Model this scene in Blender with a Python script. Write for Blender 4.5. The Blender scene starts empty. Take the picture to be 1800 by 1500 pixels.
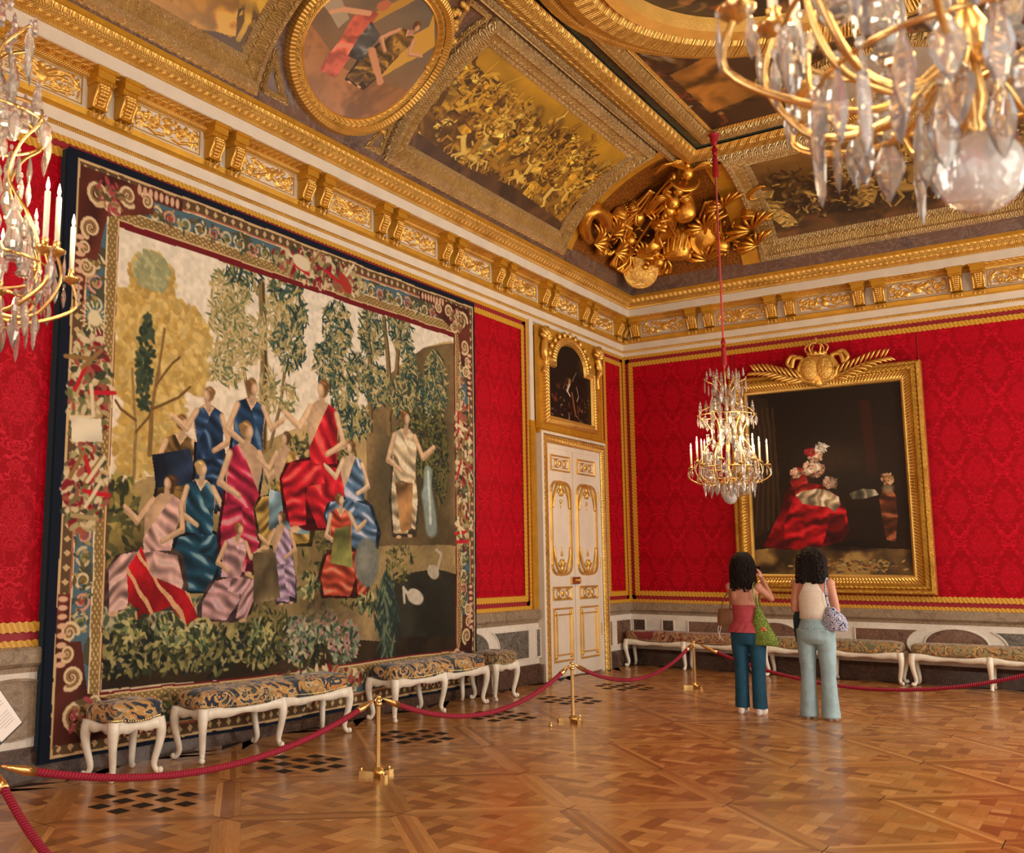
import bpy, math, random
import numpy as np
from mathutils import Vector, Matrix
PI = math.pi
random.seed(7)
SC = bpy.context.scene
COL = SC.collection

# ------------------------------------------------------------------ camera
cam_d = bpy.data.cameras.new('camera')
cam = bpy.data.objects.new('camera', cam_d)
COL.objects.link(cam)
yaw, pitch, roll = -0.6523, 0.1367, 0.0023
f_ = Vector((math.sin(yaw)*math.cos(pitch), math.cos(yaw)*math.cos(pitch), math.sin(pitch)))
r_ = Vector((math.cos(yaw), -math.sin(yaw), 0)); u_ = r_.cross(f_)
r2 = r_*math.cos(roll)+u_*math.sin(roll); u2 = -r_*math.sin(roll)+u_*math.cos(roll)
cam.matrix_world = Matrix(((r2.x, u2.x, -f_.x, 6.714), (r2.y, u2.y, -f_.y, -15.40), (r2.z, u2.z, -f_.z, 1.62), (0, 0, 0, 1)))
cam_d.sensor_fit = 'HORIZONTAL'; cam_d.sensor_width = 36
cam_d.lens = 1733.2/1800*36
cam_d.shift_x = 0.125
cam_d.clip_start = 0.05
cam_d.dof.use_dof = True
cam_d.dof.focus_distance = 9.0
cam_d.dof.aperture_fstop = 3.6
SC.camera = cam

# ------------------------------------------------------------------ view and light
SC.view_settings.view_transform = 'Standard'
SC.view_settings.look = 'None'
SC.view_settings.gamma = 1
SC.view_settings.use_curve_mapping = False
SC.view_settings.exposure = -0.58
try:
    SC.cycles.max_bounces = 10; SC.cycles.transmission_bounces = 8; SC.cycles.glossy_bounces = 5
    SC.cycles.diffuse_bounces = 5; SC.cycles.caustics_refractive = False; SC.cycles.caustics_reflective = False
    SC.cycles.use_denoising = True; SC.cycles.sample_clamp_indirect = 6
except Exception: pass
W = bpy.data.worlds.new('daylight'); SC.world = W; W.use_nodes = True
W.node_tree.nodes['Background'].inputs[0].default_value = (0.75, 0.85, 1, 1)
W.node_tree.nodes['Background'].inputs[1].default_value = 1.0

def area(name, loc, rot, sx, sy, power, color):
    d = bpy.data.lights.new(name, 'AREA'); d.shape = 'RECTANGLE'; d.size = sx; d.size_y = sy
    d.energy = power; d.color = color
    o = bpy.data.objects.new(name, d); COL.objects.link(o); o.location = loc; o.rotation_euler = rot
    return o
# daylight through the four tall windows in the right wall (window openings at x = 9.05)
WIN_Y = (-2.2, -5.9, -9.6, -13.4)
for wy, pw in zip(WIN_Y, (420, 300, 270, 270)):
    area('window_daylight', (9.3, wy, 2.9), (0, PI/2, 0), 4.0, 1.7, pw, (1.0, 0.92, 0.79))
# and through the two windows in the wall behind the camera
for wx in (2.6, 6.4):
    area('window_daylight_rear', (wx, -16.5, 2.9), (PI/2, 0, 0), 1.7, 4.0, 120, (1.0, 0.92, 0.79))

# ------------------------------------------------------------------ material helpers
def s2l(c):
    c = c/255.0
    return c/12.92 if c <= 0.04045 else ((c+0.055)/1.055)**2.4
def rgb(h):
    h = h.lstrip('#')
    return (s2l(int(h[0:2], 16)), s2l(int(h[2:4], 16)), s2l(int(h[4:6], 16)), 1.0)
class NT:
    def __init__(s, name):
        s.m = bpy.data.materials.new(name); s.m.use_nodes = True
        s.t = s.m.node_tree; s.b = s.t.nodes['Principled BSDF']
    def n(s, typ, **kw):
        n = s.t.nodes.new(typ)
        for k, v in kw.items(): setattr(n, k, v)
        return n
    def put(s, sock, v):
        if isinstance(v, bpy.types.NodeSocket): s.t.links.new(v, sock)
        elif v is not None: sock.default_value = v
    def math(s, op, a, b=None, c=None):
        n = s.n('ShaderNodeMath', operation=op)
        s.put(n.inputs[0], a)
        if b is not None: s.put(n.inputs[1], b)
        if c is not None: s.put(n.inputs[2], c)
        return n.outputs[0]
    def mix(s, f, a, b):
        n = s.n('ShaderNodeMix', data_type='RGBA')
        s.put(n.inputs[0], f); s.put(n.inputs[6], a); s.put(n.inputs[7], b)
        return n.outputs[2]
    def ramp(s, f, stops, interp='LINEAR'):
        n = s.n('ShaderNodeValToRGB'); n.color_ramp.interpolation = interp
        e = n.color_ramp.elements
        while len(e) < len(stops): e.new(0.5)
        for el, (p, c) in zip(e, stops): el.position = p; el.color = c
        s.put(n.inputs[0], f); return n.outputs[0]
    def coord(s, kind='Object'):
        return s.n('ShaderNodeTexCoord').outputs[kind]
    def sep(s, v):
        n = s.n('ShaderNodeSeparateXYZ'); s.put(n.inputs[0], v); return n.outputs
    def comb(s, x, y, z=0.0):
        n = s.n('ShaderNodeCombineXYZ'); s.put(n.inputs[0], x); s.put(n.inputs[1], y); s.put(n.inputs[2], z); return n.outputs[0]
    def noise(s, v, scale, detail=3, rough=0.55, dist=0.0, col=False):
        n = s.n('ShaderNodeTexNoise'); s.put(n.inputs['Vector'], v)
        n.inputs['Scale'].default_value = scale; n.inputs['Detail'].default_value = detail
        n.inputs['Roughness'].default_value = rough; n.inputs['Distortion'].default_value = dist
        return n.outputs[1 if col else 0]
    def voro(s, v, scale, feature='F1', smooth=None):
        n = s.n('ShaderNodeTexVoronoi', feature=feature); s.put(n.inputs['Vector'], v)
        n.inputs['Scale'].default_value = scale
        if smooth is not None: n.inputs['Smoothness'].default_value = smooth
        return n.outputs[0]
    def bump(s, h, strength=0.5, dist=0.01):
        n = s.n('ShaderNodeBump'); s.put(n.inputs['Height'], h)
        n.inputs['Strength'].default_value = strength; n.inputs['Distance'].default_value = dist
        s.t.links.new(n.outputs[0], s.b.inputs['Normal']); return n.outputs[0]
    def set(s, **kw):
        names = dict(color='Base Color', rough='Roughness', metal='Metallic', coat='Coat Weight', coat_rough='Coat Roughness',
                     trans='Transmission Weight', ior='IOR', emis='Emission Color', estr='Emission Strength', sheen='Sheen Weight', spec='Specular IOR Level', sss='Subsurface Weight', alpha='Alpha')
        for k, v in kw.items(): s.put(s.b.inputs[names[k]], v)
        return s.m

def flat(name, color, rough=0.5, metal=0.0, nscale=0, namp=0.08, bump=0.0, bdist=0.004, **kw):
    t = NT(name); c = rgb(color)
    if nscale:
        n = t.noise(t.coord(), nscale, 4)
        d = tuple(x*(1-namp*2.2) for x in c[:3])+(1,); l = tuple(min(1, x*(1+namp*2.2)) for x in c[:3])+(1,)
        col = t.ramp(n, [(0.3, d), (0.7, l)])
        if bump: t.bump(n, bump, bdist)
    else: col = c
    return t.set(color=col, rough=rough, metal=metal, **kw)

def gold(name, kind='plain', color='#e4b65e', period=0.08, rough=0.38, metal=0.72, strength=0.9, dist=0.02, aspect=1.0):
    """gilded wood; ornament runs along the UV u axis (metres), v crosses the moulding from 0 to 1"""
    t = NT(name); c = rgb(color)
    uv = t.coord('UV'); x, y, _ = t.sep(uv)
    P = 1.0/period
    if kind == 'egg':
        a = t.math('ABSOLUTE', t.math('SINE', t.math('MULTIPLY', x, PI*P)))
        b = t.math('SINE', t.math('MULTIPLY', y, PI))
        h = t.math('POWER', t.math('MULTIPLY', a, b), 0.5)
    elif kind == 'leaf':
        v2 = t.math('ABSOLUTE', t.math('SUBTRACT', y, 0.5))
        ph = t.math('ADD', t.math('MULTIPLY', x, 2*PI*P), t.math('MULTIPLY', v2, 7.0))
        a = t.math('SINE', ph)
        n = t.noise(t.comb(t.math('MULTIPLY', x, P), t.math('MULTIPLY', y, 3.0)), 2.3, 3)
        fine = t.math('SINE', t.math('ADD', t.math('MULTIPLY', x, 8*PI*P), t.math('MULTIPLY', v2, 24.0)))
        h = t.math('ADD', t.math('ADD', a, t.math('MULTIPLY', n, 1.2)), t.math('MULTIPLY', fine, 0.35))
        h = t.math('MULTIPLY', h, t.math('SINE', t.math('MULTIPLY', y, PI)))
    elif kind == 'flute':
        h = t.math('ABSOLUTE', t.math('SINE', t.math('MULTIPLY', x, PI*P)))
    elif kind == 'scroll':
        # running rinceau: rings that repeat every period with curling noise
        px = t.math('PINGPONG', t.math('MULTIPLY', x, P), 0.5)
        vx = t.comb(t.math('SUBTRACT', px, 0.25), t.math('MULTIPLY', t.math('SUBTRACT', y, 0.5), 0.5*aspect))
        nn = t.n('ShaderNodeVectorMath', operation='LENGTH'); t.put(nn.inputs[0], vx)
        ring = t.math('SINE', t.math('MULTIPLY', nn.outputs['Value'], 52.0))
        n = t.noise(t.comb(t.math('MULTIPLY', x, P), t.math('MULTIPLY', y, aspect)), 5.0, 4, 0.6, 1.2)
        h = t.math('ADD', t.math('MULTIPLY', ring, 0.5), t.math('MULTIPLY', n, 2.2))
    elif kind == 'carved':
        n = t.noise(t.coord(), P, 4, 0.6, 1.0); h = t.math('MULTIPLY', n, 2.0)
    else:
        h = t.math('MULTIPLY', t.noise(t.coord(), 60, 3), 0.15)
    t.bump(h, strength, dist)
    n2 = t.noise(t.coord(), 3.0, 4, 0.6)
    l = tuple(min(1, q*1.12) for q in c[:3])+(1,); d = (c[0]*0.78, c[1]*0.70, c[2]*0.58, 1)
    col = t.ramp(n2, [(0.28, d), (0.5, c), (0.75, l)])
    rr = t.math('ADD', rough-0.08, t.math('MULTIPLY', t.noise(t.coord(), 14, 2), 0.2))
    return t.set(color=col, rough=rr, metal=metal)

def stone(name, base, vein, dark, scale=3.0, rough=0.22):
    t = NT(name); co = t.coord()
    n = t.noise(co, scale, 6, 0.65, 1.6); v = t.noise(co, scale*1.7, 5, 0.6, 2.8)
    c = t.ramp(n, [(0.3, rgb(dark)), (0.52, rgb(base)), (0.72, rgb(base))])
    k = t.ramp(t.math('ABSOLUTE', t.math('SUBTRACT', v, 0.5)), [(0.0, (1, 1, 1, 1)), (0.035, (0, 0, 0, 1))])
    c = t.mix(t.math('MULTIPLY', k, 0.6), c, rgb(vein))
    return t.set(color=c, rough=rough)

def vcol(name, rough=0.5, coat=0.0, coat_rough=0.2, weave=0.0, wscale=300, bump_noise=0.0, spec=0.5):
    t = NT(name)
    a = t.n('ShaderNodeVertexColor', layer_name='Col')
    if weave:
        x, y, z = t.sep(t.coord())
        h = t.math('ADD', t.math('SINE', t.math('MULTIPLY', y, wscale)), t.math('SINE', t.math('MULTIPLY', z, wscale)))
        t.bump(h, weave, 0.001)
    if bump_noise:
        t.bump(t.noise(t.coord(), 35, 5, 0.7), bump_noise, 0.004)
    return t.set(color=a.outputs[0], rough=rough, coat=coat, coat_rough=coat_rough, spec=spec)

M = {}
M['gold'] = gold('gilding', 'plain')
M['gold_carved'] = gold('carved_gilding', 'carved', period=0.05, dist=0.014)
M['gold_egg'] = gold('gilded_egg_moulding', 'egg', period=0.04, dist=0.012)
M['gold_bead'] = gold('gilded_bead_moulding', 'egg', period=0.022, dist=0.01)
M['gold_leaf'] = gold('gilded_leaf_moulding', 'leaf', period=0.085, dist=0.014)
M['gold_leaf_big'] = gold('gilded_acanthus_moulding', 'leaf', period=0.14, dist=0.032)
M['gold_flute'] = gold('gilded_fluted_moulding', 'flute', period=0.05)
M['gold_scroll'] = gold('gilded_scroll_moulding', 'scroll', color='#ecc67e', period=0.2, dist=0.045, aspect=1.0, metal=0.62)
M['gold_pale'] = gold('pale_gilding', 'scroll', color='#f0cf92', period=0.2, dist=0.045, metal=0.6)
M['gold_dark'] = gold('old_gilding', 'carved', color='#c0903a', period=0.03, dist=0.012)
M['gold_frame'] = gold('portrait_frame_gilding', 'leaf', color='#c79538', period=0.07, dist=0.014)
M['gold_sculpt'] = gold('burnished_sculpture_gilding', 'plain', color='#d9a344', rough=0.3, metal=0.95)
M['gold_flat'] = flat('gold_paint', '#cf9a30', 0.42, 0.55, 8, 0.06)
M['brass'] = flat('polished_brass', '#dfbb78', 0.25, 0.95)
M['stucco'] = flat('white_stucco', '#e0d2bd', 0.6, 0, 4, 0.03, 0.2)
M['white_paint'] = flat('cream_white_paint', '#ded2c0', 0.38, 0, 3, 0.03)
M['bench_white'] = flat('antique_white_bench_paint', '#e6decb', 0.35, 0, 12, 0.05)
M['marble_white'] = stone('white_marble', '#dcd3c5', '#c6bdb0', '#cfc5b7', 2.0)
M['marble_brown'] = stone('brown_marble', '#735443', '#9a7c66', '#4e382d', 4.0)
M['marble_grey'] = stone('grey_veined_marble', '#5e5850', '#a39a8b', '#3d3935', 5.0)
M['marble_tan'] = stone('tan_marble', '#8d7a63', '#b09b80', '#6b5a49', 3.5)
M['marble_plinth'] = stone('dark_red_marble', '#4a372e', '#6f5848', '#2c211d', 3.0)
M['marble_green'] = stone('green_marble', '#2f3a30', '#55604f', '#1d241f', 4.0)
M['marble_painted'] = stone('painted_marble_band', '#6b4c3a', '#8a7468', '#40322e', 1.6, 0.4)
M['braid'] = NT('gold_silk_braid')
_t = M['braid']; _x, _y, _ = _t.sep(_t.coord('UV'))
_h = _t.math('SINE', _t.math('ADD', _t.math('MULTIPLY', _x, 2*PI/0.05), _t.math('MULTIPLY', _y, 4.0)))
_t.bump(_h, 0.25, 0.004)
M['braid'] = _t.set(color=_t.ramp(_h, [(0.0, rgb('#c08a22')), (1.0, rgb('#dba83a'))]), rough=0.45)

def damask():
    t = NT('crimson_silk_damask'); uv = t.coord('UV'); x, y, _ = t.sep(uv)
    # a mirrored, half-drop repeat: 0.56 m wide and 0.95 m high
    X = t.math('DIVIDE', x, 0.56); Y = t.math('DIVIDE', y, 0.95)
    mx = t.math('PINGPONG', X, 0.5)
    a = t.math('MULTIPLY', Y, 2*PI)
    def layer(cx, cy, sc, off):
        v = t.comb(t.math('ADD', t.math('MULTIPLY', cx, 1.3), off), t.math('MULTIPLY', t.math('COSINE', cy), 0.42), t.math('MULTIPLY', t.math('SINE', cy), 0.42))
        return t.noise(v, sc, 2.5, 0.55, 0.5)
    n1 = layer(mx, a, 6.5, 0.0)
    # ogee lattice: broad bands crossing in lozenges
    lat = t.math('ADD', t.math('COSINE', t.math('MULTIPLY', X, 2*PI)), t.math('COSINE', a))
    band = t.math('LESS_THAN', t.math('ABSOLUTE', t.math('ADD', lat, t.math('MULTIPLY', t.math('SUBTRACT', n1, 0.5), 2.6))), 0.13)
    leaf = t.math('GREATER_THAN', t.math('ADD', n1, t.math('MULTIPLY', lat, 0.02)), 0.535)
    vein = t.math('GREATER_THAN', t.math('SINE', t.math('MULTIPLY', n1, 75.0)), 0.25)
    core = t.math('GREATER_THAN', t.math('ABSOLUTE', lat), 1.15)
    fig = t.math('MAXIMUM', band, t.math('MAXIMUM', t.math('MULTIPLY', leaf, vein), t.math('MULTIPLY', core, vein)))
    broad = t.noise(t.coord(), 0.5, 2)
    g = t.mix(broad, rgb('#930212'), rgb('#9d0215')); m = t.mix(broad, rgb('#bb0721'), rgb('#c60a26'))
    w = t.math('SINE', t.math('MULTIPLY', y, 2200.0))
    t.bump(t.math('ADD', fig, t.math('MULTIPLY', w, 0.2)), 0.12, 0.002)
    r = t.math('SUBTRACT', 0.62, t.math('MULTIPLY', fig, 0.18))
    return t.set(color=t.mix(fig, g, m), rough=r, spec=0.12)
M['damask'] = damask()
M['red_plain'] = flat('plain_crimson_silk', '#a00418', 0.6)
M['wood'] = NT('oak_parquet_boards')
_t = M['wood']; _a = _t.n('ShaderNodeVertexColor', layer_name='Col')
_g = _t.noise(_t.n('ShaderNodeTexCoord').outputs['UV'], 1.0, 5, 0.6, 0.3)
_k = _t.ramp(_g, [(0.3, (0.78, 0.74, 0.7, 1)), (0.7, (1.1, 1.1, 1.1, 1))])
_mx = _t.n('ShaderNodeMix', data_type='RGBA', blend_type='MULTIPLY'); _mx.inputs[0].default_value = 1
_t.put(_mx.inputs[6], _a.outputs[0]); _t.put(_mx.inputs[7], _k)
_t.bump(_t.noise(_t.coord(), 3.0, 3), 0.25, 0.006)
M['wood'] = _t.set(color=_mx.outputs[2], rough=_t.math('ADD', 0.2, _t.math('MULTIPLY', _t.noise(_t.coord(), 5, 3), 0.22)), coat=0.25, coat_rough=0.12)
M['wood_gap'] = flat('dark_floor_joint', '#2a1708', 0.7)
M['black_iron'] = flat('black_grille_metal', '#2a1d13', 0.55, 0.2)
def glassmat(name, col, rough=0.05):
    t = NT(name); return t.set(color=col, rough=rough, trans=0.8, ior=1.5)
M['crystal'] = glassmat('cut_crystal', (1, 0.985, 0.95, 1), 0.04)
_t = NT('rock_crystal_ball'); _t.bump(_t.voro(_t.coord(), 42.0), 0.5, 0.006)
M['crystal_ball'] = _t.set(color=(1, 0.99, 0.97, 1), rough=0.08, trans=0.6, ior=1.5)
_t = NT('candle_wax'); M['wax'] = _t.set(color=rgb('#f3ead6'), rough=0.5, sss=0.1)
_t = NT('flame_bulb'); M['flame'] = _t.set(color=(1, 0.8, 0.5, 1), emis=(1, 0.72, 0.45, 1), estr=30.0)
M['rope'] = NT('raspberry_rope')
_t = M['rope']; _x, _y, _ = _t.sep(_t.coord('UV'))
_h = _t.math('ABSOLUTE', _t.math('SINE', _t.math('ADD', _t.math('MULTIPLY', _x, PI/0.022), _t.math('MULTIPLY', _y, 2*PI))))
_t.bump(_h, 0.9, 0.012)
M['rope'] = _t.set(color=_t.ramp(_h, [(0, rgb('#5c031c')), (0.6, rgb('#a80a34'))]), rough=0.7)
M['red_cord'] = NT('red_silk_cord')
_t = M['red_cord']; _x, _y, _ = _t.sep(_t.coord('UV'))
_h = _t.math('ABSOLUTE', _t.math('SINE', _t.math('ADD', _t.math('MULTIPLY', _x, PI/0.03), _t.math('MULTIPLY', _y, 2*PI))))
_t.bump(_h, 0.8, 0.008)
M['red_cord'] = _t.set(color=_t.ramp(_h, [(0, rgb('#8a1a1c')), (0.6, rgb('#d04038'))]), rough=0.6, sheen=0.3)
def floral(name, cols, scale=9.0, seed=0.0):
    t = NT(name); co = t.n('ShaderNodeVectorMath', operation='ADD'); t.put(co.inputs[0], t.coord()); co.inputs[1].default_value = (seed, seed, seed)
    n = t.noise(co.outputs[0], scale, 3, 0.5, 2.2); n2 = t.noise(co.outputs[0], scale*2.6, 3, 0.6, 1.5)
    c = t.ramp(n, [(0.0, rgb(cols[0])), (0.36, rgb(cols[1])), (0.43, rgb(cols[2])), (0.5, rgb(cols[3])), (0.55, rgb(cols[4])), (0.61, rgb(cols[5]))], 'CONSTANT')
    c = t.mix(t.ramp(n2, [(0.35, (0.55, 0.55, 0.55, 1)), (0.5, (0, 0, 0, 1))]), c, rgb(cols[6]))
    t.bump(t.noise(co.outputs[0], 160, 2), 0.25, 0.002)
    return t.set(color=c, rough=0.85, sheen=0.2)
M['floral_navy'] = floral('navy_and_ochre_flower_tapestry', ['#1d2a3c', '#162234', '#b98b4c', '#c9a878', '#1f3040', '#c08040', '#5c6248'], 3.6)
M['floral_brown'] = floral('brown_flower_tapestry', ['#2e2a26', '#24211f', '#8d7448', '#b09468', '#3a342c', '#a8763c', '#4d4f3c'], 5, 3.3)
M['floral_red'] = floral('red_and_gold_flower_tapestry', ['#7a2320', '#8a6a45', '#b08a5a', '#6a1a1e', '#a88658', '#8d3b2a', '#4a4a36'], 4, 7.7)
M['floral_green'] = floral('ochre_scroll_tapestry', ['#a8763c', '#6e6a4c', '#c29a5c', '#6a4a30', '#93875e', '#b07a42', '#55583f'], 4, 5.1)
M['skin'] = flat('skin', '#c88d74', 0.5, 0, 6, 0.04, sss=0.1)
M['hair_dark'] = NT('dark_brown_hair')
_t = M['hair_dark']; _n = _t.noise(_t.coord(), 45, 3, 0.6, 2.5); _t.bump(_n, 0.9, 0.02)
M['hair_dark'] = _t.set(color=_t.ramp(_n, [(0.3, rgb('#0a0504')), (0.75, rgb('#24120c'))]), rough=0.5, spec=0.25)
M['denim_teal'] = flat('deep_teal_denim', '#0b465f', 0.8, 0, 9, 0.1, 0.5, 0.02)
M['denim_light'] = flat('pale_blue_green_denim', '#94adb3', 0.85, 0, 9, 0.07, 0.5, 0.02)
M['top_pink'] = flat('dusty_rose_fabric', '#b0434c', 0.8, 0, 20, 0.06)
M['top_cream'] = flat('cream_ribbed_knit', '#e4d8c6', 0.85, 0, 30, 0.04)
M['shoe_white'] = flat('white_trainers', '#e9e4dc', 0.5)
M['bag_brown'] = flat('brown_leather', '#7a5230', 0.5, 0, 12, 0.08)
M['navy_cloth'] = flat('navy_cloth', '#1c3440', 0.85)
_t = NT('green_mesh_bag_fabric'); _v = _t.voro(_t.coord(), 55.0); _t.bump(_v, 0.6, 0.004)
M['bag_green'] = _t.set(color=_t.ramp(_v, [(0.1, rgb('#a9b957')), (0.5, rgb('#64792a'))]), rough=0.8)
_t = NT('blue_white_patterned_cloth'); _n = _t.noise(_t.coord(), 17, 2, 0.5, 3.0)
M['bag_blue'] = _t.set(color=_t.ramp(_n, [(0.0, rgb('#2a3058')), (0.43, rgb('#e6e2e8')), (0.5, rgb('#4b5590')), (0.56, rgb('#d9d9e4')), (0.63, rgb('#20203c'))], 'CONSTANT'), rough=0.8)
M['salmon'] = flat('salmon_print', '#d9825e', 0.8)
M['black_plastic'] = flat('black_plastic', '#111114', 0.3)
M['paper'] = flat('white_card', '#ece6e0', 0.5)
M['ink'] = flat('grey_print', '#8f8a88', 0.6)
M['sign_frame'] = flat('dark_metal_edge', '#3a3230', 0.4, 0.5)
M['mosaic'] = NT('gold_mosaic_ground')
_t = M['mosaic']; _v = _t.noise(_t.coord(), 45.0, 2)
_t.bump(_v, 0.5, 0.004)
M['mosaic'] = _t.set(color=_t.ramp(_v, [(0.35, rgb('#4a2408')), (0.6, rgb('#9a5c18'))]), rough=0.45, metal=0.3)
M['wall_plain'] = flat('plain_wall', '#cfc2ae', 0.7)
M['crimson_edge'] = flat('crimson_edge', '#8c0b1c', 0.6)

# ------------------------------------------------------------------ mesh helpers
class MB:
    """collects shapes and links them as one mesh object"""
    def __init__(s): s.v = []; s.f = []; s.uv = []
    def add(s, vs, fs, uvs=None):
        k = len(s.v); s.v += [tuple(p) for p in vs]
        for i, f in enumerate(fs):
            s.f.append(tuple(k+j for j in f))
            s.uv.append(uvs[i] if uvs else [(0.0, 0.0)]*len(f))
        return s
    def box(s, x0, x1, y0, y1, z0, z1, mat=None):
        vs = [(x, y, z) for x in (x0, x1) for y in (y0, y1) for z in (z0, z1)]
        fs = [(0, 1, 3, 2), (4, 6, 7, 5), (0, 4, 5, 1), (2, 3, 7, 6), (0, 2, 6, 4), (1, 5, 7, 3)]
        uvs = []
        for f in fs:
            p = [vs[i] for i in f]
            dx = max(q[0] for q in p)-min(q[0] for q in p); dy = max(q[1] for q in p)-min(q[1] for q in p)
            if dx < 1e-9: uvs.append([(q[1], q[2]) for q in p])
            elif dy < 1e-9: uvs.append([(q[0], q[2]) for q in p])
            else: uvs.append([(q[0], q[1]) for q in p])
        if mat is not None: vs = [tuple(mat @ Vector(v)) for v in vs]
        return s.add(vs, fs, uvs)
    def tube(s, pts, rad, n=8, cap=True, ry=None, up=None):
        pts = [Vector(p) for p in pts]; m = len(pts)
        rad = [rad]*m if not hasattr(rad, '__len__') else list(rad)
        vs = []; L = 0.0; us = []
        a = None
        for i, p in enumerate(pts):
            t = (pts[min(i+1, m-1)]-pts[max(i-1, 0)])
            if t.length < 1e-9: t = Vector((0, 0, 1))
            t.normalize()
            if a is None:
                a = Vector(up) if up else (Vector((0, 0, 1)) if abs(t.z) < 0.9 else Vector((1, 0, 0)))
            a = (a-t*a.dot(t))
            if a.length < 1e-6: a = t.orthogonal()
            a.normalize(); b = t.cross(a)
            if i: L += (p-pts[i-1]).length
            us.append(L)
            k = 1.0 if ry is None else ry
            for j in range(n):
                th = 2*PI*j/n
                vs.append(p+a*math.cos(th)*rad[i]+b*math.sin(th)*rad[i]*k)
        fs = []; uvs = []
        for i in range(m-1):
            for j in range(n):
                j2 = (j+1) % n
                fs.append((i*n+j, i*n+j2, (i+1)*n+j2, (i+1)*n+j))
                uvs.append([(us[i], j/n), (us[i], (j+1)/n), (us[i+1], (j+1)/n), (us[i+1], j/n)])
        if cap:
            fs.append(tuple(range(n-1, -1, -1))); uvs.append([(0, 0)]*n)
            fs.append(tuple((m-1)*n+j for j in range(n))); uvs.append([(0, 0)]*n)
        return s.add(vs, fs, uvs)
    def lathe(s, prof, n=16, mat=None, o=(0, 0, 0)):
        """prof: (radius, z) from bottom to top"""
        vs = []; fs = []; m = len(prof)
        for r, z in prof:
            for j in range(n):
                th = 2*PI*j/n; vs.append(Vector((o[0]+r*math.cos(th), o[1]+r*math.sin(th), o[2]+z)))
        for i in range(m-1):
            for j in range(n):
                fs.append((i*n+j, i*n+(j+1) % n, (i+1)*n+(j+1) % n, (i+1)*n+j))
        fs.append(tuple(range(n-1, -1, -1))); fs.append(tuple((m-1)*n+j for j in range(n)))
        if mat is not None: vs = [mat @ v for v in vs]
        return s.add(vs, fs)
    def ell(s, c, r, n=12, m=8, mat=None):
        vs = []; fs = []
        for i in range(1, m):
            ph = PI*i/m
            for j in range(n):
                th = 2*PI*j/n; vs.append(Vector((r[0]*math.sin(ph)*math.cos(th), r[1]*math.sin(ph)*math.sin(th), -r[2]*math.cos(ph))))
        vs.append(Vector((0, 0, -r[2]))); vs.append(Vector((0, 0, r[2])))
        for i in range(m-2):
            for j in range(n): fs.append((i*n+j, i*n+(j+1) % n, (i+1)*n+(j+1) % n, (i+1)*n+j))
        B = len(vs)-2
        for j in range(n): fs.append((B, (j+1) % n, j)); fs.append(((m-2)*n+j, (m-2)*n+(j+1) % n, B+1))
        if mat is not None: vs = [mat @ v for v in vs]
        return s.add([v+Vector(c) for v in vs], fs)
    def prism(s, poly, fn, d0, d1):
        """poly: 2-D outline; fn(a, b, d) -> 3-D point; thickness d0..d1"""
        n = len(poly); vs = [fn(a, b, d1) for a, b in poly]+[fn(a, b, d0) for a, b in poly]
        fs = [tuple(range(n)), tuple(range(2*n-1, n-1, -1))]+[(i, (i+1) % n, n+(i+1) % n, n+i) for i in range(n)]
        uvs = [[(a, b) for a, b in poly], [(a, b) for a, b in poly[::-1]]]+[[(0, 0)]*4]*n
        return s.add(vs, fs, uvs)
    def sweep(s, path, normals, prof, closed=False, vr=(0, 1), flip=False):
        """moulding: path points, surface normals, prof = [(across, height)]; u runs along in metres"""
        P = [Vector(p) for p in path]; N = [Vector(n).normalized() for n in normals]; m = len(P); k = len(prof)
        vs = []; us = [0.0]
        acc = [0.0]
        for a, b in zip(prof, prof[1:]): acc.append(acc[-1]+math.hypot(b[0]-a[0], b[1]-a[1]))
        tot = acc[-1] or 1
        for i in range(m):
            if closed: t0 = (P[i]-P[i-1]).normalized(); t1 = (P[(i+1) % m]-P[i]).normalized()
            else:
                t0 = (P[i]-P[max(i-1, 0)]); t1 = (P[min(i+1, m-1)]-P[i])
                if t0.length < 1e-9: t0 = t1.copy()
                if t1.length < 1e-9: t1 = t0.copy()
                t0.normalize(); t1.normalize()
            s0 = t0.cross(N[i]).normalized(); s1 = t1.cross(N[i]).normalized()
            side = (s0+s1); side.normalize(); sc = 1.0/max(0.35, side.dot(s0))
            if flip: side = -side
            for a, h in prof: vs.append(P[i]+side*a*sc+N[i]*h)
            if i: us.append(us[-1]+(P[i]-P[i-1]).length)
        if closed: us.append(us[-1]+(P[0]-P[-1]).length)
        fs = []; uvs = []
        for i in range(m if closed else m-1):
            i2 = (i+1) % m
            for j in range(k-1):
                fs.append((i*k+j, i2*k+j, i2*k+j+1, i*k+j+1))
                v0 = vr[0]+(vr[1]-vr[0])*acc[j]/tot; v1 = vr[0]+(vr[1]-vr[0])*acc[j+1]/tot
                uvs.append([(us[i], v0), (us[i+1], v0), (us[i+1], v1), (us[i], v1)])
        if not closed:
            fs.append(tuple(range(k))); uvs.append([(0, 0)]*k)
            fs.append(tuple((m-1)*k+j for j in range(k-1, -1, -1))); uvs.append([(0, 0)]*k)
        return s.add(vs, fs, uvs)
    def build(s, name, mat, parent=None, smooth=False, auto=None):
        me = bpy.data.meshes.new(name); me.from_pydata([tuple(v) for v in s.v], [], s.f)
        uvl = me.uv_layers.new(name='UVMap'); flatuv = [c for f in s.uv for p in f for c in p]
        uvl.data.foreach_set('uv', flatuv)
        if smooth or auto: me.polygons.foreach_set('use_smooth', [True]*len(me.polygons))
        me.validate(); me.update()
        if auto:
            try: me.set_sharp_from_angle(angle=math.radians(auto))
            except Exception: pass
        ob = bpy.data.objects.new(name, me); COL.objects.link(ob)
        ob.data.materials.append(M[mat] if isinstance(mat, str) else mat)
        if parent is not None: ob.parent = parent
        return ob

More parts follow.
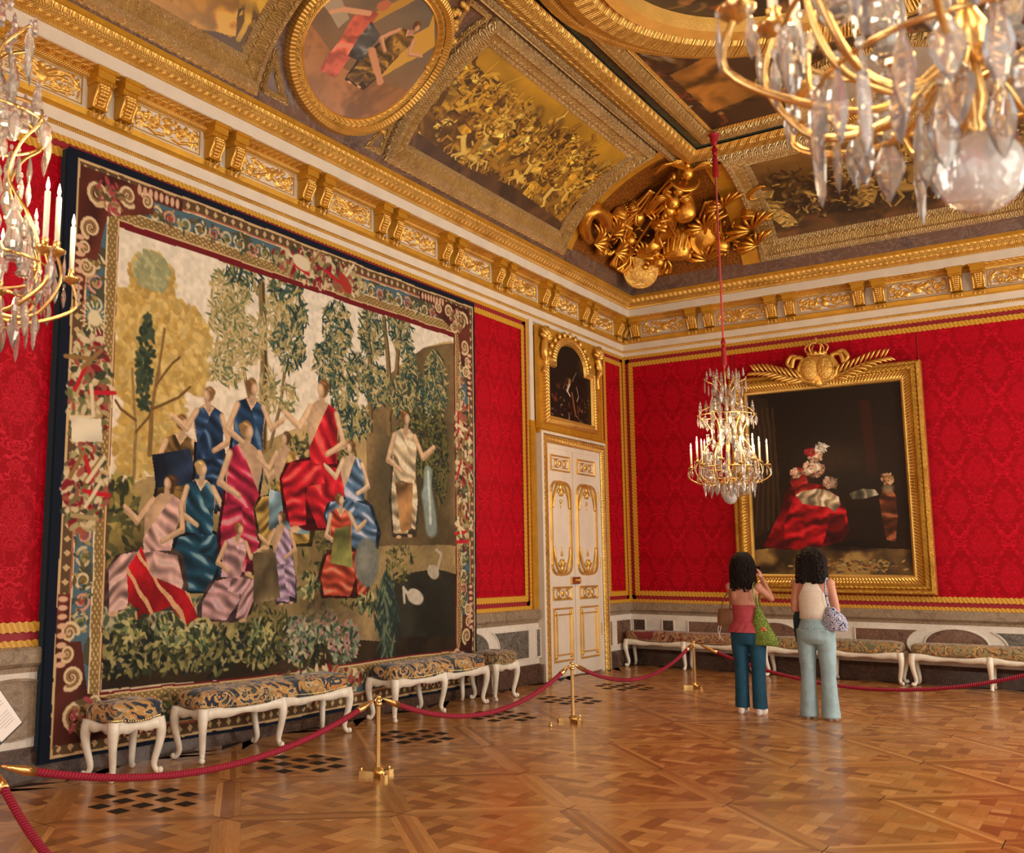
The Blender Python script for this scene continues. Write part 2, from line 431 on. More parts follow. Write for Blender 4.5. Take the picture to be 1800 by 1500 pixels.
def tag(o, label=None, cat=None, group=None, kind=None):
    if label: o['label'] = label
    if cat: o['category'] = cat
    if group: o['group'] = group
    if kind: o['kind'] = kind
    return o
def empty(name, loc=(0, 0, 0), rz=0.0):
    o = bpy.data.objects.new(name, None); COL.objects.link(o); o.location = loc; o.rotation_euler = (0, 0, rz)
    o.empty_display_size = 0.1
    return o
def copy_tree(o, parent=None):
    c = o.copy(); COL.objects.link(c)
    if parent is not None: c.parent = parent
    for ch in [q for q in list(KIDS.get(o, []))]: add_kid(c, copy_tree(ch, c))
    return c
KIDS = {}
def add_kid(p, c): KIDS.setdefault(p, []).append(c); return c
def child(mb, name, mat, parent, **kw):
    o = mb.build(name, mat, parent, **kw); add_kid(parent, o); return o
def fit_bez(p0, p1, p2, p3, n=8):
    return [tuple((1-t)**3*a+3*(1-t)**2*t*b+3*(1-t)*t*t*c+t**3*d for a, b, c, d in zip(p0, p1, p2, p3)) for t in [i/n for i in range(n+1)]]
def catmull(pts, n=6):
    pts = [Vector(p) for p in pts]; out = []
    for i in range(len(pts)-1):
        p0 = pts[max(i-1, 0)]; p1 = pts[i]; p2 = pts[i+1]; p3 = pts[min(i+2, len(pts)-1)]
        for k in range(n):
            t = k/n
            out.append(0.5*((2*p1)+(p2-p0)*t+(2*p0-5*p1+4*p2-p3)*t*t+(3*p1-p0-3*p2+p3)*t**3))
    out.append(pts[-1]); return out
def interp(xs, ys, x): return float(np.interp(x, xs, ys))
# ------------------------------------------------------------------ room shell
RX, RY, RZ = 9.05, -16.2, 7.25
def wallL(a, z, d): return (d, a, z)
def wallB(a, z, d): return (a, -d, z)
# floor: parquet of 0.8 m panels laid on the measured grid
def clip(poly, nx, ny, c):
    out = []
    for i in range(len(poly)):
        p = poly[i]; q = poly[(i+1) % len(poly)]
        dp = nx*p[0]+ny*p[1]-c; dq = nx*q[0]+ny*q[1]-c
        if dp <= 0: out.append(p)
        if (dp < 0 < dq) or (dq < 0 < dp):
            t = dp/(dp-dq); out.append((p[0]+t*(q[0]-p[0]), p[1]+t*(q[1]-p[1])))
    return out
def parquet():
    D = 0.797; G = D*math.sqrt(2); fw = 0.088; inner = G/2-fw; r = math.sqrt(0.5)
    tmpl = []     # (poly, grain angle) in room axes around a panel centre; panels are laid on the diagonal
    for k in range(4):
        a = k*PI/2; c, s = round(math.cos(a)), round(math.sin(a))
        for lo, hi in ((G/2, G/2-fw/2), (G/2-fw/2, inner)):
            q = [(-lo, -lo), (lo, -lo), (hi, -hi), (-hi, -hi)]
            q = [(c*x-s*y, s*x+c*y) for x, y in q]
            tmpl.append(([(r*(x-y), r*(x+y)) for x, y in q], a+PI/4))
    sp = D/4; w = 0.088
    polys = []
    for i in range(-5, 6):
        for j in range(-5, 6):
            px, py = i*sp, j*sp; h = w/2
            if (i+j) % 2 == 0: polys.append(([(px-sp+h, py-h), (px+sp-h, py-h), (px+sp-h, py+h), (px-sp+h, py+h)], 0))
            else: polys.append(([(px-h, py-sp+h), (px+h, py-sp+h), (px+h, py+sp-h), (px-h, py+sp-h)], PI/2))
            a0, b0, a1, b1 = px+h, py+h, px+sp-h, py+sp-h
            polys.append(([(a0, b0), (a1, b0), (a1, b1), (a0, b1)], 0 if (i+j) % 2 else PI/2))
    for p, a in polys:
        for nx, ny in ((r, r), (-r, r), (r, -r), (-r, -r)):
            p = clip(p, nx, ny, inner)
            if len(p) < 3: break
        if len(p) >= 3: tmpl.append((p, a))
    rnd = random.Random(3)
    V = []; F = []; UV = []; CC = []
    tones = [(0.46, 0.20, 0.050), (0.53, 0.245, 0.068), (0.36, 0.14, 0.032), (0.60, 0.30, 0.095), (0.29, 0.105, 0.024), (0.50, 0.225, 0.058), (0.42, 0.17, 0.040)]
    for ix in range(-4, 11):
        for iy in range(-18, 8):
            if (ix+iy) % 2 == 0: continue
            cx = 1.948+ix*D; cy = -4.478+iy*0.79
            if cx < -0.8 or cx > RX+0.8 or cy > 0.8 or cy < RY-0.8: continue
            for p, a in tmpl:
                q = [(min(RX, max(0.0, cx+x)), min(0.0, max(RY, cy+y*0.79/D))) for x, y in p]
                mx = sum(t[0] for t in q)/len(q); my = sum(t[1] for t in q)/len(q)
                area_ = abs(sum(q[i][0]*q[(i+1) % len(q)][1]-q[(i+1) % len(q)][0]*q[i][1] for i in range(len(q))))
                if area_ < 2e-4: continue
                q = [(mx+(x-mx)*0.992, my+(y-my)*0.992) for x, y in q]
                k = len(V); V += [(x, y, 0.0) for x, y in q]; F.append(tuple(range(k, k+len(q))))
                ou, ov = rnd.random()*50, rnd.random()*50; c_, s_ = math.cos(a), math.sin(a)
                UV += [(ou+(x*c_+y*s_)*5, ov+(-x*s_+y*c_)*60) for x, y in q]
                t = tones[rnd.randrange(len(tones))]; b = 0.85+0.3*rnd.random()
                CC += [(t[0]*b, t[1]*b, t[2]*b, 1.0)]*len(q)
    me = bpy.data.meshes.new('floor'); me.from_pydata(V, [], F)
    uvl = me.uv_layers.new(name='UVMap'); uvl.data.foreach_set('uv', [c for p in UV for c in p])
    ca = me.color_attributes.new('Col', 'FLOAT_COLOR', 'CORNER'); ca.data.foreach_set('color', [c for p in CC for c in p])
    ob = bpy.data.objects.new('floor', me); COL.objects.link(ob); me.materials.append(M['wood'])
    return tag(ob, 'polished oak parquet floor laid in square latticed panels', kind='structure')
floor = parquet()
mb = MB(); mb.box(0, RX, RY, 0, -0.25, -0.003)
tag(mb.build('floor_base', 'wood_gap'), 'dark joints under the parquet boards', kind='structure')

# walls as solid slabs
wl = tag(MB().box(-0.3, 0, RY, 0.3, 0, 7.6).build('wall_left', 'stucco'), 'left wall with crimson damask, tapestry and white double door', kind='structure')
wb = tag(MB().box(0, RX, 0, 0.3, 0, 7.6).build('wall_back', 'stucco'), 'far wall with crimson damask behind the large portrait', kind='structure')
mb = MB(); edges = [0.3]
for wy in WIN_Y: edges += [wy+0.85, wy-0.85]
edges += [RY]
for a, b in zip(edges[::2], edges[1::2]): mb.box(RX, RX+0.3, b, a, 0, 7.6)
for wy in WIN_Y: mb.box(RX, RX+0.3, wy-0.85, wy+0.85, 0, 0.9); mb.box(RX, RX+0.3, wy-0.85, wy+0.85, 4.9, 7.6)
tag(mb.build('wall_right', 'wall_plain'), 'window wall on the right', kind='structure')
mb = MB()
for a, b in ((-0.3, 1.75), (3.45, 5.55), (7.25, RX+0.3)): mb.box(a, b, RY-0.3, RY, 0, 7.6)
for a, b in ((1.75, 3.45), (5.55, 7.25)): mb.box(a, b, RY-0.3, RY, 0, 0.9); mb.box(a, b, RY-0.3, RY, 4.9, 7.6)
tag(mb.build('wall_front', 'red_plain'), 'wall behind the viewer', kind='structure')

# --- wall dressing -------------------------------------------------
def strip(mb, fn, a0, a1, z0, z1, d, horizontal=True, wave=0.006):
    """silk braid with scalloped edges"""
    L = (a1-a0) if horizontal else (z1-z0); n = max(2, int(L/0.016)); wd = (z1-z0) if horizontal else (a1-a0)
    vs = []; fs = []; uvs = []
    for i in range(n+1):
        t = L*i/n; w = wave*math.cos(t*2*PI/0.064)
        for sd, off in ((0, -w), (1, w)):
            c = wd*sd+off
            if horizontal: vs.append(fn(a0+t, z0+c, d))
            else: vs.append(fn(a0+c, z0+t, d))
    for i in range(n):
        fs.append((2*i, 2*i+2, 2*i+3, 2*i+1)); t0, t1 = L*i/n, L*(i+1)/n
        uvs.append([(t0, 0), (t1, 0), (t1, 1), (t0, 1)])
    k = len(vs)
    # back edge gives the braid its thickness
    vs2 = []
    for i in range(n+1):
        t = L*i/n; w = wave*math.cos(t*2*PI/0.064)
        for sd, off in ((0, -w), (1, w)):
            c = wd*sd+off
            if horizontal: vs2.append(fn(a0+t, z0+c, d-0.01))
            else: vs2.append(fn(a0+c, z0+t, d-0.01))
    for i in range(n):
        for s_ in (0, 1):
            fs.append((2*i+s_, 2*i+2+s_, k+2*i+2+s_, k+2*i+s_)); uvs.append([(0, 0)]*4)
    mb.add(vs+vs2, fs, uvs)
def fabric(parent, fn, a0, a1, z0=0.985, z1=5.045, seams=()):
    mb = MB()
    mb.prism([(a0, z0), (a1, z0), (a1, z1), (a0, z1)], fn, 0.001, 0.012)
    mb.build('damask_panel', 'damask', parent)
    mb = MB()
    for a, b, c, e in ((a0, a1, z0, z0+0.12), (a0, a1, z1-0.12, z1), (a0, a0+0.12, z0, z1), (a1-0.12, a1, z0, z1)):
        mb.prism([(a, c), (b, c), (b, e), (a, e)], fn, 0.012, 0.015)
    mb.build('plain_silk_border', 'crimson_edge', parent)
    o = 0.05; g = 0.11; w = 0.075
    mb = MB()
    for (lo, wd, d) in ((0.0, o, 0.026), (g, w, 0.028)):
        strip(mb, fn, a0+lo, a1-lo, z0+lo, z0+lo+wd, d); strip(mb, fn, a0+lo, a1-lo, z1-lo-wd, z1-lo, d)
        strip(mb, fn, a0+lo, a0+lo+wd, z0+lo, z1-lo, d+0.002, False); strip(mb, fn, a1-lo-wd, a1-lo, z0+lo, z1-lo, d+0.002, False)
    mb.build('gold_braid', 'braid', parent)
    if seams:
        mb = MB()
        for s_ in seams: mb.prism([(s_-0.006, z0+0.2), (s_+0.006, z0+0.2), (s_+0.006, z1), (s_-0.006, z1)], fn, 0.012, 0.022)
        mb.build('fabric_seam', 'crimson_edge', parent)
fabric(wl, wallL, -16.15, -3.30)
fabric(wl, wallL, -0.93, -0.005)
fabric(wb, wallB, 0.005, 9.0, seams=(1.84, 4.43))
mb = MB(); mb.prism([(-3.29, 3.6), (-3.18, 3.6), (-3.18, 5.05), (-3.29, 5.05)], wallL, 0, 0.05); mb.prism([(-1.08, 3.5), (-0.94, 3.5), (-0.94, 5.05), (-1.08, 5.05)], wallL, 0, 0.04)
mb.build('white_stile', 'stucco', wl)
mb = MB(); mb.prism([(-3.29, 0.985), (-3.14, 0.985), (-3.14, 3.6), (-3.29, 3.6)], wallL, 0, 0.05); mb.prism([(-0.985, 0.985), (-0.94, 0.985), (-0.94, 3.5), (-0.985, 3.5)], wallL, 0, 0.05)
mb.build('gilded_stile', 'gold_flat', wl)

# dado: plinth, white marble field with inlaid panels, chair rail
def mould(name, mat, parent, zs, runs, kind=None, **kw):
    """zs: profile [(d, z)]; runs: list of lists of plan points with their normals"""
    mb = MB()
    for path, nrm, closed in runs:
        P = [Vector((p[0], p[1], 0)) for p in path]; m = len(P); k = len(zs)
        vs = []; us = [0.0]
        for i in range(m):
            # offset direction: mitre of the adjoining wall normals
            n0 = Vector(nrm[max(i-1, 0)] if not closed else nrm[i-1]); n1 = Vector(nrm[min(i, len(nrm)-1)])
            b = (n0+n1); b = b/(b.length**2)*2 if b.length > 1e-6 else n0
            for d, z in zs: vs.append((P[i].x+b.x*d, P[i].y+b.y*d, z))
            if i: us.append(us[-1]+(P[i]-P[i-1]).length)
        if closed: us.append(us[-1]+(P[0]-P[-1]).length)
        acc = [0.0]
        for a, b in zip(zs, zs[1:]): acc.append(acc[-1]+math.hypot(b[0]-a[0], b[1]-a[1]))
        fs = []; uvs = []
        for i in range(m if closed else m-1):
            i2 = (i+1) % m
            for j in range(k-1):
                fs.append((i*k+j, i2*k+j, i2*k+j+1, i*k+j+1)); v0, v1 = acc[j]/acc[-1], acc[j+1]/acc[-1]
                uvs.append([(us[i], v0), (us[i+1], v0), (us[i+1], v1), (us[i], v1)])
        mb.add(vs, fs, uvs)
    o = mb.build(name, mat, parent, **kw)
    if kind: tag(o, kind=kind)
    return o
R1 = ([(0, RY), (0, -3.14)], [(1, 0)], False)
R2 = ([(0, -0.96), (0, 0), (RX, 0)], [(1, 0), (0, -1)], False)
RALL = ([(0, RY), (0, 0), (RX, 0), (RX, RY)], [(1, 0), (0, -1), (-1, 0), (0, 1)], True)
tag(mould('baseboard_left', 'marble_plinth', None, [(0, 0), (0.07, 0), (0.07, 0.2), (0.05, 0.25), (0, 0.26)], [R1, ([(0, -0.96), (0, 0)], [(1, 0)], False)]), 'dark red marble plinth along the left wall', kind='structure')
tag(mould('baseboard_back', 'marble_plinth', None, [(0, 0), (0.07, 0), (0.07, 0.2), (0.05, 0.25), (0, 0.26)], [([(0, 0), (RX, 0)], [(0, -1)], False)]), 'dark red marble plinth along the far wall', kind='structure')
for nm, pr, runs, lab in (('trim_1', wl, [R1, ([(0, -0.96), (0, 0)], [(1, 0)], False)], 'brown marble chair rail on the left wall'), ('trim_2', wb, [([(0, 0), (RX, 0)], [(0, -1)], False)], 'brown marble chair rail on the far wall')):
    tag(mould(nm, 'marble_tan', None, [(0, 0.79), (0.035, 0.80), (0.04, 0.835), (0.06, 0.85), (0.075, 0.87), (0.075, 0.965), (0.06, 0.985), (0, 0.99)], runs), lab, kind='structure')
def dado(parent, fn, a0, a1, panels, ovals, tan):
    mb = MB(); mb.prism([(a0, 0.255), (a1, 0.255), (a1, 0.80), (a0, 0.80)], fn, 0, 0.03)
    mb.build('white_marble_field', 'marble_white', parent)
    def edge_frame(mb, poly):
        c = (sum(p[0] for p in poly)/len(poly), sum(p[1] for p in poly)/len(poly))
        P = [fn(a, z, 0.031) for a, z in poly]; nn = Vector(fn(0, 0, 1))-Vector(fn(0, 0, 0))
        mb.sweep(P, [nn]*len(P), [(-0.012, 0), (-0.008, 0.012), (0.008, 0.012), (0.012, 0)], closed=True)
    for a, b, mat, cl, cr in panels:
        poly = [(a, 0.34), (b, 0.34)]
        if cr: poly += [(b-0.16*math.sin(PI*t/8)**0.8, 0.34+0.38*t/8) for t in range(1, 8)]
        poly += [(b, 0.72), (a, 0.72)]
        if cl: poly += [(a+0.16*math.sin(PI*t/8)**0.8, 0.72-0.38*t/8) for t in range(1, 8)]
        mb = MB(); mb.prism(poly, fn, 0.02, 0.034); mb.build('inlaid_marble_panel', mat, parent)
        mb = MB(); edge_frame(mb, poly); mb.build('panel_bead', 'marble_white', parent)
    for c, w, mat in ovals:
        poly = [(c+w*math.cos(2*PI*k/28), 0.535+0.215*math.sin(2*PI*k/28)) for k in range(28)]
        mb = MB(); mb.prism(poly, fn, 0.02, 0.034); mb.build('inlaid_marble_oval', mat, parent)
        mb = MB(); edge_frame(mb, poly); mb.build('panel_bead', 'marble_tan' if tan else 'marble_white', parent)
dado(wl, wallL, -16.15, -3.14, [(-3.22, -3.10, 'marble_grey', 0, 0), (-4.36, -3.42, 'marble_grey', 1, 0), (-6.6, -5.5, 'marble_grey', 0, 1), (-10.3, -8.6, 'marble_brown', 0, 0), (-13.2, -11.75, 'marble_brown', 0, 1)],
     [(-4.93, 0.46, 'marble_grey'), (-11.13, 0.44, 'marble_tan')], True)
dado(wl, wallL, -0.95, -0.03, [(-0.86, -0.77, 'marble_brown', 0, 0), (-0.62, -0.06, 'marble_brown', 0, 0)], [], False)
dado(wb, wallB, 0.03, 9.0, [(0.06, 0.27, 'marble_plinth', 0, 0), (0.55, 0.74, 'marble_plinth', 0, 0), (0.97, 1.86, 'marble_brown', 0, 1), (2.72, 3.0, 'marble_brown', 1, 0), (3.38, 4.2, 'marble_brown', 0, 1), (5.06, 5.95, 'marble_grey', 1, 0), (6.3, 7.4, 'marble_brown', 0, 1)],
     [(2.28, 0.36, 'marble_brown'), (4.63, 0.38, 'marble_brown')], False)

# --- cornice -------------------------------------------------------
CR = ([(0, RY), (0, 0), (RX, 0), (RX, RY)], [(1, 0), (0, -1), (-1, 0), (0, 1)], True)
def trim(n, mat, prof, label, **kw):
    return tag(mould('trim_%d' % n, mat, None, prof, [CR], **kw), label, kind='structure')
trim(3, 'stucco', [(0, 5.04), (0.03, 5.045), (0.03, 5.105)], 'white fascia under the cornice')
trim(4, 'gold_bead', [(0.03, 5.105), (0.045, 5.11), (0.045, 5.14), (0.035, 5.145)], 'thin gilded bead line of the cornice')
trim(5, 'stucco', [(0.035, 5.145), (0.035, 5.25)], 'white architrave band of the cornice')
trim(6, 'gold_flat', [(0.035, 5.25), (0.08, 5.27), (0.09, 5.32), (0.06, 5.335), (0.05, 5.34)], 'gilded ledge below the cornice frieze')
trim(7, 'stucco', [(0.05, 5.34), (0.05, 5.60)], 'white frieze ground behind the gilded reliefs')
trim(8, 'gold_bead', [(0.05, 5.595), (0.07, 5.60), (0.10, 5.625), (0.10, 5.65)], 'gilded bead moulding above the frieze')
trim(9, 'gold_leaf', [(0.10, 5.65), (0.22, 5.665)], 'carved gilded soffit of the cornice')
trim(10, 'stucco', [(0.22, 5.665), (0.235, 5.67), (0.235, 5.785)], 'white corona band of the cornice')
trim(11, 'gold_bead', [(0.235, 5.785), (0.26, 5.79), (0.265, 5.83)], 'gilded egg row above the white corona')
trim(12, 'gold_leaf', [(0.265, 5.83), (0.28, 5.84), (0.315, 5.88), (0.345, 5.93)], 'gilded acanthus moulding of the cornice')
trim(13, 'gold_flat', [(0.345, 5.93), (0.36, 5.935), (0.36, 5.985), (0.33, 5.99), (0.33, 6.0)], 'plain gilded top fillet of the cornice')

# --- cove and ceiling ----------------------------------------------
CZ, CB, CX = 5.98, 1.27, 1.25
def _tab(A):
    t = np.radians(np.linspace(0, 90, 300)); q = 0.36+(A+0.04)*(1-np.cos(t)**CX); z = CZ+CB*np.sin(t)**CX
    return q, z, np.concatenate([[0], np.cumsum(np.hypot(np.diff(q), np.diff(z)))])
TBL = {'L': _tab(1.64), 'B': _tab(1.89)}
SL = float(TBL['L'][2][-1]); SB = float(TBL['B'][2][-1])
def cov(side, a, s, d=0.0):
    """point on the cove: a along the wall, s up the curve, d into the room"""
    q, z, S = TBL[side]; x = interp(S, q, s); zz = interp(S, z, s)
    e = 0.02; s0, s1 = max(0, s-e), min(float(S[-1]), s+e)
    tx = interp(S, q, s1)-interp(S, q, s0); tz = interp(S, z, s1)-interp(S, z, s0); L = math.hypot(tx, tz) or 1
    nx, nz = tz/L, -tx/L          # normal toward the room
    x += nx*d; zz += nz*d
    return (x, a, zz) if side == 'L' else (a, -x, zz)
def covn(side, s):
    a = Vector(cov(side, 0, s, 0)); b = Vector(cov(side, 0, s, 1)); return (b-a)
def cove_grid(side, afn0, afn1, s0, s1, d=0.0, n=24, na=8):
    vs = []; fs = []; uvs = []
    for i in range(n+1):
        s = s0+(s1-s0)*i/n
        for j in range(na+1):
            a = afn0(s)+(afn1(s)-afn0(s))*j/na; vs.append(cov(side, a, s, d))
    for i in range(n):
        for j in range(na):
            k = i*(na+1)+j; fs.append((k, k+1, k+na+2, k+na+1)); uvs.append([(0, 0)]*4)
    return vs, fs, uvs
def mitL(s):   # y of the mitre on the left cove: same parameter t on the far cove
    t = interp(TBL['L'][1], range(300), cov('L', 0, s)[2]); return -interp(range(300), TBL['B'][0], t)
def mitB(s):
    t = interp(TBL['B'][1], range(300), cov('B', 0, s)[2]); return interp(range(300), TBL['L'][0], t)
mb = MB(); mb.add(*cove_grid('L', lambda s: RY, mitL, 0, SL, na=4)); mb.add(*cove_grid('B', mitB, lambda s: RX, 0, SB, na=4))
tag(mb.build('ceiling_cove', 'marble_painted', smooth=True), 'curved cove painted as brown and grey marble', kind='structure')
mb = MB(); mb.box(0, RX+0.3, RY, 0.1, RZ+0.12, RZ+0.3)
mb.box(2.0, RX, RY, -2.2, RZ+0.02, RZ+0.1)
tag(mb.build('ceiling', 'marble_green'), 'flat centre of the painted ceiling', kind='structure')
# plain gilded coves over the window wall and the wall behind the viewer
vs = []; fs = []
for i in range(13):
    t = PI/2*i/12; q = 0.36+1.6*(1-math.cos(t)); z = CZ+CB*math.sin(t); vs += [(RX-q, RY+q, z), (RX-q, 0, z)]
for i in range(12): fs.append((2*i, 2*i+1, 2*i+3, 2*i+2))
k = len(vs)
for i in range(13):
    t = PI/2*i/12; q = 0.36+1.6*(1-math.cos(t)); z = CZ+CB*math.sin(t); vs += [(0, RY+q, z), (RX-q, RY+q, z)]
for i in range(12): fs.append((k+2*i, k+2*i+1, k+2*i+3, k+2*i+2))
mb = MB(); mb.add(vs, fs)
tag(mb.build('ceiling_cove_rear', 'gold_flat', smooth=True), 'gilded cove over the windows', kind='structure')

# flat ceiling mouldings: (inset from the room rectangle) built as closed sweeps
def rect_path(x0, y0, x1, y1, z): return [(x0, y0, z), (x1, y0, z), (x1, y1, z), (x0, y1, z)]
DN = Vector((0, 0, -1))
def ceil_frame(n, mat, inset, prof, label, z=RZ):
    x0, y1 = 2.04+inset, -2.29-inset*1.2; x1, y0 = RX-2.04-inset, RY+2.0+inset
    mb = MB(); P = rect_path(x0, y0, x1, y1, z); mb.sweep(P, [DN]*4, prof, closed=True)
    return tag(mb.build('trim_%d' % n, mat), label, kind='structure')
ceil_frame(14, 'gold_leaf_big', 0.0, [(-0.05, -0.14), (-0.05, 0.03), (0.02, 0.08), (0.12, 0.11), (0.2, 0.06), (0.24, 0.0)], 'broad gilded leaf moulding at the edge of the flat ceiling')
ceil_frame(15, 'gold_pale', -0.1, [(-0.08, 0.0), (-0.04, 0.07), (0.02, 0.09), (0.04, 0.0)], 'outer gilded ceiling moulding with running ornament')
ceil_frame(16, 'gold_scroll', 0.42, [(-0.02, -0.05), (-0.02, 0.05), (0.05, 0.09), (0.14, 0.05), (0.17, -0.03)], 'inner gilded ceiling moulding with scrolls')
ceil_frame(17, 'gold_egg', 0.58, [(0.0, -0.03), (0.02, 0.03), (0.06, 0.0), (0.06, -0.06)], 'gilded egg moulding round the ceiling paintings')
# ------------------------------------------------------------------ painted surfaces (numpy painter -> vertex colours)
class Art:
    def __init__(s, w, h, aspect, top, bot, seed=1, warp=0.006):
        s.w, s.h, s.asp = w, h, aspect
        s.R = np.random.RandomState(seed)
        y, x = np.mgrid[0:h, 0:w]
        s.X = (x+0.5)/w*aspect; s.Y = (y+0.5)/h
        s.X = None; s.Y = None
        y, x = np.mgrid[0:h, 0:w]; s.X = (x+0.5)/w*aspect; s.Y = (y+0.5)/h; s.big = s.noise(6, 3); s.fine = s.noise(22, 2)
        a, b = s.c(top), s.c(bot)
        s.C = a[None, None, :]*(1-s.Y[..., None])+b[None, None, :]*s.Y[..., None]
        if warp:
            s.X = s.X+(s.noise(14, 3)-0.5)*warp*2; s.Y = s.Y+(s.noise(14, 3)-0.5)*warp*2
    def c(s, h):
        if isinstance(h, str): h = h.lstrip('#'); return np.array([int(h[i:i+2], 16)/255.0 for i in (0, 2, 4)])
        return np.array(h, float)
    def noise(s, n, octv=3):
        out = np.zeros((s.h, s.w)); amp = 1.0; tot = 0
        for o in range(octv):
            k = int(n*2**o); kx = max(2, int(k*s.asp))
            g = s.R.rand(k+2, kx+2)
            yy = np.linspace(0, k, s.h); xx = np.linspace(0, kx, s.w)
            y0 = yy.astype(int); x0 = xx.astype(int); fy = (yy-y0)[:, None]; fx = (xx-x0)[None, :]
            fy = fy*fy*(3-2*fy); fx = fx*fx*(3-2*fx)
            g00 = g[np.ix_(y0, x0)]; g01 = g[np.ix_(y0, x0+1)]; g10 = g[np.ix_(y0+1, x0)]; g11 = g[np.ix_(y0+1, x0+1)]
            out += amp*((g00*(1-fx)+g01*fx)*(1-fy)+(g10*(1-fx)+g11*fx)*fy); tot += amp; amp *= 0.5
        return out/tot
    def win(s, x0, x1, y0, y1, pad=0.02):
        i0 = max(0, int((y0-pad)*s.h)); i1 = min(s.h, int((y1+pad)*s.h)+2)
        j0 = max(0, int((x0-pad)/s.asp*s.w)); j1 = min(s.w, int((x1+pad)/s.asp*s.w)+2)
        if i0 >= i1 or j0 >= j1: return None
        return slice(i0, i1), slice(j0, j1)
    def blend(s, W, m, col):
        m = np.clip(m, 0, 1)[..., None]; s.C[W] = s.C[W]*(1-m)+col*m
    def ell(s, u, v, ru, rv, ang, col, a=1.0, soft=0.15, pad=0.02):
        x, y = u*s.asp, v; r = max(ru, rv); W = s.win(x-r, x+r, y-r, y+r, pad)
        if W is None: return
        dx = s.X[W]-x; dy = s.Y[W]-y; c, n = math.cos(ang), math.sin(ang)
        d = np.sqrt(((dx*c+dy*n)/ru)**2+((-dx*n+dy*c)/rv)**2)
        s.blend(W, (1-d)/soft*a if a == 1.0 else np.clip((1-d)/soft, 0, 1)*a, s.c(col))
    def mask(s, pts):
        P = [(u*s.asp, v) for u, v in pts]; xs = [p[0] for p in P]; ys = [p[1] for p in P]
        W = s.win(min(xs), max(xs), min(ys), max(ys))
        if W is None: return None, None
        X, Y = s.X[W], s.Y[W]; ins = np.zeros(X.shape, bool)
        for i in range(len(P)):
            (x1, y1), (x2, y2) = P[i], P[(i+1) % len(P)]
            if abs(y2-y1) < 1e-9: continue
            ins ^= ((Y < y1) != (Y < y2)) & (X < (x2-x1)*(Y-y1)/(y2-y1)+x1)
        return W, ins
    def poly(s, pts, col, a=1.0):
        W, m = s.mask(pts)
        if W is not None: s.blend(W, m*a, s.c(col))
    def drape(s, pts, col, ang=1.2, freq=60, amp=0.35, hi=None, stripes=None):
        """folded cloth"""
        W, m = s.mask(pts)
        if W is None: return
        X, Y = s.X[W], s.Y[W]; nz = (s.big[W]*2.2+s.fine[W]*0.9)*(0.2+0.3*min(1.0, freq/160.0))
        f = np.sin((X*math.cos(ang)+Y*math.sin(ang))*freq+nz*14)
        g = np.sin((X*math.cos(ang+0.5)+Y*math.sin(ang+0.5))*freq*0.45+nz*9)
        k = 1+amp*(0.6*f+0.5*g); c = s.c(col)[None, None, :]*k[..., None]
        if hi is not None:
            t = np.clip((f+g-0.9)*1.2, 0, 1)[..., None]; c = c*(1-t)+s.c(hi)*t
        if stripes is not None:
            t = (np.sin((X*math.sin(ang)-Y*math.cos(ang))*freq*3+nz*10) > 0.82)[..., None]; c = c*(1-t)+s.c(stripes)*t
        mm = m[..., None]; s.C[W] = s.C[W]*(1-mm)+np.clip(c, 0, 1)*mm
    def line(s, pts, w, col, a=1.0, w1=None):
        w1 = w if w1 is None else w1; n = len(pts)-1
        for i in range(n):
            (x1, y1), (x2, y2) = (pts[i][0]*s.asp, pts[i][1]), (pts[i+1][0]*s.asp, pts[i+1][1])
            ww = w+(w1-w)*(i+0.5)/n
            W = s.win(min(x1, x2)-ww, max(x1, x2)+ww, min(y1, y2)-ww, max(y1, y2)+ww, 0.01)
            if W is None: continue
            dx, dy = x2-x1, y2-y1; L = dx*dx+dy*dy+1e-12
            t = np.clip(((s.X[W]-x1)*dx+(s.Y[W]-y1)*dy)/L, 0, 1)
            d = np.hypot(s.X[W]-x1-t*dx, s.Y[W]-y1-t*dy)
            s.blend(W, np.clip((ww-d)/max(ww*0.35, 1e-4), 0, 1)*a, s.c(col))
    def spiral(s, u, v, r, turns, w, col, ang=0.0, sgn=1, a=1.0):
        p = []
        for i in range(int(turns*14)+1):
            t = i/14.0; q = r*(1-t/turns*0.88); th = ang+sgn*2*PI*t
            p.append((u+q*math.cos(th)/s.asp, v+q*math.sin(th)))
        s.line(p, w, col, a, w*0.6)
    def leaves(s, u, v, ru, rv, n, size, cols, up=None, slim=0.35):
        for _ in range(n):
            r = math.sqrt(s.R.rand()); t = s.R.rand()*2*PI
            x = u+ru*r*math.cos(t)/s.asp; y = v+rv*r*math.sin(t); sz = size*(0.6+0.8*s.R.rand())
            an = s.R.rand()*PI if up is None else up+(s.R.rand()-0.5)*1.6
            s.ell(x, y, sz, sz*slim, an, cols[s.R.randint(len(cols))], 0.95, 0.3, 0.004)
    def to_mesh(s, name, fn, mat, parent=None, weave=0.0, smooth=True):
        """fn(U, V) -> arrays x, y, z for grid corners; U along, V down in 0..1"""
        w, h = s.w, s.h
        V, U = np.mgrid[0:h, 0:w]; U = U/(w-1.0); V = V/(h-1.0)
        x, y, z = fn(U, V)
        me = bpy.data.meshes.new(name)
        co = np.stack([x, y, z], -1).reshape(-1, 3).astype(np.float32)
        idx = np.arange(w*h).reshape(h, w)
        q = np.stack([idx[:-1, :-1], idx[1:, :-1], idx[1:, 1:], idx[:-1, 1:]], -1).reshape(-1, 4)
        me.vertices.add(len(co)); me.vertices.foreach_set('co', co.ravel())
        me.loops.add(q.size); me.loops.foreach_set('vertex_index', q.ravel().astype(np.int32))
        me.polygons.add(len(q)); me.polygons.foreach_set('loop_start', (np.arange(len(q))*4).astype(np.int32))
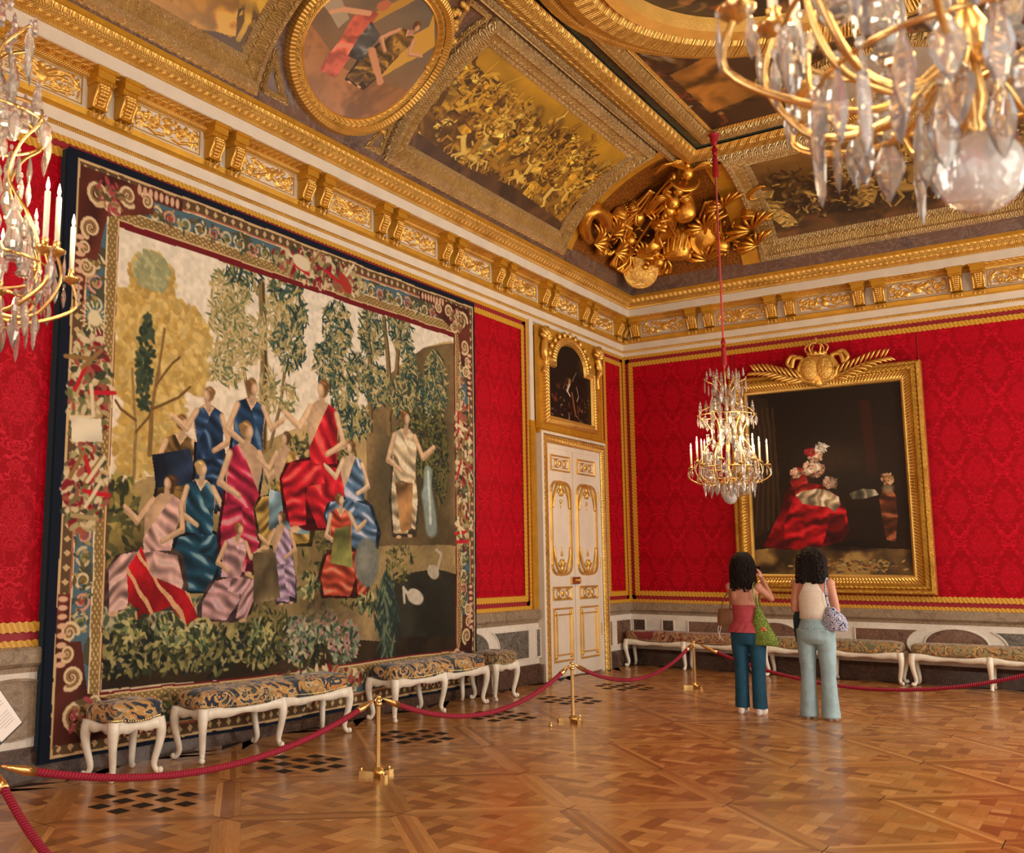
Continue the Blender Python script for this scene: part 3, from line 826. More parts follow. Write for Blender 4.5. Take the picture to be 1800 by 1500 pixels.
        try: me.polygons.foreach_set('loop_total', np.full(len(q), 4, np.int32))
        except Exception: pass
        me.update(calc_edges=True)
        if smooth: me.polygons.foreach_set('use_smooth', np.ones(len(q), bool))
        C = np.clip(s.C, 0, 1); C = np.where(C <= 0.04045, C/12.92, ((C+0.055)/1.055)**2.4)
        ca = me.color_attributes.new('Col', 'FLOAT_COLOR', 'POINT')
        ca.data.foreach_set('color', np.concatenate([C, np.ones((h, w, 1))], -1).astype(np.float32).ravel())
        me.update()
        ob = bpy.data.objects.new(name, me); COL.objects.link(ob); me.materials.append(M[mat])
        if parent is not None: ob.parent = parent
        return ob

def person_blob(A, u, v, h, robe, skin='#c9a27c', hair='#4a3526', lean=0.0, hi=None, arm=0, sit=False, ang=1.3, stripes=None):
    """a loosely painted draped figure: h = height in picture heights, (u, v) = feet"""
    h = h*getattr(A, 'hs', 1.0); k = h/A.asp; fq = 190/h*0.3
    def P(a, b): return (u+(a+lean*b)*k, v-b*h)
    s_ = 1 if arm >= 0 else -1
    dk = np.clip(A.c(robe)*0.35, 0, 1); sd = A.c(skin)*0.84; dressed = A.R.rand() < 0.55
    if sit:
        A.drape([P(-.3*s_, .0), P(-.36*s_, .16), P(-.26*s_, .40), P(-.1*s_, .48), P(.16*s_, .46), P(.38*s_, .40), P(.44*s_, .3), P(.4*s_, .05), P(.2*s_, -.02)], dk, ang, fq, 0.3)
        A.drape([P(-.26*s_, .03), P(-.3*s_, .2), P(-.2*s_, .4), P(.12*s_, .45), P(.2*s_, .2), P(.08*s_, .0)], robe, ang+0.5, fq, 0.36, hi, stripes)
        A.drape([P(.0, .3), P(.04*s_, .45), P(.33*s_, .41), P(.42*s_, .3), P(.34*s_, .0), P(.2*s_, .02), P(.2*s_, .26)], robe, ang-0.4, fq*1.2, 0.45, hi, stripes)
        A.ell(*P(.3*s_, -.01), 0.06*h, 0.025*h, 0, skin, 1, 0.3)
    else:
        A.drape([P(-.15, .0), P(-.2, .25), P(-.17, .55), P(.15, .55), P(.19, .25), P(.17, .0)], dk, ang, fq, 0.3)
        A.drape([P(-.14, .03), P(-.17, .3), P(-.14, .56), P(.02, .54), P(.1, .25), P(.05, .02)], robe, ang, fq, 0.45, hi, stripes)
        A.drape([P(.02, .1), P(.0, .5), P(.14, .55), P(.18, .3), P(.15, .06)], robe, ang+0.5, fq*1.2, 0.45, hi, stripes)
        A.ell(*P(-.07, 0), 0.04*h, 0.016*h, 0, skin, 1, 0.3); A.ell(*P(.08, 0.01), 0.04*h, 0.016*h, 0, skin, 1, 0.3)
    # torso, half bare with a sash
    A.poly([P(-.15, .78), P(-.17, .66), P(-.12, .46), P(.12, .46), P(.16, .68), P(.14, .8), P(.05, .85), P(-.06, .85)], sd)
    A.ell(*P(-.02, .68), 0.11*h, 0.13*h, 0, skin, 0.9, 0.7)
    if dressed: A.drape([P(-.16, .79), P(-.05, .83), P(.06, .83), P(.15, .79), P(.14, .5), P(-.14, .5)], np.clip(A.c(robe)*1.05+0.03, 0, 1), ang+0.3, fq, 0.3, hi); A.poly([P(-.06, .84), P(.06, .84), P(.0, .76)], skin)
    A.drape([P(-.16*s_, .8), P(-.06*s_, .84), P(.15*s_, .52), P(.13*s_, .42), P(-.13*s_, .44)], robe, ang+0.9, fq, 0.4, hi, stripes)
    A.line([P(.13*s_, .79), P(.24*s_, .64), P(.36*s_, .72)], 0.036*h, sd, 1, 0.022*h); A.line([P(.125*s_, .8), P(.23*s_, .655), P(.35*s_, .73)], 0.024*h, skin, 1, 0.015*h)
    A.ell(*P(.375*s_, .74), 0.026*h, 0.02*h, 0.5, skin, 1, 0.4)
    A.line([P(-.14*s_, .78), P(-.21*s_, .58), P(-.03*s_, .5)], 0.034*h, sd, 1, 0.022*h); A.line([P(-.145*s_, .78), P(-.205*s_, .6), P(-.04*s_, .51)], 0.023*h, skin, 1, 0.014*h)
    A.line([P(0, .82), P(.01*s_, .88)], 0.034*h, sd)
    A.ell(*P(-.01*s_, .94), 0.062*h, 0.07*h, 0.1, hair, 1, 0.25); A.ell(*P(.018*s_, .925), 0.040*h, 0.053*h, 0.2*s_, sd, 1, 0.3); A.ell(*P(.025*s_, .93), 0.030*h, 0.043*h, 0.2*s_, skin, 1, 0.6)
    A.ell(*P(-.05*s_, .955), 0.03*h, 0.03*h, 0, hair, 1, 0.3); A.ell(*P(-.015*s_, .975), 0.035*h, 0.014*h, 0.3, np.clip(A.c(hair)*1.7, 0, 1), 0.7, 0.7)

def rider(A, u, v, h, c, c2, dark='#2c1a08', s_=1):
    """galloping horse and rider in one tone family"""
    k = h/A.asp*s_; R = A.R
    def P(a, b): return (u+a*k, v-b*h)
    for cc, o in ((dark, 0.012), (c, 0.0)):
        w = 0.035*h if cc is c else 0.05*h
        for x0, x1, x2 in ((-.3, -.42, -.36), (-.22, -.2, -.3), (.25, .42, .46), (.2, .32, .24)): A.line([P(x0, .34), P(x1+0.05*R.rand(), .18), P(x2, .04)], w, cc, 0.9, w*0.5)
        A.ell(*P(0, .38-o*2), 0.36*h, 0.14*h, 0, cc, 0.95, 0.5)
        A.line([P(.26, .42), P(.42, .6), P(.44, .68)], 0.10*h*(1.2 if cc is dark else 1), cc, 0.95, 0.06*h); A.line([P(.43, .68), P(.58, .58)], 0.05*h, cc, 0.95, 0.03*h)
        A.line([P(-.34, .42), P(-.5, .45), P(-.56, .28)], 0.035*h, cc, 0.9, 0.02*h)
    A.ell(*P(-.05, .43), 0.24*h, 0.06*h, 0, c2, 0.7, 1.0); A.ell(*P(-.27, .4), 0.09*h, 0.09*h, 0, c2, 0.6, 1.0)
    A.line([P(0, .5), P(.04, .78)], 0.10*h, dark, 0.9, 0.09*h); A.line([P(0, .5), P(.03, .78)], 0.08*h, c2, 0.95, 0.075*h)
    A.ell(*P(.05, .92), 0.05*h, 0.06*h, 0, c2, 1, 0.5); A.line([P(.0, .98), P(.1, .99)], 0.03*h, c, 0.9)
    A.line([P(.05, .78), P(.2, .84), P(.3, 1.0)], 0.03*h, c2, 0.95, 0.02*h); A.line([P(.02, .5), P(.1, .34), P(.04, .24)], 0.045*h, c2, 0.95, 0.03*h)
    A.drape([P(-.02, .82), P(-.3, .9), P(-.42, .72), P(-.12, .62)], c, 0.4, 60/h*0.3, 0.4)
def battle(A, n, cols, u0, u1, v0, v1, size, dark):
    R = A.R
    for k in range(n):
        f = k/n; u = u0+(u1-u0)*R.rand(); v = v0+(v1-v0)*(0.15+0.85*f); h = size*(0.6+0.6*f); c = cols[R.randint(len(cols))]; c2 = cols[R.randint(len(cols))]
        A.ell(u, v, h*0.5, h*0.12, 0, dark, 0.5, 0.8)
        t = R.rand()
        if t < 0.75: rider(A, u, v, h, c, c2, dark, 1 if R.rand() < 0.6 else -1)
        else: person_blob(A, u, v, h*0.85, c, c2, dark, (R.rand()-0.5)*1.1, c2, 1 if R.rand() < 0.5 else -1, R.rand() < 0.3)
        if R.rand() < 0.35: A.line([(u, v-h*0.3), (u+(R.rand()-0.3)*0.08, v-h*1.6)], 0.0035, c2, 0.9)
# ---- the great tapestry: a generic wooded scene with draped people in a scrollwork border
def TT(x, y):
    """drawing grid of the tapestry cartoon -> cloth coordinates"""
    w = -0.0005235874*x+5.3284261e-05*y+1
    return (0.00081796755*x+3.9773352e-05*y-0.10452806)/w, (-0.00036237654*x+0.00093667787*y-0.20003765)/w
def tapestry():
    A = Art(780, 616, 1.266, '#d9d0bd', '#e2c9a4', 5, 0.003)
    A.hs = 0.8
    T0, T1, T2, T3 = 0.0855, 0.919, 0.113, 0.902
    # far ground and hills
    g = [(0.080, 0.587), (0.146, 0.543), (0.228, 0.531), (0.329, 0.483), (0.404, 0.440), (0.485, 0.399), (0.574, 0.418), (0.653, 0.316), (0.739, 0.232), (0.824, 0.158), (0.915, 0.122), (0.927, 0.900), (0.087, 0.898)]
    A.drape(g, '#a58c5c', 0.3, 14, 0.12)
    A.drape([(0.637, 0.371), (0.704, 0.253), (0.814, 0.163), (0.919, 0.127), (0.926, 0.647), (0.638, 0.653)], '#6e5a3c', 1.0, 20, 0.2)
    A.ell(*(0.822, 0.428), 0.14, 0.26, 0, '#3f3826', 0.85, 0.5)
    A.ell(*(0.722, 0.479), 0.10, 0.16, 0, '#4a4430', 0.7, 0.5)
    # pond in the lower right corner, dark earth along the foot
    A.drape([(0.640, 0.889), (0.655, 0.778), (0.739, 0.716), (0.850, 0.704), (0.925, 0.718), (0.923, 0.900)], '#2e2c22', 0.0, 40, 0.25)
    A.drape([(0.087, 0.898), (0.088, 0.853), (0.206, 0.850), (0.375, 0.863), (0.578, 0.847), (0.928, 0.873), (0.927, 0.914)], '#3a2c1d', 0.1, 22, 0.25)
    A.drape([(0.519, 0.843), (0.562, 0.798), (0.639, 0.771), (0.705, 0.812), (0.722, 0.870)], '#8d7650', 1.0, 24, 0.3)
    A.ell(*(0.516, 0.559), 0.06, 0.05, 0, '#9c8458', 0.9, 0.4)
    A.drape([(0.461, 0.656), (0.494, 0.584), (0.575, 0.580), (0.638, 0.653), (0.577, 0.715), (0.462, 0.713)], '#8a7348', 0.8, 26, 0.3)
    # ochre tree on the left
    oc = ['#c2a35c', '#b8964e', '#cdb06c', '#b39a5a', '#a98a48']
    for p, a, b, n in (((0.146, 0.190),.05,.05,260), ((0.136, 0.260),.07,.06,420), ((0.193, 0.278),.085,.06,480), ((0.129, 0.354),.06,.07,380), ((0.209, 0.338),.06,.05,300), ((0.162, 0.420),.07,.06,380), ((0.129, 0.485),.05,.06,260)):
        A.ell(p[0], p[1], a, b, 0, '#bd9f5e', 0.6, 0.6); A.leaves(p[0], p[1], a, b, n, 0.011, oc, None, 0.6)
    A.leaves(*(0.145, 0.174), .04, .035, 160, 0.008, ['#98976b', '#8c8f68', '#a9a67c'], None, 0.6)
    A.line([(0.152, 0.502), (0.154, 0.421), (0.164, 0.347), (0.172, 0.272)], 0.007, '#7d6138', 1, 0.003)
    A.line([(0.125, 0.564), (0.126, 0.465), (0.115, 0.357)], 0.005, '#8a7046', 1, 0.003)
    for q in (((262,720),(310,700),(330,680)), ((270,680),(300,640),(312,630)), ((232,740),(205,720),(196,705)), ((232,760),(255,735),(262,720))):
        A.line([TT(*q[0]), TT(*q[1]), TT(*q[2])], 0.003, '#6a4e2c')
    A.leaves(*(0.139, 0.342), .02, .09, 110, 0.009, ['#33402f', '#3d4a38', '#2b3629'], None, 0.5)
    # laurel-like trees in the middle
    lv = ['#2b4038', '#3b5246', '#a3905c', '#8d8353', '#1f3432', '#b7a271', '#4b5c46']
    tan = ['#a8935e', '#b7a271', '#8f8355', '#5f6a48', '#c0ab7a']
    for x0, y0, x1, y1, w in ((455,500,458,790,.015), (470,790,500,640,.005), (445,780,420,640,.005), (583,640,590,800,.008), (640,540,648,760,.012), (672,560,680,760,.011), (700,570,678,740,.011)):
        A.line([TT(x0, y0), TT((x0+x1)/2+4, (y0+y1)/2), TT(x1, y1)], w*0.8, '#7c6640', 1, w)
        A.line([TT(x0+3, y0), TT((x0+x1)/2+7, (y0+y1)/2), TT(x1+3, y1)], w*0.25, '#4c3c24', 1, w*0.3)
    for p, a, b, n, c in (((0.297, 0.174),.055,.05,150,tan), ((0.293, 0.220),.05,.05,150,tan), ((0.336, 0.256),.05,.05,160,tan), ((0.295, 0.310),.05,.045,150,tan), ((0.327, 0.119),.05,.04,120,lv), ((0.425, 0.138),.055,.05,200,lv), ((0.399, 0.205),.05,.05,150,tan), ((0.433, 0.245),.05,.05,190,lv), ((0.453, 0.180),.03,.03,70,lv), ((0.389, 0.349),.03,.05,70,tan), ((0.435, 0.353),.025,.03,50,tan),
        ((0.556, 0.179),.05,.06,240,lv), ((0.534, 0.261),.05,.05,220,lv), ((0.573, 0.329),.045,.05,170,lv), ((0.652, 0.169),.05,.06,230,lv), ((0.739, 0.135),.05,.05,190,lv), ((0.612, 0.271),.04,.05,170,lv), ((0.767, 0.213),.03,.05,120,lv), ((0.669, 0.286),.05,.05,200,lv), ((0.604, 0.376),.06,.04,240,lv),
        ((0.776, 0.295),.09,.07,420,lv), ((0.853, 0.253),.05,.09,360,lv), ((0.794, 0.403),.09,.08,420,['#2f3527', '#3d4028', '#59552f', '#1f281f', '#716a3a']), ((0.861, 0.424),.04,.12,300,['#2f3527', '#6a6236', '#59552f', '#1f281f'])):
        A.leaves(p[0], p[1], a, b, int(n*1.15), 0.0125, c, None, 0.22)
    # clump of bushes left edge and leaves along the foot
    A.leaves(*(0.103, 0.662), .05, .12, 330, 0.013, ['#4a4a2c', '#8e7c42', '#2e3322', '#a89550', '#5a5a34'], None, 0.45)
    A.leaves(*(0.112, 0.776), .05, .07, 220, 0.013, ['#8f8f6c', '#3b4332', '#b9b08a', '#55604a'], None, 0.45)
    for x in range(190, 560, 14):
        A.leaves(*TT(x, 1150-(x-190)*0.08+A.R.randint(-12, 12)), .04, .04, 60, 0.0105, ['#8e8550', '#3d4228', '#a89c60', '#5f6038', '#23281c', '#b4a66c', '#2b3230', '#1e2420'], None, 0.4)
    for p in ((0.204, 0.776), (0.236, 0.792), (0.519, 0.808), (0.464, 0.839), (0.578, 0.859)):
        A.leaves(p[0], p[1], .05, .045, 190, 0.008, ['#8c9a7a', '#c9bd96', '#5a6a52', '#b98a80', '#39463a'], None, 0.5)
    A.leaves(*(0.697, 0.805), .035, .09, 150, 0.03, ['#39493f', '#6f7d5c', '#2a3a36'], 1.55, 0.14)
    # falling water, pale birds
    A.line([(0.826, 0.470), (0.822, 0.526), (0.835, 0.608)], 0.016, '#8fa09a', 0.8, 0.03); A.line([(0.826, 0.470), (0.831, 0.594)], 0.006, '#c9cfc0', 0.8)
    A.ell(*(0.784, 0.770), .035, .02, 0.2, '#cfc3ac'); A.line([(0.761, 0.763), (0.746, 0.749), (0.750, 0.782)], 0.006, '#cfc3ac')
    A.ell(*(0.840, 0.711), .025, .018, 0.3, '#b9ab92'); A.line([(0.854, 0.704), (0.866, 0.669), (0.850, 0.660)], 0.005, '#b9ab92')
    # undergrowth and earth tones behind and under the group
    for q, a, b, c in (((0.516, 0.559), .12, .10, '#5d5230'), ((0.407, 0.623), .12, .08, '#5a4a2c'), ((0.232, 0.660), .14, .09, '#4c4228'), ((0.638, 0.615), .08, .10, '#4e4428'), ((0.142, 0.710), .07, .12, '#3c3620'), ((0.336, 0.766), .12, .05, '#54452a'), ((0.518, 0.773), .10, .05, '#4e4026')):
        A.ell(q[0], q[1], a, b, 0, c, 0.75, 0.7)
    for q, n in (((0.486, 0.465), 120), ((0.574, 0.481), 120), ((0.432, 0.530), 90), ((0.219, 0.578), 90), ((0.517, 0.655), 60), ((0.373, 0.789), 70), ((0.236, 0.812), 90), ((0.608, 0.752), 80), ((0.411, 0.824), 90), ((0.739, 0.690), 70)):
        A.leaves(q[0], q[1], .06, .045, n, 0.010, ['#4a4a2a', '#6f6a3c', '#8a7e48', '#2e3020', '#5a5a34'], None, 0.35)
    # draped company, drawn loosely and in our own arrangement
    sk = '#d0ab85'
    person_blob(A, *(0.190, 0.661), 0.30, '#5d4526', sk, '#6a4c2e', 0.12, '#86693a', 1)
    A.drape([(0.156, 0.502), (0.226, 0.484), (0.245, 0.545), (0.166, 0.561)], '#26334a', 0.7, 90, 0.5, '#8a97a8')
    person_blob(A, *(0.276, 0.601), 0.30, '#1f3450', sk, '#7a5a38', -0.1, '#54708e', -1)
    person_blob(A, *(0.332, 0.593), 0.33, '#213a58', sk, '#6e5030', 0.1, '#5b7590', 1)
    person_blob(A, *(0.250, 0.742), 0.30, '#1d4256', '#d6b48e', '#b08c58', 0.0, '#7fa0a8', 1, True)
    person_blob(A, *(0.329, 0.712), 0.37, '#a32540', sk, '#8a6a40', 0.05, '#d08a8c', 1)
    person_blob(A, *(0.441, 0.656), 0.29, '#9a7b3c', sk, '#4c3c24', -0.06, '#c4aa68', -1, True)
    A.drape([(0.393, 0.544), (0.494, 0.560), (0.488, 0.632), (0.394, 0.623)], '#6d8790', 0.9, 80, 0.5, '#c3ccc6')
    person_blob(A, *(0.531, 0.618), 0.40, '#b01c28', '#d9b48c', '#6a4a2c', -0.05, '#dc5a50', -1, True, 1.5)
    person_blob(A, *(0.615, 0.659), 0.30, '#55708a', '#dcbc96', '#6a4a2c', -0.12, '#c9c6d2', -1, True)
    person_blob(A, *(0.748, 0.631), 0.38, '#b7a380', sk, '#6a4a2c', 0.03, '#d9ccb0', 1)
    A.drape([(0.722, 0.506), (0.779, 0.501), (0.772, 0.610), (0.739, 0.624)], '#a5784a', 1.4, 70, 0.4)
    person_blob(A, *(0.159, 0.773), 0.30, '#c49a8e', '#d8b088', '#4a3020', 0.18, '#d9b6a8', -1, True)
    A.drape([(0.118, 0.700), (0.145, 0.661), (0.164, 0.710), (0.234, 0.742), (0.252, 0.788), (0.231, 0.800), (0.204, 0.766), (0.145, 0.787), (0.127, 0.777)], '#a3161f', 0.9, 50, 0.35, None, '#dca878')
    person_blob(A, *(0.296, 0.796), 0.23, '#bb8f8c', '#d6ae86', '#7a5630', 0.25, '#c9a8b0', 1, True)
    person_blob(A, *(0.436, 0.770), 0.23, '#a58aa0', '#d6ae86', '#5a4026', -0.1, '#d2bcc8', -1)
    person_blob(A, *(0.574, 0.763), 0.28, '#b0452f', '#d6b48e', '#6a4c2e', -0.05, '#d88a6a', 1, True)
    A.drape([(0.553, 0.618), (0.591, 0.610), (0.599, 0.703), (0.543, 0.690)], '#8b8a4a', 1.3, 60, 0.4, '#b9b270')
    A.ell(*(0.639, 0.690), .05, .06, 0, '#77796e', 1, 0.2); A.ell(*(0.632, 0.684), .03, .035, 0, '#a39f8a', 0.6, 0.8)
    # stone drum
    A.drape([(0.358, 0.669), (0.411, 0.668), (0.423, 0.758), (0.360, 0.767)], '#6c5c40', 1.5, 60, 0.3, '#a8956c')
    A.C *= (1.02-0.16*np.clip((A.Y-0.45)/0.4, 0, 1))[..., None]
    for q, n in (((0.258, 0.819), 70), ((0.380, 0.827), 60), ((0.490, 0.737), 50), ((0.639, 0.778), 60), ((0.205, 0.810), 60), ((0.131, 0.796), 60)):
        A.leaves(q[0], q[1], .035, .03, n, 0.009, ['#6f7a50', '#a89c60', '#2c3424', '#b4a874', '#3e4a34'], None, 0.4)
    # overall weaving grain
    A.C *= (0.93+0.14*A.noise(120, 1))[..., None]
    # ---- border, by distance from the edge in metres
    H = 4.81; Wm = 6.09; x = A.X/1.266*Wm; y = A.Y*H
    dx = np.minimum(x, Wm-x+0.05); dy = np.minimum(y+0.03, H-y+0.06); d = np.maximum(np.minimum(dx, dy), 0); hor = dy < dx; al = np.where(hor, x, y)
    def band(a, b, col, mod=None, col2=None):
        m = (d >= a) & (d < b); A.C[m] = A.c(col)
        if mod is not None:
            mm = m & (mod > 0); A.C[mm] = A.c(col2)
    nz = A.noise(30, 3)
    inn = (x > T0*Wm) & (x < T1*Wm) & (y > T2*H) & (y < T3*H)
    keep = A.C.copy()
    def tri(v, p): return np.abs(((v/p) % 1)-0.5)*2
    band(0, 0.095, '#0c1626')
    band(0.095, 0.115, '#c9a878')
    dm = tri(al, 0.11)*0.9+np.abs(d-0.16)/0.045*0.6 < 0.45
    band(0.115, 0.20, '#5c4630', dm*1.0, '#c2a678')
    band(0.20, 0.218, '#a5654a'); band(0.218, 0.228, '#d8bd92')
    band(0.228, 0.40, '#4c6670', (nz-0.56), '#4b4a3a')
    band(0.40, 0.412, '#dcc59a'); band(0.412, 0.50, '#82683e', (np.sin(al*90)*np.cos(d*150)+nz-0.9), '#bfa26a')
    band(0.50, 0.515, '#c9a878'); band(0.515, 0.60, '#6b1a1e')
    A.C[inn] = keep[inn]
    # running scrolls in the blue band
    def putm(mx, my): return mx/Wm, my/H
    def scrolls(horizontal, off, a0, a1):
        t = a0; k = 0
        while t < a1:
            u, v = putm(t, off) if horizontal else putm(off, t)
            sg = 1 if k % 2 else -1
            A.spiral(u, v, 0.0165, 1.6, 0.0034, ('#d3bb90', '#c88f78', '#bfb08a')[k % 3], k*1.7, sg)
            A.ell(u, v, 0.008, 0.008, 0, ('#7a6236', '#9b4640', '#66703f')[k % 3], 1, 0.4)
            A.leaves(u, v, 0.02, 0.02, 12, 0.0055, ['#5d5232', '#a38b57', '#3c4a40'], None, 0.5)
            t += 0.17; k += 1
    scrolls(True, 0.315, 0.9, 5.2); scrolls(True, H-0.315, 0.9, 5.2); scrolls(False, 0.315, 0.9, 3.9); scrolls(False, Wm-0.315, 0.9, 3.9)
    # volute corners on crimson
    for cx, cy, sx, sy in ((0.1, 0.1, 1, 1), (Wm-0.1, 0.1, -1, 1), (0.1, H-0.1, 1, -1), (Wm-0.1, H-0.1, -1, -1)):
        def q(a, b): return putm(cx+sx*a, cy+sy*b)
        for pts in ([(0.02,0.02),(0.78,0.02),(0.78,0.22),(0.30,0.38),(0.22,0.78),(0.02,0.78)], [(0,0.7),(0.11,0.7),(0.11,1.15),(0,1.15)], [(0.7,0),(1.1,0),(1.1,0.11),(0.7,0.11)]):
            A.drape([q(*p) for p in pts], '#54281f', 0.8, 50, 0.3)
        for (a, b, r, tn, an) in ((.2,.2,.12,1.6,0), (.5,.14,.09,1.5,1), (.15,.52,.09,1.5,2), (.36,.3,.07,1.4,3), (.7,.13,.06,1.3,4), (.12,.85,.07,1.5,0), (.1,.7,.05,1.3,2)):
            u, v = q(a, b); A.spiral(u, v, r/H, tn, 0.0065, '#d6bd93', an, sx*sy); A.spiral(u, v, r/H*0.8, tn, 0.003, '#8a6a44', an, sx*sy)
        for k in range(8):
            u, v = q(0.05, 0.62+k*0.07); A.ell(u, v, 0.011, 0.0055, 0, '#d2a888', 1, 0.3)
            u, v = q(0.62+k*0.06, 0.05); A.ell(u, v, 0.0055, 0.011, 0, '#d2a888', 1, 0.3)
        A.leaves(*q(.3, .2), .03, .03, 50, 0.009, ['#c9ae80', '#8d6a48', '#5c4a30', '#a3434a'], None, 0.45)
    # clusters of leaves, scrolls and objects half way along each side
    def cluster(mx, my, rx, ry, n):
        u, v = putm(mx, my)
        A.ell(u, v, rx/H, ry/H, 0, '#3c261c', 0.9, 0.2)
        A.leaves(u, v, rx/H, ry/H, int(n*1.5), 0.010, ['#a99a6a', '#6c6a42', '#7c1d28', '#c9b48a', '#39412f', '#9a5040', '#d2bf98'], None, 0.5)
        for k in range(7):
            an = A.R.rand()*PI; a = u+(A.R.rand()-.5)*1.3*rx/H/A.asp; b = v+(A.R.rand()-.5)*1.3*ry/H; L = 0.025
            A.line([(a-L*math.cos(an)/A.asp, b-L*math.sin(an)), (a+L*math.cos(an)/A.asp, b+L*math.sin(an))], 0.0045, ['#b8202c', '#d6c39c', '#8b6a3c', '#a38e60'][k % 4])
    cluster(0.3, 1.95, 0.2, 0.5, 240); cluster(0.3, 2.75, 0.2, 0.35, 180); cluster(Wm-0.3, 2.0, 0.2, 0.7, 300); cluster(Wm-0.3, 2.9, 0.18, 0.3, 120)
    cluster(3.1, 0.3, 0.75, 0.17, 330); cluster(3.1, H-0.3, 0.7, 0.17, 300)
    A.ell(*putm(2.8, 0.28), 0.03, 0.017, 0.2, '#d8c7a6'); A.ell(*putm(3.5, 0.33), 0.03, 0.016, 0.7, '#a3342a')
    A.drape([putm(0.14, 2.2), putm(0.42, 2.17), putm(0.44, 2.36), putm(0.15, 2.38)], '#cfc4aa', 0.1, 60, 0.1)
    A.ell(*putm(0.31, 1.36), 0.016, 0.016, 0, '#d8caa0', 1, 0.3)
    for k in range(18):
        an = 2*PI*k/18; A.line([putm(0.31+0.085*math.cos(an), 1.36+0.085*math.sin(an)), putm(0.31+0.13*math.cos(an), 1.36+0.13*math.sin(an))], 0.0014, '#d8caa0')
    def fn(U, V):
        yy = -10.95+U*6.09; e = 1-np.abs(V-0.5)*2
        zz = 4.93-V*4.81+0.012*np.sin(U*9+1)*(V > 0.5)*(V-0.5)*2
        xx = 0.115+0.012*np.sin(U*23)*V+0.008*np.sin(U*51+2)*V+0.012*np.sin(U*7+V*3)
        return xx, yy, zz
    root = empty('wall_tapestry', (0.05, -7.9, 0.1))
    tag(root, 'huge woven tapestry of draped people under trees, on the left wall', 'tapestry')
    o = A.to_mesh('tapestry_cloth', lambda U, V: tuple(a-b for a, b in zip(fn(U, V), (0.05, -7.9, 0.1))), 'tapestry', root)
    mb = MB()
    n = 60; V = []; F = []; UVc = []
    for i in range(n+1):
        U = np.array([i/n]); a = [float(q[0]) for q in fn(U, np.array([1.0]))]; V += [(a[0]-0.005-0.05, a[1]+7.9, a[2]-0.1), (0.03-0.05, a[1]+7.9, a[2]-0.1)]
    for i in range(n): F.append((2*i, 2*i+2, 2*i+3, 2*i+1))
    mb.add(V, F)
    mb.box(-0.045, 0.028, -3.04, 3.03, 0.02, 4.82)
    mb.build('backing_cloth', 'navy_cloth', root)
M['tapestry'] = vcol('woven_wool_and_silk', 0.85, weave=0.5, wscale=900, spec=0.2)
tapestry()

def melee(A, n, cols, u0, u1, v0, v1, size=0.05, dark='#2c1a0a'):
    """crowd of tumbling forms in one colour family: dark undersides, lit limbs, rounded bodies"""
    R = A.R
    for k in range(n):
        u = u0+(u1-u0)*R.rand(); v = v0+(v1-v0)*R.rand(); sz = size*(0.5+R.rand()); c = cols[R.randint(len(cols))]; c2 = cols[R.randint(len(cols))]
        th = R.rand()*6.3; kind = R.randint(5)
        if kind <= 1:
            A.ell(u, v+sz*0.05, sz*0.5, sz*0.28, th, dark, 0.45, 0.7); A.ell(u, v, sz*0.42, sz*0.2, th, c, 0.75, 0.9); A.ell(u, v-sz*0.05, sz*0.26, sz*0.1, th, c2, 0.6, 1.0)
        elif kind == 2:
            A.leaves(u, v, sz*0.4, sz*0.3, 7, sz*0.16, [dark, c, c2, c], th, 0.3)
        else:
            p = [(u, v)]
            for q in range(3):
                th += (R.rand()-0.5)*2.2; p.append((p[-1][0]+sz*0.24*math.cos(th)/A.asp, p[-1][1]+sz*0.24*math.sin(th)))
            A.line([(a_, b_+sz*0.03) for a_, b_ in p], sz*0.13, dark, 0.55, sz*0.08); A.line(p, sz*0.10, c, 0.8, sz*0.05)
            if kind == 3: A.ell(p[0][0], p[0][1], sz*0.1, sz*0.12, 0, c2, 0.9, 0.6)
M['canvas'] = vcol('varnished_oil_painting', 0.5, coat=0.12, coat_rough=0.35, bump_noise=0.25)
M['canvas_dark'] = vcol('dark_varnished_portrait', 0.6, coat=0.04, coat_rough=0.3, bump_noise=0.1, spec=0.2)

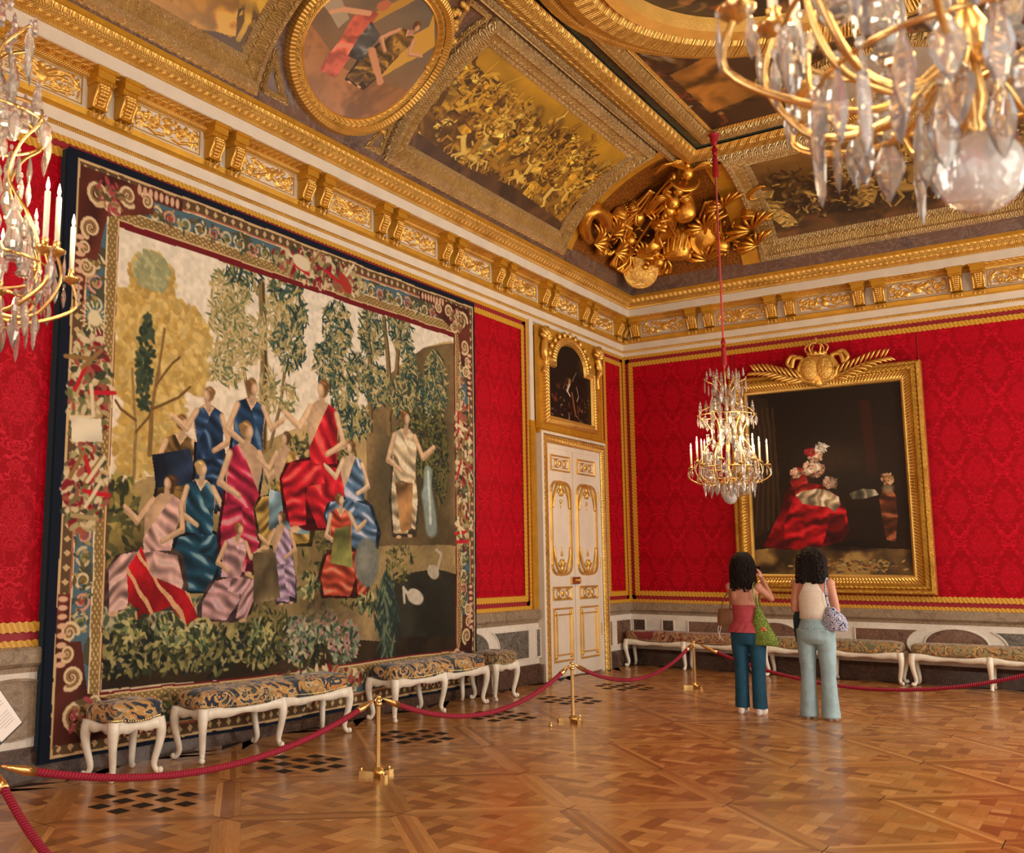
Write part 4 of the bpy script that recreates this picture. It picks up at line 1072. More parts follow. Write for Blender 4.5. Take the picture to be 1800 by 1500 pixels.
# ---- cove paintings with their carved frames
def cove_painting(name, side, a0, a1, s0, s1, fw, art, label):
    root = empty(name, cov(side, (a0+a1)/2, s0))
    off = Vector(root.location)
    tag(root, label, 'ceiling painting', 'framed paintings on the ceiling cove')
    def fn(U, V):
        s_ = s1-fw*0.85-(s1-s0-fw*1.7)*V; a = a0+fw*0.8+(a1-a0-fw*1.6)*U
        q, z, S = TBL[side]; x = np.interp(s_, S, q); zz = np.interp(s_, S, z)
        if side == 'L': return x+0.02-off.x, a-off.y, zz-0.02-off.z
        return a-off.x, -x-0.02-off.y, zz-0.02-off.z
    art.to_mesh('canvas', fn, 'canvas', root)
    def path(i0):
        P = []; N = []; nn = 14
        A0, A1, S0, S1 = a0+i0, a1-i0, s0+i0, s1-i0
        for k in range(nn+1): P.append(cov(side, A0+(A1-A0)*k/nn, S0)); N.append(covn(side, S0))
        for k in range(1, nn+1): s_ = S0+(S1-S0)*k/nn; P.append(cov(side, A1, s_)); N.append(covn(side, s_))
        for k in range(1, nn+1): P.append(cov(side, A1+(A0-A1)*k/nn, S1)); N.append(covn(side, S1))
        for k in range(1, nn): s_ = S1+(S0-S1)*k/nn; P.append(cov(side, A0, s_)); N.append(covn(side, s_))
        P = [Vector(p)-off for p in P]
        return P, N
    sg = 1 if side == 'B' else 1
    for nm, mat, i0, pr in (('outer_leaf_moulding', 'gold_pale', 0.05, [(-0.06, -0.02), (-0.06, 0.05), (-0.02, 0.1), (0.03, 0.11), (0.05, 0.06)]),
                            ('scroll_moulding', 'gold_scroll', fw*0.5, [(-0.10, 0.03), (-0.085, 0.08), (0.06, 0.07), (0.08, 0.04)]),
                            ('inner_leaf_moulding', 'gold_pale', fw*0.86, [(-0.05, 0.03), (-0.03, 0.06), (0.03, 0.035), (0.035, -0.02)])):
        P, N = path(i0); mb = MB(); mb.sweep(P, N, pr, closed=True, flip=True); mb.build(nm, mat, root)
    return root
gc = ['#d3a332', '#b98826', '#e0b548', '#8f6618', '#a87820', '#6d4a12', '#e2be58', '#54360e']
A = Art(560, 300, 1.95, '#b88a22', '#6e4812', 11); A.C *= (0.8+0.4*A.noise(5, 4))[..., None]
melee(A, 350, gc, 0.05, 0.98, 0.2, 0.84, 0.2, '#3c240c'); battle(A, 90, gc, 0.03, 0.97, 0.22, 0.97, 0.3, '#3c240c')
for k in range(12): u = 0.25+0.06*k; A.line([(u, 0.15+0.03*(k % 4)), (u+0.06-0.02*(k % 3), 0.5)], 0.004, '#b8923e')
A.drape([(0, 0.86), (0.3, 0.9), (0.6, 0.84), (1, 0.9), (1, 1), (0, 1)], '#4a3018', 0.1, 20, 0.3)
cove_painting('battle_painting', 'L', -7.12, -2.9, 0.06, 2.02, 0.30, A, 'gold-brown battle painting in carved gilt frame, on the cove above the tapestry')
A = Art(360, 200, 1.95, '#b98420', '#5f3c10', 12); A.C *= (0.8+0.4*A.noise(4, 4))[..., None]
battle(A, 12, gc, 0.4, 0.95, 0.6, 1.0, 0.8, '#4a3010')
A.ell(0.8, 0.55, 0.2, 0.25, 0.3, '#c2953e', 0.7, 0.7); A.ell(0.62, 0.6, 0.16, 0.2, 0.2, '#6a4a28', 0.8, 0.6)
A.drape([(0.4, 0.95), (0.5, 0.6), (0.75, 0.5), (0.9, 0.62), (0.95, 0.9), (0.8, 1.0)], '#b07a24', 0.9, 18, 0.3, '#d0a040'); A.ell(0.82, 0.6, 0.1, 0.14, 0.4, '#c8963a', 0.9, 0.6); A.leaves(0.62, 0.8, 0.3, 0.12, 160, 0.05, ['#8a5c1c', '#c0903a', '#5c3c14', '#d8ac50'], 0.8, 0.2)
cove_painting('golden_figure_painting', 'L', -13.3, -9.14, 0.03, 2.02, 0.30, A, 'gold-brown figure painting in carved gilt frame at the top left edge of the ceiling')
A = Art(560, 300, 1.95, '#86602c', '#3a2208', 13); A.C *= (0.7+0.5*A.noise(5, 4))[..., None]
A.drape([(0, 0.78), (0.4, 0.8), (1, 0.74), (1, 1), (0, 1)], '#5c3c1c', 0.1, 16, 0.3)
dk = ['#8f6c30', '#a88440', '#6d5024', '#4c3418', '#bd9a50', '#2c1c0c', '#3a2812']
melee(A, 200, dk, 0.04, 0.98, 0.28, 0.82, 0.2); battle(A, 48, dk, 0.04, 0.97, 0.5, 0.92, 0.42, '#1c1006')
for k in range(5): u = 0.1+0.16*k; A.ell(u+0.03, 0.62, 0.09, 0.12, 0.3, '#22140a', 0.75, 0.4); melee(A, 22, dk, u-0.02, u+0.1, 0.4, 0.8, 0.11)
cove_painting('cavalry_painting', 'B', 2.47, 6.58, 0.2, 2.28, 0.32, A, 'dark battle painting in carved gilt frame on the cove above the portrait')

# ---- oval painting
def oval():
    yc, sc, ry, rs = -8.08, 0.98, 0.99, 0.90
    root = empty('oval_painting', cov('L', yc, 0.05)); off = Vector(root.location)
    tag(root, 'oval painting of two struggling draped people in round gilt frame, between two cove paintings', 'ceiling painting')
    A = Art(300, 300, 1.0, '#6f6454', '#8a5c34', 21); A.C *= (0.85+0.3*A.noise(4, 3))[..., None]
    A.poly([(0.75, 0.0), (0.98, 0.12), (0.72, 0.62), (0.55, 0.5), (0.8, 0.1)], '#c9983c'); A.poly([(0.42, 0.05), (0.52, 0.02), (0.38, 0.35), (0.28, 0.4)], '#b98a3a')
    A.drape([(0.0, 0.6), (0.4, 0.7), (1, 0.62), (1, 1), (0, 1)], '#93623a', 0.2, 14, 0.2)
    A.poly([(0.0, 0.25), (0.22, 0.4), (0.2, 0.5), (0.0, 0.4)], '#a89478')
    person_blob(A, 0.55, 0.76, 0.62, '#6a4c22', '#d39a72', '#5a3418', 0.25, '#b98c3c', 1, False, 1.0)
    A.drape([(0.22, 0.3), (0.36, 0.26), (0.42, 0.5), (0.38, 0.78), (0.22, 0.82), (0.26, 0.55)], '#c8604a', 1.2, 40, 0.3, '#e08a6c')
    A.drape([(0.36, 0.34), (0.5, 0.38), (0.5, 0.6), (0.38, 0.62)], '#4c4c48', 1.1, 50, 0.4, '#8a8a80')
    A.line([(0.3, 0.3), (0.14, 0.36), (0.08, 0.42)], 0.03, '#d39a72', 1, 0.02); A.ell(0.34, 0.2, 0.05, 0.05, 0, '#b86a48')
    A.line([(0.52, 0.5), (0.66, 0.6), (0.74, 0.66)], 0.04, '#c98c62', 1, 0.025)
    def el(k, n, e): t = 2*PI*k/n; return yc+(ry+e)*math.cos(t), sc+(rs+e)*math.sin(t)
    def fn(U, V):
        # map the square grid on the ellipse
        a = U*2-1; b = V*2-1; x = a*np.sqrt(1-b*b/2); y = -b*np.sqrt(1-a*a/2)
        s_ = sc+y*(rs-0.17); yy = yc+x*(ry-0.17); q, z, S = TBL['L']
        return np.interp(s_, S, q)+0.03-off.x, yy-off.y, np.interp(s_, S, z)-0.03-off.z
    # resample picture through the same mapping is not needed: the square is simply rounded
    A.to_mesh('canvas', fn, 'canvas', root)
    for nm, mat, e, pr in (('outer_moulding', 'gold_egg', -0.03, [(-0.05, -0.02), (-0.04, 0.08), (0.0, 0.11), (0.05, 0.07)]), ('leaf_moulding', 'gold_leaf', -0.11, [(-0.05, 0.05), (0.0, 0.08), (0.04, 0.05)]), ('inner_moulding', 'gold', -0.165, [(-0.03, 0.04), (0.0, 0.06), (0.03, 0.0)])):
        P = [Vector(cov('L', *el(k, 56, e)))-off for k in range(56)]; N = [covn('L', el(k, 56, e)[1]) for k in range(56)]
        mb = MB(); mb.sweep(P, N, pr, closed=True, flip=True); mb.build(nm, mat, root, auto=40)
oval()
# spandrel trim between the frames: gilded fillets and leafy drops around the oval
mb = MB()
def cpath(pts, side='L', n=6):
    P = []; N = []
    for (a, s), (b, t) in zip(pts, pts[1:]):
        for k in range(n): f = k/n; P.append(cov(side, a+(b-a)*f, s+(t-s)*f)); N.append(covn(side, s+(t-s)*f))
    P.append(cov(side, *pts[-1])); N.append(covn(side, pts[-1][1])); return P, N
for pts in ([(-9.02, 1.75), (-8.75, 1.95), (-9.02, 1.95), (-9.02, 1.75)], [(-7.2, 1.35), (-7.2, 1.98), (-7.55, 1.98), (-7.2, 1.35)], [(-9.05, 0.12), (-8.75, 0.12), (-9.05, 0.45), (-9.05, 0.12)], [(-7.2, 0.12), (-7.42, 0.12), (-7.2, 0.5), (-7.2, 0.12)]):
    P, N = cpath(pts); mb.sweep(P, N, [(-0.03, 0), (-0.02, 0.035), (0.02, 0.035), (0.03, 0)])
tag(mb.build('trim_18', 'gold_scroll'), 'small gilded corner fillets around the oval painting', kind='structure')
mb = MB(); rnd = random.Random(5)
for (a, s) in ((-7.22, 0.55), (-7.22, 0.7), (-7.2, 0.85), (-7.25, 1.3), (-7.3, 1.5), (-7.42, 1.7), (-7.55, 1.85), (-9.0, 1.4), (-8.95, 1.55), (-8.85, 1.7), (-7.3, 0.4), (-7.25, 1.15)):
    for k in range(5):
        p = Vector(cov('L', a+(rnd.random()-.5)*0.09, s+(rnd.random()-.5)*0.14, 0.03)); mb.ell(p, (0.03, 0.035, 0.05), 8, 5, Matrix.Rotation(rnd.random()*3, 4, 'X'))
tag(mb.build('trim_19', 'gold_carved', smooth=True), 'gilded leaf drops beside the oval painting', kind='structure')

# ---- centre of the ceiling: ring, medallion, fields
A = Art(300, 200, 1.5, '#4a3420', '#3a2616', 31); A.C *= (0.7+0.6*A.noise(4, 4))[..., None]
melee(A, 110, ['#8f6a30', '#6d4c20', '#b08a48', '#54381a', '#7a3a24', '#a89878'], 0.0, 1, 0.1, 1, 0.14)
A.drape([(0.05, 0.5), (0.2, 0.45), (0.24, 0.8), (0.06, 0.85)], '#8a5c24', 1.1, 30, 0.4)
def plane_art(art, name, x0, x1, y0, y1, z, label):
    o = art.to_mesh(name, lambda U, V: (x0+(x1-x0)*U-x0, y0+(y1-y0)*V-y0, z+0*U-z), 'canvas', None); o.location = (x0, y0, z)
    return tag(o, label, 'ceiling painting')
plane_art(A, 'ceiling_canvas', 2.6, 6.45, -6.6, -3.0, RZ-0.005, 'brown and gold painted field in the corner of the flat ceiling')
def ring(n, cx, cy, R, mat, prof, label, seg=72, a0=0, a1=2*PI):
    P = [(cx+R*math.cos(a0+(a1-a0)*k/seg), cy+R*math.sin(a0+(a1-a0)*k/seg), RZ) for k in range(seg)]
    mb = MB(); mb.sweep(P, [DN]*seg, prof, closed=True)
    return tag(mb.build('trim_%d' % n, mat, auto=40), label, kind='structure')
rc = (4.7, -6.9)
ring(20, *rc, 2.24, 'gold_egg', [(-0.12, 0.0), (-0.1, 0.07), (0.0, 0.1), (0.08, 0.05)], 'outer gilded moulding of the round ceiling frame')
ring(21, *rc, 1.97, 'gold_leaf_big', [(-0.2, 0.04), (-0.15, 0.16), (0.0, 0.24), (0.14, 0.2), (0.2, 0.1)], 'deep carved acanthus ring of the round ceiling frame')
ring(22, *rc, 1.66, 'gold', [(-0.1, 0.1), (-0.06, 0.2), (0.04, 0.16), (0.1, -0.02)], 'inner gilded moulding of the round ceiling frame')
mb = MB(); mb.lathe([(1.64, -0.03), (1.64, -0.01)], 48, None, (rc[0], rc[1], RZ)); 
A = Art(220, 220, 1.0, '#5a3c2a', '#2a1a12', 33); A.C *= (0.6+0.7*A.noise(4, 4))[..., None]; melee(A, 70, ['#8a3a20', '#7a5a30', '#3a2a24', '#a06a3a'], 0, 1, 0, 1, 0.18)
def fdisc(U, V):
    a = U*2-1; b = V*2-1; return 1.62*a*np.sqrt(1-b*b/2), 1.62*b*np.sqrt(1-a*a/2), 0*U
o = A.to_mesh('round_ceiling_painting', fdisc, 'canvas', None); o.location = (rc[0], rc[1], RZ-0.03)
tag(o, 'dark round painting inside the deep carved ceiling ring', 'ceiling painting')
mc = (4.75, -3.1)
ring(23, *mc, 1.0, 'gold_scroll', [(-0.12, -0.04), (-0.1, 0.08), (-0.02, 0.11), (0.1, 0.06), (0.13, -0.02)], 'gilded moulding of the small ceiling medallion', 56)
A = Art(160, 160, 1.0, '#b9ab98', '#9a8468', 34); A.C *= (0.8+0.3*A.noise(5, 3))[..., None]  # pale tones put white window glare into the medallion's colour
def fdisc2(U, V):
    a = U*2-1; b = V*2-1; return 0.92*a*np.sqrt(1-b*b/2), 0.92*b*np.sqrt(1-a*a/2), 0*U
o = A.to_mesh('ceiling_medallion', fdisc2, 'canvas', None); o.location = (mc[0], mc[1], RZ-0.03)
tag(o, 'small round painting in the ceiling, window glare painted into its pale colour, close to the far cove', 'ceiling painting')

# ---- the large portrait (kept as a plain dark interior with red cloth) and its frame
def portrait():
    root = empty('large_framed_painting', (3.13, -0.035, 1.17))
    tag(root, 'large dark painting with red drapery in heavy gilt frame topped by a crown', 'painting')
    ox, oz = 3.13, 1.17
    A = Art(440, 556, 0.79, '#1d120c', '#241509', 41, 0.004); A.C *= (0.75+0.5*A.noise(3, 4))[..., None]
    A.poly([(0.0, 0.0), (0.14, 0.05), (0.2, 0.45), (0.12, 0.75), (0, 0.8)], '#2e2013', 0.8)
    for k in range(5): A.line([(0.03+0.035*k, 0.1), (0.06+0.03*k, 0.45), (0.02+0.04*k, 0.75)], 0.006, '#4a3622', 0.6)
    A.ell(0.55, 0.4, 0.2, 0.12, 0.2, '#3a281a', 0.7, 0.9); A.poly([(0.72, 0.1), (0.78, 0.1), (0.8, 0.5), (0.74, 0.5)], '#38150e', 0.7)
    # carpet
    A.drape([(0, 0.86), (0.3, 0.83), (0.7, 0.85), (1, 0.86), (1, 1), (0, 1)], '#5c4526', 0.1, 26, 0.45, '#9a7c44')
    A.leaves(0.6, 0.94, 0.32, 0.035, 120, 0.012, ['#8a6c34', '#6a3a24', '#3a3a34', '#a88a50'], 0, 0.4)
    A.ell(0.62, 0.84, 0.17, 0.04, 0, '#140c08', 0.85, 0.5)
    # red cloth heaped over a low table, pale linen and flowers, a small draped urn on the right
    A.drape([(0.06, 0.84), (0.12, 0.76), (0.19, 0.66), (0.22, 0.56), (0.28, 0.52), (0.27, 0.66), (0.2, 0.8), (0.28, 0.86), (0.18, 0.855)], '#6a080d', 1.0, 70, 0.45, '#a01a20')
    A.drape([(0.2, 0.845), (0.21, 0.72), (0.26, 0.62), (0.3, 0.54), (0.38, 0.51), (0.47, 0.53), (0.55, 0.58), (0.6, 0.66), (0.61, 0.76), (0.55, 0.82), (0.42, 0.85), (0.32, 0.86)], '#8c0c14', 1.35, 95, 0.5, '#c8262c')
    A.drape([(0.44, 0.845), (0.5, 0.7), (0.58, 0.68), (0.61, 0.76), (0.56, 0.82)], '#4a070a', 1.1, 90, 0.4)
    A.ell(0.33, 0.5, 0.05, 0.07, 0.2, '#7c2018', 0.9, 0.6); A.drape([(0.26, 0.5), (0.3, 0.42), (0.36, 0.44), (0.38, 0.55), (0.3, 0.58)], '#8a1c18', 1.2, 110, 0.4, '#b84a34')
    A.drape([(0.29, 0.575), (0.34, 0.55), (0.42, 0.545), (0.5, 0.555), (0.56, 0.59), (0.57, 0.63), (0.53, 0.665), (0.49, 0.64), (0.4, 0.63), (0.33, 0.62)], '#a89474', 0.6, 160, 0.4, '#e6dac0')
    for (u, v, a_, b_, n) in ((0.41, 0.44, 0.055, 0.045, 170), (0.43, 0.37, 0.04, 0.032, 110), (0.515, 0.52, 0.034, 0.03, 90), (0.3, 0.46, 0.025, 0.025, 50)):
        A.ell(u, v+0.01, a_*1.15, b_*1.15, 0, '#2a1a10', 0.8, 0.5); A.leaves(u, v, a_, b_, n, 0.0085, ['#a8866c', '#8d6a54', '#5c4030', '#c0a488'], None, 0.7)
        A.leaves(u-0.008, v-0.012, a_*0.75, b_*0.7, n//2, 0.008, ['#d8bfa0', '#ece0cc', '#cdae92', '#b8705a'], None, 0.8)
    A.leaves(0.47, 0.33, 0.03, 0.025, 50, 0.012, ['#d0c8b8', '#e8e0d2', '#9a948a'], 0.8, 0.3); A.leaves(0.4, 0.35, 0.03, 0.02, 40, 0.009, ['#7c1a1c', '#a02a2a'], None, 0.6)
    A.ell(0.66, 0.5, 0.16, 0.09, 0.15, '#1c140e', 0.8, 0.7)
    A.drape([(0.62, 0.575), (0.7, 0.555), (0.78, 0.56), (0.8, 0.585), (0.72, 0.605), (0.64, 0.605)], '#5c5644', 0.3, 120, 0.4, '#b8b096')
    A.drape([(0.83, 0.81), (0.81, 0.7), (0.8, 0.6), (0.825, 0.56), (0.87, 0.55), (0.9, 0.6), (0.9, 0.7), (0.88, 0.82)], '#4e2614', 1.4, 110, 0.4, '#9a5a38')
    A.ell(0.855, 0.555, 0.036, 0.03, 0, '#8d7a60', 0.8, 0.6); A.leaves(0.855, 0.505, 0.028, 0.03, 60, 0.009, ['#b08a66', '#8a6238', '#c8a27c', '#6a4428'], None, 0.7)
    A.C *= (0.9+0.2*A.noise(60, 2))[..., None]
    A.to_mesh('canvas', lambda U, V: (2.06+2.2*U-ox, -0.075+0*U, 4.22-2.8*V-oz), 'canvas_dark', root)
    x0, x1, z0, z1 = 1.80, 4.46, 1.19, 4.44
    P = [Vector(p)-Vector((ox, 0, oz)) for p in ((x0, 0, z0), (x1, 0, z0), (x1, 0, z1), (x0, 0, z1))]; N = [Vector((0, -1, 0))]*4
    for nm, mat, pr in (('outer_moulding', 'gold_dark', [(0.0, 0.0), (0.0, 0.11), (0.02, 0.135), (0.05, 0.14), (0.065, 0.12)]),
                        ('leaf_moulding', 'gold_frame', [(0.065, 0.12), (0.09, 0.15), (0.12, 0.155), (0.145, 0.13)]),
                        ('fluted_hollow', 'gold_flute', [(0.145, 0.13), (0.17, 0.105), (0.2, 0.1), (0.225, 0.115)]),
                        ('sight_bead', 'gold_bead', [(0.225, 0.115), (0.24, 0.12), (0.265, 0.1), (0.275, 0.07)])):
        mb = MB(); mb.sweep(P, N, pr, closed=True, flip=True); mb.build(nm, mat, root)
    # crest: crown, cartouche with two ovals, laurel sprays
    cr = empty('crest', (0, 0, 0)); cr.parent = root
    ox2 = 3.13
    def R(x, z, d=-0.17): return (x-ox2, d, z-oz)
    mb = MB(); mb.ell(R(3.13, 4.45, -0.15), (0.25, 0.08, 0.26), 18, 10); 
    mb.ell(R(3.13, 4.26, -0.16), (0.07, 0.05, 0.08), 12, 8)
    for s_ in (-1, 1):
        mb.tube(catmull([R(3.13+s_*0.05, 4.26), R(3.13+s_*0.2, 4.3), R(3.13+s_*0.27, 4.45), R(3.13+s_*0.2, 4.62), R(3.13+s_*0.32, 4.64), R(3.13+s_*0.36, 4.5)], 5), 0.035, 8)
        mb.tube(catmull([R(3.13+s_*0.36, 4.5), R(3.13+s_*0.42, 4.58), R(3.13+s_*0.36, 4.68), R(3.13+s_*0.28, 4.66)], 5), [0.03]*15+[0.02], 8)
    mb.build('cartouche', 'gold', root, smooth=True)
    mb = MB()
    for s_ in (-1, 1): mb.ell(R(3.13+s_*0.105, 4.45, -0.215), (0.115, 0.04, 0.175), 16, 8)
    for s_ in (-1, 1): mb.tube([R(3.13+s_*0.105+0.125*math.cos(t), 4.45+0.185*math.sin(t), -0.2) for t in [2*PI*k/24 for k in range(25)]], 0.014, 6)
    mb.build('oval_shields', 'gold_carved', root, smooth=True)
    mb = MB()
    for k in range(12):
        a = 2*PI*k/12; mb.ell(R(3.13+0.12*math.cos(a), 4.68, -0.17+0.08*math.sin(a)), (0.025, 0.025, 0.03), 8, 6)
    mb.tube([R(3.13+0.12*math.cos(2*PI*k/16), 4.66, -0.17+0.08*math.sin(2*PI*k/16)) for k in range(17)], 0.02, 6)
    for k in range(6):
        a = 2*PI*k/6
        mb.tube(catmull([R(3.13+0.12*math.cos(a), 4.68, -0.17+0.08*math.sin(a)), R(3.13+0.16*math.cos(a), 4.77, -0.17+0.1*math.sin(a)), R(3.13+0.08*math.cos(a), 4.84, -0.17+0.05*math.sin(a)), R(3.13, 4.83)], 5), 0.013, 6)
    mb.ell(R(3.13, 4.86), (0.03, 0.03, 0.03), 8, 6); mb.ell(R(3.13, 4.9), (0.012, 0.012, 0.03), 8, 6)
    mb.build('crown', 'gold', root, smooth=True)
    for s_ in (-1, 1):
        mb = MB(); rnd = random.Random(4)
        stem = catmull([R(3.13+s_*0.12, 4.27), R(3.13+s_*0.38, 4.36, -0.18), R(3.13+s_*0.66, 4.47, -0.16), R(3.13+s_*0.9, 4.5, -0.14)], 8)
        mb.tube(stem, [0.02*(1-0.6*k/len(stem)) for k in range(len(stem))], 6)
        for k in range(3, len(stem), 2):
            for sg in (-1, 1):
                L = 0.24*(1-0.35*k/len(stem)); a = 0.62*sg+0.35; p = stem[k]
                dv = Vector((s_*math.cos(a), -0.15, math.sin(a)))*L
                q = [p, p+dv*0.35+Vector((0, -0.02, 0.01)), p+dv*0.7+Vector((0, -0.025, 0.015)), p+dv]
                mb.tube(q, [0.006, 0.024, 0.02, 0.002], 6, ry=0.5)
        mb.build('laurel_spray', 'gold', root, smooth=True)
    bpy.data.objects.remove(cr)
portrait()

# ---- overdoor painting in its arched gilt frame
def overdoor():
    root = empty('overdoor_painting', (0.105, -2.2, 3.55)); off = Vector((0.05, -2.2, 3.55))
    tag(root, 'small dark arched painting in gilt shell-cornered frame above the white door', 'painting')
    mb = MB(); mb.prism([(-3.16, 3.5), (-1.10, 3.5), (-1.10, 5.0), (-3.16, 5.0)], lambda a, z, d: tuple(Vector((d, a, z))-off), 0.0, 0.06); mb.build('backboard', 'gold_flat', root)
    A = Art(200, 180, 1.2, '#140b07', '#1a0e08', 51); melee(A, 50, ['#4a2418', '#6a3a22', '#2a1710', '#8a6a50'], 0.05, 0.95, 0.4, 0.98, 0.16, '#0c0605')
    A.line([(0.5, 0.5), (0.44, 0.6), (0.5, 0.66)], 0.03, '#c2b49a', 1, 0.01); A.ell(0.5, 0.47, 0.035, 0.04, 0, '#9a6a48'); A.line([(0.55, 0.62), (0.62, 0.9)], 0.025, '#7a4a2c'); A.line([(0.56, 0.45), (0.66, 0.3)], 0.006, '#8a7a60')
    A.line([(0.1, 0.55), (0.2, 0.72)], 0.03, '#5a2418'); A.line([(0.66, 0.5), (0.7, 0.62), (0.66, 0.7)], 0.008, '#b0a080')
    ya, yb, z0, zs, zt = -2.93, -1.52, 3.70, 4.46, 4.82
    def fn(U, V):
        yy = ya+(yb-ya)*U; c = (ya+yb)/2; k = np.abs(yy-c)/((yb-ya)/2)
        top = np.where(k < 0.68, zs+(zt-zs)*np.sqrt(np.clip(1-(k/0.68)**2, 0, 1)), zs-0.03)
        return 0.075+0*U-off.x, yy-off.y, top-(top-z0)*V-off.z
    A.to_mesh('canvas', fn, 'canvas_dark', root)
    pts = [(ya, z0), (yb, z0), (yb, zs-0.03), ((ya+yb)/2+0.68*(yb-ya)/2, zs-0.03)]
    c = (ya+yb)/2; rr = 0.68*(yb-ya)/2
    for k in range(0, 13): a = PI*k/12; pts.append((c+rr*math.cos(a), zs+0.02+(zt-zs)*math.sin(a)))
    pts += [((c-rr), zs-0.03), (ya, zs-0.03)]
    P = [Vector((0.06, a, z))-off for a, z in pts]; N = [Vector((1, 0, 0))]*len(P)
    for nm, mat, pr in (('egg_moulding', 'gold_egg', [(-0.12, 0.0), (-0.11, 0.05), (-0.06, 0.075), (-0.03, 0.06)]), ('inner_fillet', 'gold', [(-0.03, 0.055), (-0.01, 0.06), (0.01, 0.02)])):
        mb = MB(); mb.sweep(P, N, pr, closed=True, flip=True); mb.build(nm, mat, root)
    for (cy, sg) in ((-3.03, -1), (-1.3, 1)):
        mb = MB()
        for k in range(6):
            a = PI*(0.1+0.16*k); p0 = Vector((0.1, cy, 4.78)); p1 = p0+Vector((0.03, sg*0.16*math.cos(a), 0.2*math.sin(a)))
            mb.tube([p0-off, (p0+p1)/2+Vector((0.04, 0, 0))-off, p1-off], [0.02, 0.04, 0.02], 8)
        mb.tube([Vector((0.11, cy+sg*0.03*math.cos(t)*(1-t/12), 4.66+0.07*math.sin(t)*(1-t/12)))-off for t in [k*0.5 for k in range(20)]], 0.022, 6)
        mb.tube(catmull([Vector((0.1, cy, 4.78))-off, Vector((0.12, cy+sg*0.05, 4.6))-off, Vector((0.1, cy-sg*0.02, 4.45))-off, Vector((0.09, cy+sg*0.02, 4.3))-off], 5), [0.05]*8+[0.035]*8, 8)
        mb.build('corner_shell', 'gold', root, smooth=True)
    for k in range(13):
        a = PI*k/12; mb = MB(); mb.ell(Vector((0.1, c+(rr+0.2)*math.cos(a), zs+0.03+(zt-zs+0.13)*math.sin(a)))-off, (0.03, 0.045, 0.05), 8, 6); mb.build('carved_bead', 'gold', root, smooth=True)
overdoor()
# ------------------------------------------------------------------ cornice ornament
def heightfield(name, w, h, nx, ny, strokes, mat, thr=0.12, amp=0.03):
    """carved relief mesh in (a, z, d) built from domed strokes; returns mesh data with only the raised faces"""
    yy, xx = np.mgrid[0:ny, 0:nx]; X = (xx/(nx-1)-0.5)*w; Y = (0.5-yy/(ny-1))*h; H = np.zeros((ny, nx))
    for kind, *a in strokes:
        if kind == 'e':
            cx, cy, rx, ry, an, am = a; c, s = math.cos(an), math.sin(an); dx, dy = X-cx, Y-cy
            q = ((dx*c+dy*s)/rx)**2+((-dx*s+dy*c)/ry)**2; H = np.maximum(H, am*np.sqrt(np.clip(1-q, 0, 1)))
        else:
            pts, w0, w1, am = a; n = len(pts)-1
            for i in range(n):
                (x1, y1), (x2, y2) = pts[i], pts[i+1]; ww = w0+(w1-w0)*(i+.5)/n; dx, dy = x2-x1, y2-y1
                t = np.clip(((X-x1)*dx+(Y-y1)*dy)/(dx*dx+dy*dy+1e-12), 0, 1); d = np.hypot(X-x1-t*dx, Y-y1-t*dy)
                H = np.maximum(H, am*np.sqrt(np.clip(1-(d/ww)**2, 0, 1)))
    V = np.stack([X.ravel(), Y.ravel(), (H*amp).ravel()], -1); F = []
    on_ = H > thr
    for j in range(ny-1):
        for i in range(nx-1):
            if on_[j, i] or on_[j+1, i] or on_[j, i+1] or on_[j+1, i+1]:
                k = j*nx+i; F.append((k, k+nx, k+nx+1, k+1))
    return V, F
def spi(cx, cy, r, turns, an=0.0, sg=1, n=12):
    out = []
    for i in range(int(turns*n)+1):
        t = i/n; q = r*(1-t/turns*0.85); out.append((cx+q*math.cos(an+sg*2*PI*t), cy+q*math.sin(an+sg*2*PI*t)))
    return out
